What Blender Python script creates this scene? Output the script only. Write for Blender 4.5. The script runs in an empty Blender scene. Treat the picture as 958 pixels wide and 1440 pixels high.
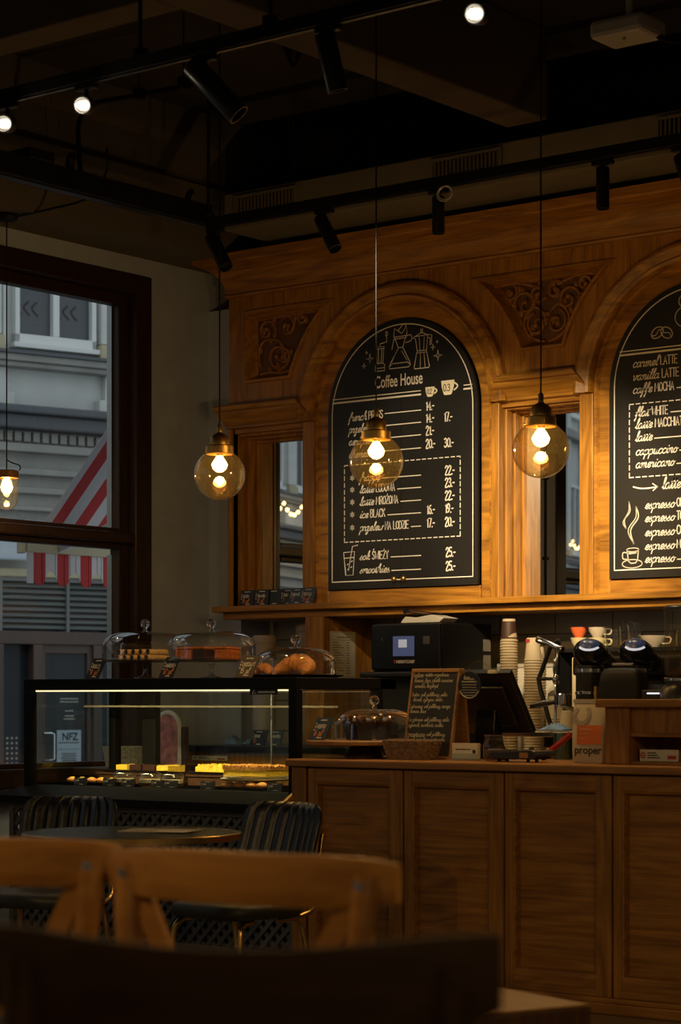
import bpy, math, random
from mathutils import Vector, Matrix
random.seed(7)
S = bpy.context.scene
COL = S.collection
PI = math.pi
R = math.radians

# ------------------------------------------------------------------ camera, world, exposure
CAM_Z = 1.19
YAW = 38.2
cam_d = bpy.data.cameras.new('camera')
cam = bpy.data.objects.new('camera', cam_d)
COL.objects.link(cam)
cam.location = (0, 0, CAM_Z)
cam.rotation_euler = (R(90), 0, R(YAW))
cam_d.sensor_fit = 'VERTICAL'
cam_d.sensor_height = 36.0
cam_d.sensor_width = 24.0
cam_d.lens = 3111 / 1440 * 36
cam_d.shift_y = 265 / 1440
cam_d.clip_start = 0.05
cam_d.clip_end = 300
cam_d.dof.use_dof = True
cam_d.dof.focus_distance = 10.9
cam_d.dof.aperture_fstop = 4.8
S.camera = cam

world = bpy.data.worlds.new('overcast_sky')
S.world = world
world.use_nodes = True
wn = world.node_tree.nodes
wn['Background'].inputs[0].default_value = (0.84, 0.93, 1.0, 1)
wn['Background'].inputs[1].default_value = 0.72

S.view_settings.view_transform = 'Standard'
S.view_settings.look = 'None'
S.view_settings.gamma = 1.0
S.view_settings.use_curve_mapping = False
S.view_settings.exposure = 0.0
S.cycles.sample_clamp_indirect = 3.0
S.cycles.max_bounces = 10
S.cycles.transparent_max_bounces = 24

WARM = (1.0, 0.66, 0.28)
SPOTC = (1.0, 0.79, 0.48)
P_PEND = 14.0        # W of each globe pendant
P_SPOT = 500.0        # W of each track spotlight
P_FILL = 62.0        # W of each unseen pendant added as room fill

# ------------------------------------------------------------------ materials
def _nt(name):
    m = bpy.data.materials.new(name)
    m.use_nodes = True
    nt = m.node_tree
    return m, nt, nt.nodes['Principled BSDF']

def mat(name, col, rough=0.5, metal=0.0, spec=0.5, noise=0.0, nscale=30.0, bump=0.0, emit=None, estr=0.0, sheen=0.0):
    m, nt, b = _nt(name)
    b.inputs['Base Color'].default_value = (*col, 1)
    b.inputs['Roughness'].default_value = rough
    b.inputs['Metallic'].default_value = metal
    b.inputs['Specular IOR Level'].default_value = spec
    if emit:
        b.inputs['Emission Color'].default_value = (*emit, 1)
        b.inputs['Emission Strength'].default_value = estr
    if noise or bump:
        tc = nt.nodes.new('ShaderNodeTexCoord')
        n = nt.nodes.new('ShaderNodeTexNoise')
        n.inputs['Scale'].default_value = nscale
        n.inputs['Detail'].default_value = 6
        nt.links.new(tc.outputs['Object'], n.inputs['Vector'])
        if noise:
            r = nt.nodes.new('ShaderNodeValToRGB')
            r.color_ramp.elements[0].position = 0.3
            r.color_ramp.elements[1].position = 0.7
            r.color_ramp.elements[0].color = (*[c * (1 - noise) for c in col], 1)
            r.color_ramp.elements[1].color = (*[min(1, c * (1 + noise)) for c in col], 1)
            nt.links.new(n.outputs['Fac'], r.inputs['Fac'])
            nt.links.new(r.outputs['Color'], b.inputs['Base Color'])
        if bump:
            bp = nt.nodes.new('ShaderNodeBump')
            bp.inputs['Strength'].default_value = bump
            bp.inputs['Distance'].default_value = 0.01
            nt.links.new(n.outputs['Fac'], bp.inputs['Height'])
            nt.links.new(bp.outputs['Normal'], b.inputs['Normal'])
    return m

def wood(name, dark, light, axis='z', rough=0.42, scale=1.0, bump=0.15, fig=0.5):
    m, nt, b = _nt(name)
    N, L = nt.nodes.new, nt.links.new
    tc = N('ShaderNodeTexCoord')
    mp = N('ShaderNodeMapping')
    sc = {'x': (1.3, 34, 34), 'y': (34, 1.3, 34), 'z': (34, 34, 1.3)}[axis]
    mp.inputs['Scale'].default_value = [v * scale for v in sc]
    L(tc.outputs['Object'], mp.inputs['Vector'])
    n1 = N('ShaderNodeTexNoise')
    n1.inputs['Scale'].default_value = 2.4
    n1.inputs['Detail'].default_value = 8
    n1.inputs['Roughness'].default_value = 0.65
    n1.inputs['Distortion'].default_value = 0.25
    L(mp.outputs['Vector'], n1.inputs['Vector'])
    mp2 = N('ShaderNodeMapping')
    sc2 = {'x': (0.9, 5, 5), 'y': (5, 0.9, 5), 'z': (5, 5, 0.9)}[axis]
    mp2.inputs['Scale'].default_value = [v * scale for v in sc2]
    L(tc.outputs['Object'], mp2.inputs['Vector'])
    n2 = N('ShaderNodeTexNoise')
    n2.inputs['Scale'].default_value = 1.1
    n2.inputs['Detail'].default_value = 2
    n2.inputs['Distortion'].default_value = 0.5
    L(mp2.outputs['Vector'], n2.inputs['Vector'])
    mul = N('ShaderNodeMath'); mul.operation = 'MULTIPLY'; mul.inputs[1].default_value = 14.0
    L(n2.outputs['Fac'], mul.inputs[0])
    fr = N('ShaderNodeMath'); fr.operation = 'PINGPONG'; fr.inputs[1].default_value = 1.0
    L(mul.outputs[0], fr.inputs[0])
    mix = N('ShaderNodeMix'); mix.data_type = 'FLOAT'
    mix.inputs[0].default_value = fig * 0.35
    L(n1.outputs['Fac'], mix.inputs[2])
    L(fr.outputs[0], mix.inputs[3])
    r = N('ShaderNodeValToRGB')
    r.color_ramp.elements[0].position = 0.25
    r.color_ramp.elements[0].color = (*dark, 1)
    r.color_ramp.elements[1].position = 0.72
    r.color_ramp.elements[1].color = (*light, 1)
    L(mix.outputs[0], r.inputs['Fac'])
    L(r.outputs['Color'], b.inputs['Base Color'])
    bp = N('ShaderNodeBump')
    bp.inputs['Strength'].default_value = bump
    bp.inputs['Distance'].default_value = 0.004
    L(n1.outputs['Fac'], bp.inputs['Height'])
    L(bp.outputs['Normal'], b.inputs['Normal'])
    b.inputs['Roughness'].default_value = rough
    b.inputs['Specular IOR Level'].default_value = 0.4
    return m

def thin_glass(name, tint=(1, 1, 1), base=0.05, edge=0.75, power=3.0, rough=0.01, film=0.0, filmc=(1, 1, 1)):
    m = bpy.data.materials.new(name)
    m.use_nodes = True
    nt = m.node_tree
    nt.nodes.clear()
    N, L = nt.nodes.new, nt.links.new
    out = N('ShaderNodeOutputMaterial')
    t = N('ShaderNodeBsdfTransparent'); t.inputs[0].default_value = (*tint, 1)
    g = N('ShaderNodeBsdfGlossy'); g.inputs['Roughness'].default_value = rough
    g.inputs['Color'].default_value = (1, 1, 1, 1)
    lw = N('ShaderNodeLayerWeight'); lw.inputs[0].default_value = 0.5
    p = N('ShaderNodeMath'); p.operation = 'POWER'; p.inputs[1].default_value = power
    ma = N('ShaderNodeMath'); ma.operation = 'MULTIPLY_ADD'; ma.inputs[1].default_value = edge; ma.inputs[2].default_value = base
    ma.use_clamp = True
    mx = N('ShaderNodeMixShader')
    L(lw.outputs['Facing'], p.inputs[0]); L(p.outputs[0], ma.inputs[0]); L(ma.outputs[0], mx.inputs[0])
    src = t.outputs[0]
    if film:
        tr = N('ShaderNodeBsdfTranslucent'); tr.inputs[0].default_value = (*filmc, 1)
        m2 = N('ShaderNodeMixShader'); m2.inputs[0].default_value = film
        L(src, m2.inputs[1]); L(tr.outputs[0], m2.inputs[2]); src = m2.outputs[0]
    L(src, mx.inputs[1]); L(g.outputs[0], mx.inputs[2]); L(mx.outputs[0], out.inputs[0])
    return m

def glow(name, col, strength, clear=0.0):
    m = bpy.data.materials.new(name)
    m.use_nodes = True
    nt = m.node_tree
    nt.nodes.clear()
    N, L = nt.nodes.new, nt.links.new
    out = N('ShaderNodeOutputMaterial')
    e = N('ShaderNodeEmission'); e.inputs[0].default_value = (*col, 1); e.inputs[1].default_value = strength
    if clear:
        t = N('ShaderNodeBsdfTransparent'); t.inputs[0].default_value = (clear, clear, clear, 1)
        a = N('ShaderNodeAddShader')
        L(e.outputs[0], a.inputs[0]); L(t.outputs[0], a.inputs[1]); L(a.outputs[0], out.inputs[0])
    else:
        L(e.outputs[0], out.inputs[0])
    return m

def tiles(name, c1, c2, grout, w=0.3, h=0.15, axis='x'):
    m, nt, b = _nt(name)
    N, L = nt.nodes.new, nt.links.new
    tc = N('ShaderNodeTexCoord')
    sp = N('ShaderNodeSeparateXYZ'); cb = N('ShaderNodeCombineXYZ')
    L(tc.outputs['Object'], sp.inputs[0])
    L(sp.outputs[0 if axis != 'y' else 1], cb.inputs[0])
    L(sp.outputs[2 if axis != 'f' else 1], cb.inputs[1])
    br = N('ShaderNodeTexBrick')
    br.inputs['Color1'].default_value = (*c1, 1); br.inputs['Color2'].default_value = (*c2, 1)
    br.inputs['Mortar'].default_value = (*grout, 1)
    br.inputs['Scale'].default_value = 1.0
    br.inputs['Brick Width'].default_value = w; br.inputs['Row Height'].default_value = h
    br.inputs['Mortar Size'].default_value = 0.004
    br.inputs['Mortar Smooth'].default_value = 0.1
    L(cb.outputs[0], br.inputs['Vector'])
    L(br.outputs['Color'], b.inputs['Base Color'])
    bp = N('ShaderNodeBump'); bp.inputs['Strength'].default_value = 0.3; bp.inputs['Distance'].default_value = -0.004
    L(br.outputs['Fac'], bp.inputs['Height']); L(bp.outputs['Normal'], b.inputs['Normal'])
    b.inputs['Roughness'].default_value = 0.25
    return m

OAK_D, OAK_L = (0.14, 0.052, 0.006), (0.49, 0.218, 0.026)
M = {}
M['oak_v'] = wood('oak_vertical', OAK_D, OAK_L, 'z')
M['oak_h'] = wood('oak_horizontal', OAK_D, OAK_L, 'x')
M['oak_y'] = wood('oak_depth', OAK_D, OAK_L, 'y')
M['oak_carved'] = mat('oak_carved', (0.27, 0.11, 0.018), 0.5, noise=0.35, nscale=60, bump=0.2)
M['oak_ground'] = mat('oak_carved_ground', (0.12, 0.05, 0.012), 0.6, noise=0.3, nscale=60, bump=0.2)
M['oak_curve'] = wood('oak_curved', OAK_D, OAK_L, 'x', scale=0.8, fig=0.8)
CD, CL = (0.13, 0.052, 0.008), (0.41, 0.18, 0.030)
M['ctr_h'] = wood('counter_oak_horizontal', CD, CL, 'x', fig=0.45)
M['ctr_v'] = wood('counter_oak_vertical', CD, CL, 'z')
M['worktop'] = wood('worktop_oak', (0.22, 0.09, 0.022), (0.42, 0.2, 0.06), 'x', rough=0.3)
M['window_wood'] = wood('window_brown_wood', (0.016, 0.008, 0.005), (0.042, 0.020, 0.011), 'z', rough=0.35, bump=0.05)
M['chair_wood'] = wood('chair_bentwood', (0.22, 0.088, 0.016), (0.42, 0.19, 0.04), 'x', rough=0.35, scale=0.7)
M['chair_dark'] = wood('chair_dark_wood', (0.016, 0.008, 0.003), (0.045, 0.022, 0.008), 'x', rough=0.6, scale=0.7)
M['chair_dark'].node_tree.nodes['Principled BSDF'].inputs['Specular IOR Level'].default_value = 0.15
M['table_wood'] = wood('table_wood', (0.18, 0.09, 0.035), (0.32, 0.17, 0.07), 'x', rough=0.35)
M['board_wood'] = wood('cake_board_wood', (0.20, 0.09, 0.03), (0.38, 0.2, 0.07), 'x', rough=0.4)
M['walnut'] = wood('dark_walnut', (0.03, 0.013, 0.006), (0.08, 0.035, 0.015), 'z')
M['plaster'] = mat('grey_plaster', (0.42, 0.48, 0.66), 0.9, noise=0.06, nscale=9, bump=0.08)  # blue put into the colour in place of cool daylight on grey walls
M['ceiling'] = mat('brown_ceiling_paint', (0.055, 0.043, 0.028), 0.95, noise=0.12, nscale=4, bump=0.05)
M['beam'] = mat('beam_paint', (0.14, 0.105, 0.062), 0.95, noise=0.1, nscale=5, bump=0.05)
M['soffit'] = mat('soffit_paint', (0.11, 0.095, 0.075), 0.95, noise=0.08, nscale=5)
M['duct'] = mat('duct_paint', (0.15, 0.13, 0.09), 0.8, noise=0.08, nscale=5)
M['floor'] = tiles('floor_tiles', (0.09, 0.07, 0.055), (0.075, 0.06, 0.045), (0.03, 0.025, 0.02), 0.6, 0.6, 'f')
M['tile_wall'] = tiles('wall_tiles', (0.46, 0.41, 0.33), (0.42, 0.37, 0.30), (0.16, 0.14, 0.12), 0.34, 0.17)
M['black'] = mat('black_metal', (0.008, 0.008, 0.008), 0.5, spec=0.25)
M['black_gloss'] = mat('black_gloss', (0.008, 0.008, 0.009), 0.18)
M['black_plastic'] = mat('black_plastic', (0.014, 0.014, 0.015), 0.35)
M['case_black'] = mat('case_black_lacquer', (0.005, 0.005, 0.005), 0.5, spec=0.12)
M['lattice'] = mat('lattice_charcoal', (0.075, 0.075, 0.078), 0.5)
M['lattice_back'] = mat('lattice_backing', (0.006, 0.006, 0.007), 0.8)
M['board'] = mat('menu_board_black', (0.012, 0.011, 0.010), 0.42, noise=0.15, nscale=3)
M['slate'] = mat('slate_card', (0.014, 0.015, 0.017), 0.55)
M['slate_blue'] = mat('slate_card_blue', (0.035, 0.06, 0.11), 0.55)
M['slate_brown'] = mat('slate_card_brown', (0.11, 0.085, 0.06), 0.6)
M['chalk'] = mat('white_paint', (0.86, 0.80, 0.72), 0.8)
M['chalk_dim'] = mat('chalk_grey', (0.55, 0.5, 0.42), 0.9)
M['orange_ink'] = mat('orange_chalk', (0.75, 0.26, 0.06), 0.8)
M['cream_ink'] = mat('cream_fill', (0.82, 0.76, 0.58), 0.8)
M['brass'] = mat('aged_brass', (0.70, 0.44, 0.14), 0.36, 1.0)
M['brass_tube'] = mat('brass_tube', (0.62, 0.40, 0.14), 0.25, 1.0)
M['steel'] = mat('brushed_steel', (0.55, 0.55, 0.55), 0.25, 1.0)
M['chrome'] = mat('chrome', (0.8, 0.8, 0.8), 0.08, 1.0)
M['mirror'] = mat('mirror_silver', (0.78, 0.78, 0.78), 0.0, 1.0)
M['glass'] = thin_glass('window_glass', (0.93, 0.95, 0.95), 0.03, 0.5, 4)
M['case_glass'] = thin_glass('display_glass', (0.93, 0.96, 0.95), 0.035, 0.5, 4)
M['dome_glass'] = thin_glass('dome_glass', (0.96, 0.96, 0.95), 0.08, 0.92, 2.4)
M['globe_glass'] = thin_glass('amber_globe_glass', (0.95, 0.82, 0.55), 0.09, 0.75, 2.2, film=0.0045, filmc=(1.0, 0.70, 0.26))
M['jar_glass'] = thin_glass('jar_glass', (0.98, 0.93, 0.80), 0.07, 0.7, 3, film=0.006, filmc=(1.0, 0.8, 0.5))
M['bulb'] = glow('bulb_glow', (1.0, 0.62, 0.22), 14.0, 0.85)
M['filament'] = glow('filament_glow', (1.0, 0.72, 0.35), 60.0)
M['spot_lit'] = glow('spot_bulb_glow', (1.0, 0.85, 0.6), 25.0, 0.85)
M['led'] = glow('led_strip', (1.0, 0.78, 0.42), 1.6)
M['white_plastic'] = mat('white_plastic', (0.6, 0.57, 0.5), 0.5)
M['paper'] = mat('white_paper', (0.62, 0.58, 0.5), 0.8)
M['paper_cup'] = mat('paper_cup', (0.56, 0.45, 0.29), 0.7)
M['brown_cup'] = mat('brown_cup', (0.06, 0.025, 0.015), 0.5)
M['leather'] = mat('black_leather', (0.0055, 0.006, 0.009), 0.32, noise=0.2, nscale=40, bump=0.15)
M['leather_green'] = mat('olive_leather', (0.035, 0.033, 0.018), 0.5, noise=0.2, nscale=40, bump=0.1)
M['table_black'] = mat('table_black', (0.005, 0.0045, 0.004), 0.22, spec=0.15)
M['croissant'] = mat('croissant_crust', (0.62, 0.25, 0.05), 0.5, noise=0.35, nscale=45, bump=0.3)
M['wafer'] = mat('wafer_roll', (0.78, 0.56, 0.28), 0.6, noise=0.15, nscale=40)
M['choc'] = mat('chocolate', (0.035, 0.014, 0.008), 0.4)
M['carrot'] = mat('carrot_cake', (0.52, 0.15, 0.03), 0.7, noise=0.4, nscale=60, bump=0.4)
M['yellow_cake'] = mat('yellow_cake', (0.75, 0.50, 0.04), 0.7, noise=0.2, nscale=60, bump=0.4)
M['crumble'] = mat('crumble_cake', (0.62, 0.33, 0.05), 0.8, noise=0.5, nscale=70, bump=0.6)
M['crumb_top'] = mat('brown_crumble', (0.40, 0.17, 0.03), 0.8, noise=0.6, nscale=80, bump=0.6)
M['plate'] = mat('cream_plate', (0.6, 0.53, 0.36), 0.35)
M['wicker'] = mat('wicker', (0.22, 0.14, 0.08), 0.8, noise=0.5, nscale=80, bump=0.5)
M['wicker_pale'] = mat('wicker_pale', (0.42, 0.36, 0.28), 0.85, noise=0.4, nscale=70, bump=0.5)
M['cloth_blue'] = mat('blue_cloth', (0.16, 0.27, 0.45), 0.9, noise=0.2, nscale=40)
M['kraft'] = mat('kraft_white', (0.50, 0.43, 0.34), 0.75, noise=0.06, nscale=12, bump=0.1)
M['grey_ring'] = mat('grey_print', (0.33, 0.29, 0.25), 0.8)
M['orange_lbl'] = mat('orange_label', (0.55, 0.13, 0.03), 0.7)
M['ink'] = mat('dark_ink', (0.03, 0.028, 0.03), 0.7)
M['red_lbl'] = mat('red_label', (0.42, 0.03, 0.025), 0.6)
M['red_gloss'] = mat('red_gloss', (0.28, 0.012, 0.012), 0.2)
M['cer_orange'] = mat('orange_ceramic', (0.65, 0.13, 0.04), 0.2)
M['cer_cream'] = mat('cream_ceramic', (0.55, 0.48, 0.27), 0.25)
M['cer_white'] = mat('white_ceramic', (0.5, 0.42, 0.32), 0.25)
M['display'] = mat('blue_display', (0.02, 0.03, 0.07), 0.3, emit=(0.25, 0.33, 0.75), estr=0.04)
M['display_white'] = mat('white_display', (0.4, 0.4, 0.4), 0.3, emit=(0.85, 0.88, 1.0), estr=0.55)
M['lilac_box'] = mat('lilac_canister', (0.30, 0.26, 0.28), 0.6)
M['facade'] = mat('facade_render', (0.60, 0.61, 0.58), 0.9, noise=0.08, nscale=3, bump=0.05)
M['facade_lo'] = mat('facade_grey', (0.33, 0.33, 0.30), 0.9, noise=0.12, nscale=3)
M['facade_cream'] = mat('facade_cream', (0.50, 0.45, 0.29), 0.9)
M['slate_roof'] = mat('cornice_lead', (0.10, 0.11, 0.12), 0.6)
M['frame_white'] = mat('white_frame', (0.75, 0.76, 0.74), 0.5)
M['dark_pane'] = mat('dark_pane', (0.03, 0.034, 0.038), 0.2, spec=0.22)
M['town_pane'] = mat('town_pane', (0.10, 0.11, 0.115), 0.15, spec=0.3)
M['curtain'] = mat('pale_curtain', (0.2, 0.22, 0.22), 0.9)
M['door_brown'] = mat('door_frame_brown', (0.09, 0.055, 0.04), 0.5)
M['shutter'] = mat('shutter_slats', (0.17, 0.18, 0.17), 0.5)
M['street'] = mat('asphalt', (0.10, 0.10, 0.10), 0.9, noise=0.2, nscale=8)
M['awn_red'] = mat('awning_red', (0.50, 0.035, 0.035), 0.85)
M['awn_white'] = mat('awning_white', (0.62, 0.60, 0.58), 0.85)
M['blue_sign'] = mat('blue_sign', (0.05, 0.10, 0.35), 0.5)
M['pale_sign'] = mat('pale_sign', (0.5, 0.56, 0.62), 0.5)
M['pink'] = mat('pink_floral', (0.55, 0.20, 0.22), 0.8, noise=0.6, nscale=25)
M['green'] = mat('green_cloth', (0.05, 0.3, 0.08), 0.8)
M['iris'] = mat('holographic_foil', (0.15, 0.25, 0.2), 0.25, 0.9)

# ------------------------------------------------------------------ object helpers
def tag(o, label=None, cat=None, group=None, kind=None):
    if label: o['label'] = label
    if cat: o['category'] = cat
    if group: o['group'] = group
    if kind: o['kind'] = kind
    return o

def thing(name, label, cat, loc, rz=0.0, group=None):
    o = bpy.data.objects.new(name, None)
    o.empty_display_size = 0.1
    COL.objects.link(o)
    o.location = loc
    o.rotation_euler = (0, 0, rz)
    return tag(o, label, cat, group)

def wloc(o):
    v = Vector((0, 0, 0))
    while o is not None:
        v += o.location
        o = o.parent
    return v

def copy_tree(o, parent=None):
    c = o.copy()
    COL.objects.link(c)
    c.parent = parent
    for ch in list(o.children):
        copy_tree(ch, c)
    return c

def lin(a, b, t):
    return a + (b - a) * t

def spline(pts, n=6, closed=False):
    P = [Vector(p) for p in pts]
    if len(P) < 3:
        return P
    out = []
    m = len(P)
    rng = m if closed else m - 1
    for i in range(rng):
        p0 = P[(i - 1) % m] if (closed or i > 0) else P[0]
        p1 = P[i]; p2 = P[(i + 1) % m]
        p3 = P[(i + 2) % m] if (closed or i + 2 < m) else P[-1]
        for k in range(n):
            t = k / n
            out.append(0.5 * ((2 * p1) + (p2 - p0) * t + (2 * p0 - 5 * p1 + 4 * p2 - p3) * t * t + (3 * p1 - p0 - 3 * p2 + p3) * t ** 3))
    if not closed:
        out.append(P[-1])
    return out

class MB:
    def __init__(self):
        self.v = []; self.f = []; self.mi = []; self.cur = 0
    def add(self, vs, fs):
        b = len(self.v)
        self.v += [tuple(p) for p in vs]
        for f in fs:
            self.f.append(tuple(b + i for i in f)); self.mi.append(self.cur)
        return self
    def box(self, x0, x1, y0, y1, z0, z1):
        vs = [(x, y, z) for z in (z0, z1) for y in (y0, y1) for x in (x0, x1)]
        return self.add(vs, [(0, 2, 3, 1), (4, 5, 7, 6), (0, 1, 5, 4), (2, 6, 7, 3), (0, 4, 6, 2), (1, 3, 7, 5)])
    def obox(self, c, ax, ay, az, hx, hy, hz):
        c = Vector(c); ax, ay, az = Vector(ax).normalized(), Vector(ay).normalized(), Vector(az).normalized()
        vs = [c + ax * (hx * sx) + ay * (hy * sy) + az * (hz * sz) for sz in (-1, 1) for sy in (-1, 1) for sx in (-1, 1)]
        return self.add(vs, [(0, 2, 3, 1), (4, 5, 7, 6), (0, 1, 5, 4), (2, 6, 7, 3), (0, 4, 6, 2), (1, 3, 7, 5)])
    def bar(self, a, b, w, h, up=(0, 0, 1)):
        a, b = Vector(a), Vector(b)
        d = (b - a)
        s = d.cross(Vector(up))
        if s.length < 1e-6: s = d.cross(Vector((1, 0, 0)))
        u = s.cross(d)
        return self.obox((a + b) / 2, d, s, u, d.length / 2, w / 2, h / 2)
    def lathe(self, prof, c, n=24, axis=(0, 0, 1), cap=False, a0=0.0, a1=2 * PI):
        c = Vector(c); az = Vector(axis).normalized()
        ax = az.cross(Vector((0, 1, 0)))
        if ax.length < 1e-3: ax = az.cross(Vector((1, 0, 0)))
        ax.normalize(); ay = az.cross(ax)
        full = abs(a1 - a0 - 2 * PI) < 1e-6
        cols = n if full else n + 1
        vs, fs = [], []
        for r, z in prof:
            for k in range(cols):
                a = a0 + (a1 - a0) * k / n
                vs.append(c + ax * (r * math.cos(a)) + ay * (r * math.sin(a)) + az * z)
        for i in range(len(prof) - 1):
            for k in range(n):
                k2 = (k + 1) % cols
                fs.append((i * cols + k, i * cols + k2, (i + 1) * cols + k2, (i + 1) * cols + k))
        if cap:
            fs.append(tuple(reversed(range(cols))))
            fs.append(tuple((len(prof) - 1) * cols + k for k in range(cols)))
        return self.add(vs, fs)
    def cyl(self, a, b, r0, r1=None, n=20):
        a, b = Vector(a), Vector(b)
        r1 = r0 if r1 is None else r1
        return self.lathe([(r0, 0), (r1, (b - a).length)], a, n, b - a, True)
    def sphere(self, c, r, n=20, m=12, sx=1, sy=1, sz=1, ax=None):
        c = Vector(c); vs = []; fs = []
        for i in range(m + 1):
            t = PI * i / m
            for k in range(n):
                a = 2 * PI * k / n
                p = Vector((r * sx * math.sin(t) * math.cos(a), r * sy * math.sin(t) * math.sin(a), -r * sz * math.cos(t)))
                vs.append(c + (ax @ p if ax else p))
        for i in range(m):
            for k in range(n):
                fs.append((i * n + k, i * n + (k + 1) % n, (i + 1) * n + (k + 1) % n, (i + 1) * n + k))
        return self.add(vs, fs)
    def tube(self, pts, r, n=8, closed=False, up=(0.123, 0.456, 0.88)):
        P = [Vector(p) for p in pts]; m = len(P)
        rr = r if isinstance(r, (list, tuple)) else [r] * m
        vs, fs = [], []
        pu = Vector(up)
        for i, p in enumerate(P):
            if closed: t = P[(i + 1) % m] - P[(i - 1) % m]
            else: t = P[min(i + 1, m - 1)] - P[max(i - 1, 0)]
            t.normalize()
            s = t.cross(pu)
            if s.length < 1e-4: s = t.cross(Vector((1, 0, 0)))
            s.normalize(); u = s.cross(t); pu = u
            for k in range(n):
                a = 2 * PI * k / n
                vs.append(p + s * (rr[i] * math.cos(a)) + u * (rr[i] * math.sin(a)))
        for i in range(m if closed else m - 1):
            j = (i + 1) % m
            for k in range(n):
                fs.append((i * n + k, i * n + (k + 1) % n, j * n + (k + 1) % n, j * n + k))
        if not closed:
            fs.append(tuple(reversed(range(n)))); fs.append(tuple((m - 1) * n + k for k in range(n)))
        return self.add(vs, fs)
    def loft(self, rings, closed_ring=True, caps=True):
        n = len(rings[0]); vs = [p for r_ in rings for p in r_]; fs = []
        for i in range(len(rings) - 1):
            for k in range(n if closed_ring else n - 1):
                k2 = (k + 1) % n
                fs.append((i * n + k, i * n + k2, (i + 1) * n + k2, (i + 1) * n + k))
        if caps and closed_ring:
            fs.append(tuple(reversed(range(n)))); fs.append(tuple((len(rings) - 1) * n + k for k in range(n)))
        return self.add(vs, fs)
    def ribbon(self, pts2, w, fr, closed=False):
        P = [Vector((p[0], p[1])) for p in pts2]
        Q = [P[0]]
        for p in P[1:]:
            if (p - Q[-1]).length > 1e-6: Q.append(p)
        P = Q; m = len(P)
        if m < 2: return self
        vs, fs = [], []
        for i in range(m):
            if closed: t = P[(i + 1) % m] - P[(i - 1) % m]
            else: t = P[min(i + 1, m - 1)] - P[max(i - 1, 0)]
            if t.length < 1e-9: t = Vector((1, 0))
            t.normalize(); nrm = Vector((-t.y, t.x)) * (w / 2)
            e = t * (w * 0.35)
            p = P[i]
            if not closed and i == 0: p = p - e
            if not closed and i == m - 1: p = p + e
            vs.append(fr(*(p + nrm))); vs.append(fr(*(p - nrm)))
        for i in range(m if closed else m - 1):
            j = (i + 1) % m
            fs.append((2 * i, 2 * i + 1, 2 * j + 1, 2 * j))
        return self.add(vs, fs)
    def poly(self, pts2, fr):
        return self.add([fr(*p) for p in pts2], [tuple(range(len(pts2)))])
    def prism(self, pts2, fr, depth):
        # fr(u, v, d): closed prism
        n = len(pts2)
        vs = [fr(u, v, 0) for u, v in pts2] + [fr(u, v, depth) for u, v in pts2]
        fs = [tuple(range(n)), tuple(reversed(range(n, 2 * n)))]
        fs += [(i, n + i, n + (i + 1) % n, (i + 1) % n) for i in range(n)]
        return self.add(vs, fs)
    def build(self, name, m, parent=None, smooth=None, bevel=0.0, local=False, origin=None, subsurf=0):
        me = bpy.data.meshes.new(name)
        off = Vector((0, 0, 0))
        o = bpy.data.objects.new(name, me)
        if parent is not None:
            o.parent = parent
            if not local: off = wloc(parent)
        elif origin is not None:
            off = Vector(origin); o.location = off
        me.from_pydata([tuple(Vector(p) - off) for p in self.v], [], self.f)
        ms = m if isinstance(m, (list, tuple)) else [m]
        for x in ms: me.materials.append(x)
        if len(ms) > 1: me.polygons.foreach_set('material_index', self.mi)
        import bmesh
        bm = bmesh.new(); bm.from_mesh(me)
        bmesh.ops.recalc_face_normals(bm, faces=bm.faces)
        bm.to_mesh(me); bm.free()
        if smooth is not None:
            me.shade_smooth()
            me.set_sharp_from_angle(angle=R(smooth))
        COL.objects.link(o)
        if bevel:
            b = o.modifiers.new('bevel', 'BEVEL'); b.width = bevel; b.segments = 2; b.limit_method = 'ANGLE'; b.angle_limit = R(40)
        if subsurf:
            s = o.modifiers.new('subsurf', 'SUBSURF'); s.levels = subsurf; s.render_levels = subsurf
        return o

def struct(o):
    o['kind'] = 'structure'; return o

def frame(o, u, v, off=0.0):
    o, u, v = Vector(o), Vector(u).normalized(), Vector(v).normalized()
    n = u.cross(v).normalized()
    def fr(a, b, d=0.0): return o + u * a + v * b + n * (off - d)
    return fr

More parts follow.
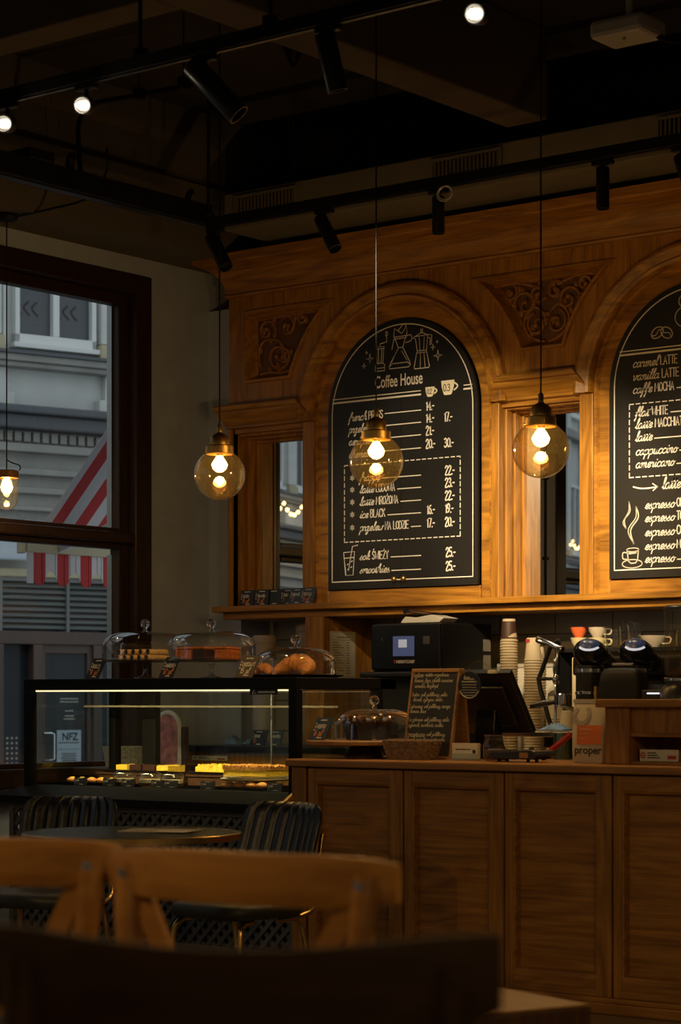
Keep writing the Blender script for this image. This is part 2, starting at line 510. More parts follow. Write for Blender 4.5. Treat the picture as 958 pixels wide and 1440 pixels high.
# ------------------------------------------------------------------ stroke lettering
def _g(s):
    return [[tuple(float(c) for c in p.split(',')) for p in st.split()] for st in s.split('|')]
LOW = {k: (_g(s), a) for k, s, a in [
 ('a', '4.2,4 2.5,5 .6,3.5 .4,1.2 1.6,0 3.2,1 4.3,4.6|4.3,4.6 4,1.5 4.6,.2 5.6,.6', 5.6),
 ('b', '0,1 2,5 2.8,9 2.2,10 1.4,8 1.2,1.2 2,0 3.6,1 3.4,3.6 2.6,4.4 4.8,4', 4.8),
 ('c', '4,4 2.8,5 .9,3.8 .5,1.5 1.8,0 3.2,.3 4.4,1.2', 4.4),
 ('d', '4.2,4 2.5,5 .6,3.5 .4,1.2 1.6,0 3.2,1 4.4,4 4.8,9.5|4.8,9.5 4.2,2 4.8,.2 5.8,.6', 5.8),
 ('e', '0,1 2,2 3.6,3.4 3.2,4.8 1.8,4.6 .7,2.6 1,.7 2.4,0 4.2,1.2', 4.2),
 ('f', '0,1 2.4,4.5 3.6,8.5 3,10 2,8.5 1.6,3 1,-3 .3,-4 .2,-2.4|.2,4 3.8,4.6', 3.8),
 ('g', '4.2,4 2.5,5 .6,3.5 .4,1.2 1.6,0 3.2,1 4.3,4.6|4.3,4.6 3.8,-1 2.6,-3.8 1,-3.6 1.6,-1.6 5.4,.8', 5.4),
 ('h', '0,1 2,5 2.8,9 2.2,10 1.4,8 1,0|1,0 1.6,3.5 3,5 3.9,3.6 3.7,1 4.4,.1 5.4,.8', 5.4),
 ('i', '.2,1 1.4,4.8 1.1,1 1.8,0 2.8,.8|1.8,6.8 2,7.3', 2.8),
 ('j', '.2,1 1.8,4.8 1.4,-2 .4,-4 -.4,-2.6 2.6,.8|2,6.8 2.2,7.3', 2.8),
 ('k', '0,1 2,5 2.8,9 2.2,10 1.4,8 1,0|1.2,2.4 3,5 3.8,4.2 2.4,2.6 1.6,2.4 3.6,.2 5,.8', 5.0),
 ('l', '0,1 2,5 2.8,9 2.2,10 1.4,8 1.2,1.6 1.8,0 3,.8', 3.0),
 ('m', '0,3.8 1,4.8 1.1,0|1.1,0 1.8,3.6 2.8,5 3.4,4 3.2,0|3.2,0 4,3.6 5,5 5.8,4 5.5,1 6.2,0 7.2,.8', 7.2),
 ('n', '0,3.8 1,4.8 1.1,0|1.1,0 1.8,3.6 3,5 3.8,4 3.5,1 4.2,0 5.2,.8', 5.2),
 ('o', '2.6,5 .8,3.8 .5,1.4 1.8,0 3.4,1 3.8,3.2 2.6,5 2.8,3.8 5,4', 4.8),
 ('p', '0,3.8 1.2,4.8 .9,0 .5,-4|.9,1 1.4,4 2.8,5 4,3.6 3.6,1 2.2,0 1,.8|3.4,.6 5,1', 5.0),
 ('r', '0,3.6 .8,5.2 1.2,4.2 2.6,4.4 2.4,1 3,0 4,.8', 4.0),
 ('s', '0,1 1.6,4 2.1,5 2.2,3.8 3.2,1.6 2.6,.1 1,.2|2.6,.1 4.2,1', 4.0),
 ('t', '0,1 1.6,5 2.2,8.5|2.2,8.5 1.4,1.4 2,0 3.2,.8|.4,5.6 3.4,6.2', 3.2),
 ('u', '.2,4.4 .8,4.8 .8,1.2 1.8,0 3,1 3.8,4.8|3.8,4.8 3.6,1 4.4,0 5.4,.8', 5.4),
 ('v', '0,4 .8,4.8 1.2,1 1.8,0 3.2,2 3.8,4.8 4.8,4.2', 4.8),
 ('w', '0,4 .8,4.8 .8,1 1.6,0 2.8,1.2 3.2,4.4|3.2,4.4 3.3,1 4.2,0 5.4,1.6 5.8,4.8 6.8,4.2', 6.6),
 ('x', '.2,4.4 1.2,4.4 2.6,.4 3.8,.8|3.6,4.8 .4,0', 4.2),
 ('y', '.2,4.4 .8,4.8 .8,1.2 1.8,0 3,1 3.8,4.8|3.8,4.8 3.4,-1 2.2,-3.8 .8,-3.4 1.4,-1.4 5,.8', 5.0),
 ('z', '.2,4 1.4,5 3,4.4 1,.4 2.6,.6 2.4,-2.6 1.2,-4 .6,-2.8 4.4,.8', 4.4),
 ('ł', '0,1 2,5 2.8,9 2.2,10 1.4,8 1.2,1.6 1.8,0 3,.8|.2,4.6 3.4,6.6', 3.0),
]}
UP = {k: (_g(s), a) for k, s, a in [
 ('A', '0,0 2,9 4,0|.7,3 3.3,3', 5.2), ('B', '0,0 0,9 2.6,9 3.6,7.6 3.2,5.4 2,4.8 0,4.8|2,4.8 3.9,3.2 3.6,.8 2.4,0 0,0', 5.2),
 ('C', '4,7.4 2.8,9 1,8.4 .2,5.8 .2,3 1,.6 2.8,0 4,1.6', 5.0), ('D', '0,0 0,9 2,9 3.8,7 3.8,2 2,0 0,0', 5.0),
 ('E', '3.4,9 0,9 0,0 3.4,0|0,4.6 2.8,4.6', 4.6), ('F', '3.4,9 0,9 0,0|0,4.6 2.8,4.6', 4.4),
 ('G', '4,7.4 2.8,9 1,8.4 .2,5.8 .2,3 1,.6 2.8,0 4,1.6 4,4 2.4,4', 5.2), ('H', '0,0 0,9|4,0 4,9|0,4.6 4,4.6', 5.2),
 ('I', '0,0 0,9', 1.4), ('J', '3,9 3,2 2,0 .6,.4 0,2', 4.2), ('K', '0,0 0,9|3.8,9 0,4|1.2,5 4,0', 5.0), ('L', '0,9 0,0 3.2,0', 4.2),
 ('M', '0,0 .4,9 2.5,3 4.6,9 5,0', 6.2), ('N', '0,0 0,9 3.8,0 3.8,9', 5.0),
 ('O', '2,9 .4,7.4 0,4.5 .4,1.6 2,0 3.6,1.6 4,4.5 3.6,7.4 2,9', 5.0), ('P', '0,0 0,9 2.6,9 3.8,7.4 3.6,5.2 2.4,4.4 0,4.4', 4.8),
 ('R', '0,0 0,9 2.6,9 3.8,7.4 3.6,5.2 2.4,4.4 0,4.4|1.8,4.4 4,0', 5.0),
 ('S', '3.8,7.6 2.6,9 .8,8.6 .3,6.8 1.2,5.2 3,4 3.8,2.2 3,.4 1.2,0 .2,1.4', 4.8), ('T', '0,9 3.8,9|1.9,9 1.9,0', 4.6),
 ('U', '0,9 0,2 1,0 3,0 4,2 4,9', 5.2), ('V', '0,9 2,0 4,9', 5.0), ('W', '0,9 1.3,0 2.8,7 4.3,0 5.6,9', 6.6), ('X', '0,0 4,9|0,9 4,0', 5.0),
 ('Y', '0,9 2,4.6 4,9|2,4.6 2,0', 4.8), ('Z', '0,9 3.8,9 0,0 3.8,0', 4.8),
 ('Ż', '0,9 3.8,9 0,0 3.8,0|1.8,10.6 2,11', 4.8), ('Ś', '3.8,7.6 2.6,9 .8,8.6 .3,6.8 1.2,5.2 3,4 3.8,2.2 3,.4 1.2,0 .2,1.4|1.8,10.2 2.8,11.8', 4.8),
 ('Ł', '0,9 0,0 3.2,0|-.8,3.4 2.2,5.6', 4.2),
 ('0', '2,9 .4,7.4 0,4.5 .4,1.6 2,0 3.6,1.6 4,4.5 3.6,7.4 2,9', 5.0), ('1', '.4,7.4 1.8,9 1.8,0', 3.2),
 ('2', '.2,7 1.4,9 3.2,8.6 3.8,6.6 .2,0 4,0', 5.0), ('3', '.3,8 2,9 3.6,7.4 2.6,5 1.4,4.8|2.6,5 3.8,3 3.2,.6 1.4,0 .2,1.2', 5.0),
 ('4', '3,0 3,9 0,2.8 4.2,2.8', 5.2), ('5', '3.6,9 .6,9 .4,5 2.2,5.6 3.8,4 3.6,1.4 2,0 .2,1', 5.0),
 ('6', '3.4,8.6 1.6,7.6 .4,4 .6,1.2 2,0 3.6,1.2 3.6,3.8 2,5.2 .5,3.6', 5.0), ('7', '.2,9 4,9 1.4,0', 4.8),
 ('8', '2,4.8 .5,6.4 .8,8.4 2,9 3.4,8.4 3.5,6.4 2,4.8 .2,2.6 .8,.4 2,0 3.4,.4 3.8,2.6 2,4.8', 5.0),
 ('9', '.6,.4 2.4,1.4 3.6,5 3.4,7.8 2,9 .4,7.8 .4,5.2 2,3.8 3.5,5.4', 5.0),
 ('.', '.3,0 .5,.5', 1.6), (',', '.6,.4 .2,-1.4', 1.6), ('-', '.2,4 2.4,4', 3.2), (':', '.4,1 .5,1.5|.4,4.6 .5,5.1', 2.0), ('(', '2,10 .8,7 .8,3 2,0', 2.6),
]}
def text_width(s, h, cursive=False):
    w = 0
    for ch in s:
        if ch == ' ': w += 3.2; continue
        g = LOW.get(ch) or UP.get(ch)
        if g: w += g[1]
    return w * h / 9.0
def write(mb, s, x, y, h, fr, wt=None, slant=0.22, squeeze=1.0):
    k = h / 9.0
    wt = wt or h * 0.11
    for ch in s:
        if ch == ' ': x += 3.2 * k * squeeze; continue
        low = ch in LOW
        g = LOW.get(ch) or UP.get(ch)
        if not g: continue
        sl = slant if low else 0.0
        for st in g[0]:
            pts = [((px + py * sl) * k * squeeze + x, py * k + y) for px, py in st]
            if len(pts) > 2 and (low or ch in 'CGOS0235689UJ'):
                pts = spline(pts, 4)
            mb.ribbon(pts, wt, fr)
        x += g[1] * k * squeeze
    return x
def scribble(mb, x, y, w, h, fr, wt):
    n = max(3, int(w / (h * 0.7)))
    pts = []
    for i in range(n * 2 + 1):
        pts.append((x + w * i / (n * 2), y + (h if i % 2 else 0) * random.uniform(0.6, 1.0)))
    mb.ribbon(spline(pts, 3), wt, fr)

def sans(name, s, size, m, parent, o, u, v, extrude=0.0, align='LEFT', bold=0.0, sx=1.0):
    cu = bpy.data.curves.new(name, 'FONT')
    cu.body = s; cu.size = size; cu.align_x = align; cu.extrude = extrude; cu.offset = bold
    tmp = bpy.data.objects.new(name + '_tmp', cu)
    COL.objects.link(tmp)
    dg = bpy.context.evaluated_depsgraph_get()
    me = bpy.data.meshes.new_from_object(tmp.evaluated_get(dg))
    bpy.data.objects.remove(tmp)
    bpy.data.curves.remove(cu)
    u, v = Vector(u).normalized(), Vector(v).normalized(); n = u.cross(v)
    off = wloc(parent) if parent is not None else Vector((0, 0, 0))
    o = Vector(o) - off
    for vv in me.vertices:
        c = vv.co.copy()
        vv.co = o + u * (c.x * sx) + v * c.y + n * c.z
    me.materials.clear(); me.materials.append(m)
    ob = bpy.data.objects.new(name, me)
    COL.objects.link(ob)
    ob.parent = parent
    return ob

def point_light(name, loc, power, col, r=0.03, parent=None):
    l = bpy.data.lights.new(name, 'POINT'); l.energy = power; l.color = col; l.shadow_soft_size = r
    o = bpy.data.objects.new(name, l); COL.objects.link(o)
    o.location = Vector(loc) - (wloc(parent) if parent else Vector((0, 0, 0))); o.parent = parent
    return o
def spot_light(name, loc, aim, power, col, ang=50, blend=0.6, parent=None, r=0.03):
    l = bpy.data.lights.new(name, 'SPOT'); l.energy = power; l.color = col; l.spot_size = R(ang); l.spot_blend = blend; l.shadow_soft_size = r
    o = bpy.data.objects.new(name, l); COL.objects.link(o)
    o.location = Vector(loc) - (wloc(parent) if parent else Vector((0, 0, 0))); o.parent = parent
    o.rotation_euler = (Vector(aim) - Vector(loc)).to_track_quat('-Z', 'Y').to_euler()
    return o

FX = frame((0, 0, 0), (1, 0, 0), (0, 0, 1))     # helper; u = +X, v = +Z, normal = -Y (towards the room)
def wallframe(y, off=0.0):                      # drawing on a plane that faces the room (-Y)
    return frame((0, y, 0), (1, 0, 0), (0, 0, 1), off)

# ================================================================== STRUCTURE
WX = -8.26            # inner face of the window wall
BY = 9.55             # back wall
RX, FY = 2.6, -3.2    # right wall, wall behind the camera
CZL = 4.33            # ceiling height
m = MB(); m.box(WX - 0.3, RX + 0.2, FY - 0.2, BY + 0.2, -0.2, 0.0)
struct(m.build('floor', M['floor']))
m = MB(); m.box(WX - 0.3, RX + 0.2, FY - 0.2, BY + 0.2, CZL, CZL + 0.2)
struct(m.build('ceiling', M['ceiling']))
m = MB(); m.box(WX, RX, BY, BY + 0.2, 0, 3.6)
struct(m.build('wall_back', M['tile_wall']))
m = MB(); m.box(WX, RX, BY, BY + 0.2, 3.6, CZL)
struct(m.build('trim_9', M['ceiling']))
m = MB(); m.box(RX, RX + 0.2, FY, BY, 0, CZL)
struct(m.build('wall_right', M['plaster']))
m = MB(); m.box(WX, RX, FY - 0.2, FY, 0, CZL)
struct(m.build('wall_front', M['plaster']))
# window wall with three openings
OPEN = [(6.32, 8.825), (3.25, 5.72), (0.2, 2.65)]
ZS, ZT = 0.74, 3.49
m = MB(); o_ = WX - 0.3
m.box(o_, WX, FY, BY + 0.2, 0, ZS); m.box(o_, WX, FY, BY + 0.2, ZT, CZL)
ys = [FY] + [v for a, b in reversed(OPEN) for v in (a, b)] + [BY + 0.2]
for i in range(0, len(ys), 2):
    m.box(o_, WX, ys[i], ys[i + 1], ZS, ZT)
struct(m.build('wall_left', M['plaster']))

def make_window(idx, ya, yb):
    f = MB(); w = 0.125
    x0, x1 = WX - 0.14, WX + 0.012
    f.box(x0, x1, ya, ya + w, ZS, ZT); f.box(x0, x1, yb - w, yb, ZS, ZT)
    f.box(x0, x1, ya + w, yb - w, ZT - 0.105, ZT); f.box(x0, x1, ya + w, yb - w, ZS, ZS + 0.10)
    f.box(x0, x1 - 0.01, ya + w, yb - w, 2.035, 2.092)
    fr_ = struct(f.build('window_%d' % idx, M['window_wood'], bevel=0.008))
    mid = (ya + yb) / 2
    f = MB(); f.box(x0, x1 - 0.012, mid - 0.06, mid + 0.06, ZS + 0.1, ZT - 0.105)
    f.build('mullion', M['window_wood'], fr_, bevel=0.006)
    for a, b in ((ya + w, mid - 0.06), (mid + 0.06, yb - w)):
        for c, d, tt in ((ZS + 0.10, 2.035, .03), (2.092, ZT - 0.105, .064)):
            s = MB(); t = 0.075; xa, xb = WX - 0.115, WX - 0.045
            s.box(xa, xb, a, a + t, c, d); s.box(xa, xb, b - t, b, c, d)
            s.box(xa, xb, a + t, b - t, c, c + t * 0.35); s.box(xa, xb, a + t, b - t, d - tt, d)
            so = s.build('sash', M['window_wood'], fr_, bevel=0.006)
            g = MB(); g.box(WX - 0.084, WX - 0.076, a + t - 0.01, b - t + 0.01, c + t * .35 - 0.01, d - tt + 0.01)
            g.build('pane', M['glass'], so)
            e = MB(); e.box(WX - 0.125, WX - 0.09, b - t - 0.012, b - t, c + 0.03, d - 0.06)
            e.build('glazing_bead', M['steel'], so)
    return fr_
for i, (a, b) in enumerate(OPEN):
    make_window(i + 1, a, b)
m = MB(); m.box(WX, WX + 0.10, 6.2, 8.9, ZS - 0.05, ZS - 0.003)
struct(m.build('trim_1', M['window_wood'], bevel=0.006))
m = MB(); m.box(WX, -8.02, 9.30, BY, 0.0, 3.37)  # wall return added to cover the shadowed corner gap with a lit face
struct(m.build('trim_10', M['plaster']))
# bulkhead above the windows
m = MB(); m.box(WX, -7.9, FY, BY, 3.585, CZL)
m.box(WX, -7.86, FY, BY, 3.86, 3.93)
struct(m.build('trim_2', M['soffit']))
# coffer beams
def beam(idx, x0, x1, y0, y1):
    b = MB(); b.box(x0, x1, y0, y1, 3.90, CZL)
    struct(b.build('trim_%d' % idx, M['beam'], bevel=0.01))
beam(3, -5.86, -5.63, FY, 8.72)
beam(4, -7.9, -5.86, 6.26, 6.44); beam(5, -5.63, RX, 6.26, 6.44)
beam(6, -7.9, -5.86, 3.3, 3.5); beam(7, -5.63, RX, 3.3, 3.5)
beam(8, -3.0, -2.78, 6.44, 8.72)

# ================================================================== VENTILATION DUCT
dk = thing('ventilation_duct', 'long boxed air duct painted brown above the panelling cornice', 'air duct', (-5.9, 8.72, 3.64))
m = MB(); m.box(-7.62, -3.4, 8.70, BY, 3.64, 3.83)
m.build('casing', M['duct'], dk, bevel=0.006)
for nm, xa, xb in (('left end of the duct above the tilted spotlight', -7.54, -7.126), ('middle of the duct behind the white coil of cable', -6.28, -5.87), ('right end of the duct at the picture edge', -5.03, -4.62)):
    g = thing('vent_grille', 'slatted air grille set in the ' + nm, 'vent', (xa, 8.70, 3.66), group='air grilles along the duct')
    f = MB()
    f.box(xa, xb, 8.685, 8.70, 3.665, 3.677); f.box(xa, xb, 8.685, 8.70, 3.795, 3.807)
    f.box(xa, xa + 0.012, 8.685, 8.70, 3.677, 3.795); f.box(xb - 0.012, xb, 8.685, 8.70, 3.677, 3.795)
    f.build('frame', M['duct'], g)
    f = MB(); f.box(xa + 0.012, xb - 0.012, 8.6965, 8.6995, 3.677, 3.795); f.build('backing', M['lattice_back'], g)
    f = MB(); n = 17
    for k in range(n):
        x = lin(xa + 0.022, xb - 0.022, k / (n - 1))
        f.box(x - 0.004, x + 0.004, 8.688, 8.6955, 3.68, 3.792)
    f.build('slats', M['beam'], g)

# ================================================================== OAK PANELLING (back bar)
PY = 9.13
PXL, PXR = -7.96, -3.89
AC = (-6.786, -5.063)          # arch centres
AZ, RB = 2.673, 0.482
pn = thing('oak_panelling', 'carved golden oak wall unit with arches and mirrors behind the counter', 'panelling', (-5.925, PY, 1.67))
BAYS = ((PXL, AC[0] - 0.565, -7.93, -7.432), (AC[0] + 0.565, AC[1] - 0.565, -6.172, -5.705), (AC[1] + 0.565, PXR, -4.42, -3.92))
def zlow(x):
    for c in AC:
        if abs(x - c) < 0.66: return AZ + math.sqrt(0.66 ** 2 - (x - c) ** 2) - 0.02
    return 2.74
HOLES = ((-7.818, AC[0], None), (AC[0], AC[1], 'm'), (AC[1], -4.032, None))
def hole_low(x):
    z = 2.93
    for c in AC:
        if abs(x - c) < 0.79: z = max(z, AZ + math.sqrt(0.79 ** 2 - (x - c) ** 2))
    return z
def in_hole(x):
    return -7.818 < x < -4.032 and hole_low(x) < 3.285
xs = sorted(set([PXL, PXR, -7.818, -4.032] + [PXL + 0.01 * k for k in range(1, int((PXR - PXL) * 100))] + [c + s * 0.659 for c in AC for s in (-1, 1)]))
m = MB()
for a, b in zip(xs[:-1], xs[1:]):
    mid = (a + b) / 2
    za, zb = zlow(a + 1e-5), zlow(b - 1e-5)
    if in_hole(mid):
        ha, hb = min(3.285, hole_low(a)), min(3.285, hole_low(b))
        m.add([(a, PY, za), (b, PY, zb), (b, PY, hb), (a, PY, ha)], [(0, 1, 2, 3)])
        m.add([(a, PY, 3.285), (b, PY, 3.285), (b, PY, 3.42), (a, PY, 3.42)], [(0, 1, 2, 3)])
        m.add([(a, PY, ha), (b, PY, hb), (b, PY + .05, hb), (a, PY + .05, ha)], [(0, 1, 2, 3)])
        m.add([(a, PY, 3.285), (b, PY, 3.285), (b, PY + .05, 3.285), (a, PY + .05, 3.285)], [(0, 1, 2, 3)])
    else:
        m.add([(a, PY, za), (b, PY, zb), (b, PY, 3.42), (a, PY, 3.42)], [(0, 1, 2, 3)])
m.add([(-7.818, PY, 2.93), (-7.818, PY + .05, 2.93), (-7.818, PY + .05, 3.285), (-7.818, PY, 3.285)], [(0, 1, 2, 3)])
m.add([(-4.032, PY, 2.93), (-4.032, PY + .05, 2.93), (-4.032, PY + .05, 3.285), (-4.032, PY, 3.285)], [(0, 1, 2, 3)])
m.box(PXL, PXL + 0.03, PY + .003, 9.5, 1.70, 3.42); m.box(PXR - 0.03, PXR, PY + .003, 9.5, 1.70, 3.42)
m.build('upper_panel', M['oak_v'], pn)
m = MB(); m.box(PXL + 0.03, PXR - 0.03, 9.37, 9.5, 1.70, 3.5)
m.build('back_panel', M['oak_v'], pn)

# carved spandrels: background, raised frame and scrolls
def arc_pts(c, r, a0, a1, n):
    return [(c + r * math.cos(R(lin(a0, a1, k / n))), AZ + r * math.sin(R(lin(a0, a1, k / n)))) for k in range(n + 1)]
def ang(r, z): return math.degrees(math.asin((z - AZ) / r))
def outline(kind, ins=0.0):
    r = 0.79 + ins; zb, zt = 2.93 + ins, 3.285 - ins
    if kind == 'm':
        left = arc_pts(AC[0], r, ang(r, zt), ang(r, zb), 14)
        right = arc_pts(AC[1], r, 180 - ang(r, zb), 180 - ang(r, zt), 14)
        return left + right
    if kind == 'l':
        right = arc_pts(AC[0], r, 180 - ang(r, zb), 180 - ang(r, zt), 14)
        return [(-7.818 + ins, zt), (-7.818 + ins, zb)] + right
    left = arc_pts(AC[1], r, ang(r, zt), ang(r, zb), 14)
    return left + [(-4.032 - ins, zb), (-4.032 - ins, zt)]
def spiral(cx, cz, r, a0, turns, n=26, shrink=0.16):
    out = []
    for k in range(n + 1):
        t = k / n
        a = a0 + turns * 2 * PI * t
        rr = r * (1 - (1 - shrink) * t)
        out.append((cx + rr * math.cos(a), cz + rr * math.sin(a)))
    return out
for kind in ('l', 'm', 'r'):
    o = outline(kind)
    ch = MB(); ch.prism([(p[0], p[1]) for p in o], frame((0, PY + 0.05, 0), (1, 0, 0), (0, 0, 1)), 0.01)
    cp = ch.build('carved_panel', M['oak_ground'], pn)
    # moulded frame around it
    rings = []
    for ins, y in ((-0.022, PY + 0.004), (-0.018, PY - 0.014), (-0.004, PY - 0.016), (0.008, PY + 0.006), (0.014, PY + 0.03), (0.03, PY + 0.045)):
        rings.append([(p[0], y, p[1]) for p in outline(kind, ins)])
    fm = MB(); fm.loft(rings, True, False)
    fm.build('panel_moulding', M['oak_h'], pn, smooth=40)
    sc = MB(); scr = []
    if kind == 'm':
        cx = (AC[0] + AC[1]) / 2
        for s in (-1, 1):
            scr += [spiral(cx + s * 0.055, 3.045, 0.062, PI / 2 - s * 0.3, s * -1.3), spiral(cx + s * 0.125, 3.15, 0.075, -PI / 2 + s * 0.6, s * 1.4),
                    spiral(cx + s * 0.215, 3.215, 0.05, PI + s * 1.2, s * 1.3), spiral(cx + s * 0.05, 3.2, 0.05, s * 0.5, s * 1.2),
                    spline([(cx + s * 0.01, 2.955, 0), (cx + s * 0.1, 2.99, 0), (cx + s * 0.13, 3.07, 0), (cx + s * 0.07, 3.13, 0), (cx + s * 0.01, 3.09, 0)], 6),
                    spline([(cx + s * 0.06, 3.23, 0), (cx + s * 0.15, 3.255, 0), (cx + s * 0.22, 3.262, 0), (cx + s * 0.3, 3.255, 0)], 5),
                    spline([(cx + s * 0.13, 3.0, 0), (cx + s * 0.16, 3.08, 0), (cx + s * 0.19, 3.15, 0)], 5)]
    else:
        s = -1 if kind == 'l' else 1
        cx = -7.64 if kind == 'l' else -4.21
        scr += [spiral(cx, 3.05, 0.085, 0.3, 1.5 * s), spiral(cx + 0.04, 3.04, 0.045, 2, -1.2), spiral(cx + s * 0.085, 3.19, 0.07, -1.2, -1.4 * s),
                spiral(cx - s * 0.06, 3.2, 0.062, 2.5, 1.3 * s), spiral(cx - s * 0.17, 3.235, 0.04, 1, -1.2 * s),
                spline([(cx + s * 0.13, 2.96, 0), (cx + s * 0.06, 2.965, 0), (cx - s * 0.02, 2.955, 0), (cx - s * 0.09, 2.97, 0)], 5),
                spline([(cx + s * 0.13, 3.0, 0), (cx + s * 0.14, 3.08, 0), (cx + s * 0.1, 3.14, 0), (cx, 3.13, 0), (cx - s * 0.05, 3.06, 0)], 6),
                spline([(cx + s * 0.14, 3.255, 0), (cx, 3.26, 0), (cx - s * 0.12, 3.262, 0), (cx - s * 0.25, 3.262, 0)], 5)]
    for sp in scr:
        n = len(sp)
        sc.tube([(p[0], PY + 0.042, p[1]) for p in sp], [0.011 * (0.45 + 0.55 * math.sin(PI * min(1, 0.15 + 0.85 * k / n))) for k in range(n)], 6)
        e = sp[-1]; sc.sphere((e[0], PY + 0.04, e[1]), 0.014, 8, 6)
        for q in (0.25, 0.55):
            e = sp[int(n * q)]
            sc.sphere((e[0] + 0.01, PY + 0.044, e[1] + 0.012), 0.014, 8, 6, 1.0, 0.55, 1.7)
    sc.build('carved_scrolls', M['oak_carved'], cp, smooth=60)

# arch mouldings, inner rings
def arch_loft(c, prof, zleg=None, n=48):
    # prof: closed loop of (r, y); swept round the arch and down straight legs
    rings = []
    if zleg is not None: rings.append([(c + r, y, zleg) for r, y in prof])
    for k in range(n + 1):
        a = PI * k / n
        rings.append([(c + r * math.cos(a), y, AZ + r * math.sin(a)) for r, y in prof])
    if zleg is not None: rings.append([(c - r, y, zleg) for r, y in prof])
    mb = MB(); mb.loft(rings); return mb
for c in AC:
    pr = [(0.565, PY + 0.05), (0.565, PY - 0.03), (0.575, PY - 0.045), (0.59, PY - 0.05), (0.597, PY - 0.04), (0.603, PY - 0.032), (0.625, PY - 0.044), (0.64, PY - 0.052), (0.652, PY - 0.05), (0.665, PY - 0.035), (0.668, PY + 0.03)]
    arch_loft(c, pr).build('arch_moulding', M['oak_curve'], pn, smooth=35)
    pr = [(RB + 0.003, PY + 0.12), (RB + 0.003, PY + 0.02), (RB + 0.012, PY + 0.012), (0.54, PY + 0.012), (0.552, PY - 0.004), (0.567, PY - 0.004), (0.567, PY + 0.12)]
    arch_loft(c, pr, 1.70).build('arch_lining', M['oak_curve'], pn, smooth=35)
    f = MB(); f.box(c - RB - .002, c + RB + .002, PY + 0.012, PY + 0.12, 1.70, 1.768); f.build('bottom_rail', M['oak_h'], pn, bevel=0.004)

# bays: pilasters, stepped jambs, mirror, capital
capprof = [(0.0, 2.668), (0.018, 2.672), (0.018, 2.685), (0.028, 2.70), (0.036, 2.715), (0.052, 2.73), (0.062, 2.748), (0.062, 2.758), (0.078, 2.765), (0.082, 2.785), (0.070, 2.795), (0.0, 2.80)]
for i, (b0, b1, n0, n1) in enumerate(BAYS):
    for a, b in ((b0, n0), (n1, b1)):
        f = MB(); f.box(a, b, PY - 0.014, 9.37, 1.70, 2.67); f.build('pilaster', M['oak_v'], pn, bevel=0.004)
    f = MB(); f.box(n0, n1, PY + 0.01, 9.37, 2.645, 2.68); f.build('lintel', M['oak_h'], pn, bevel=0.003)
    jw = 0.06 if i != 1 else 0.042
    j = MB()
    for k in range(3):
        w0, w1 = jw * k / 3, jw * (k + 1) / 3
        ya = PY + 0.035 + 0.055 * k
        j.box(n0 + w0, n0 + w1, ya, 9.37, 1.70, 2.645); j.box(n1 - w1, n1 - w0, ya, 9.37, 1.70, 2.645)
        j.box(n0 + w1, n1 - w1, ya, 9.37, 2.645 - w1 * 0.7, 2.645 - w0 * 0.7)
    j.build('stepped_jamb', M['oak_v'], pn, bevel=0.003)
    g = MB(); g.box(n0 + jw - 0.005, n1 - jw + 0.005, 9.305, 9.312, 1.70, 2.63)
    g.build('mirror', M['mirror'], pn)
    mb = MB(); rings = []
    for p, z in capprof:
        t = (z - 2.668) / 0.132
        el = b0 - 0.0 - p * 0.6 if i == 0 else b0 - 0.0 + 0.085 * t
        er = b1 + p * 0.6 if i == 2 else b1 - 0.085 * t
        rings.append([(el, 9.36, z), (el, PY - p, z), (er, PY - p, z), (er, 9.36, z)])
    mb.loft(rings); mb.build('capital', M['oak_h'], pn, smooth=30)
# cornice with returns
mb = MB(); rings = []
for p, z in [(0.0, 3.385), (0.016, 3.388), (0.02, 3.398), (0.012, 3.408), (0.016, 3.42), (0.02, 3.45), (0.034, 3.485), (0.062, 3.52), (0.10, 3.545), (0.125, 3.552), (0.128, 3.562), (0.145, 3.567), (0.148, 3.60), (0.10, 3.605), (0.0, 3.605)]:
    rings.append([(PXL - p, 9.5, z), (PXL - p, PY - p, z), (PXR + p, PY - p, z), (PXR + p, 9.5, z)])
mb.loft(rings); mb.build('cornice', M['oak_h'], pn, smooth=30)
# ledge and the posts under it
f = MB(); f.box(-8.0, -3.85, PY - 0.10, 9.5, 1.668, 1.70); f.build('ledge', M['oak_h'], pn, bevel=0.005)
f = MB(); f.box(-7.96, -3.89, PY - 0.05, 9.5, 1.63, 1.668); f.build('ledge_apron', M['oak_h'], pn, bevel=0.003)
for x in (-7.377, -4.55):
    f = MB(); f.box(x, x + 0.127, PY - 0.06, 9.5, 0.953, 1.63); f.build('post', M['oak_v'], pn, bevel=0.004)

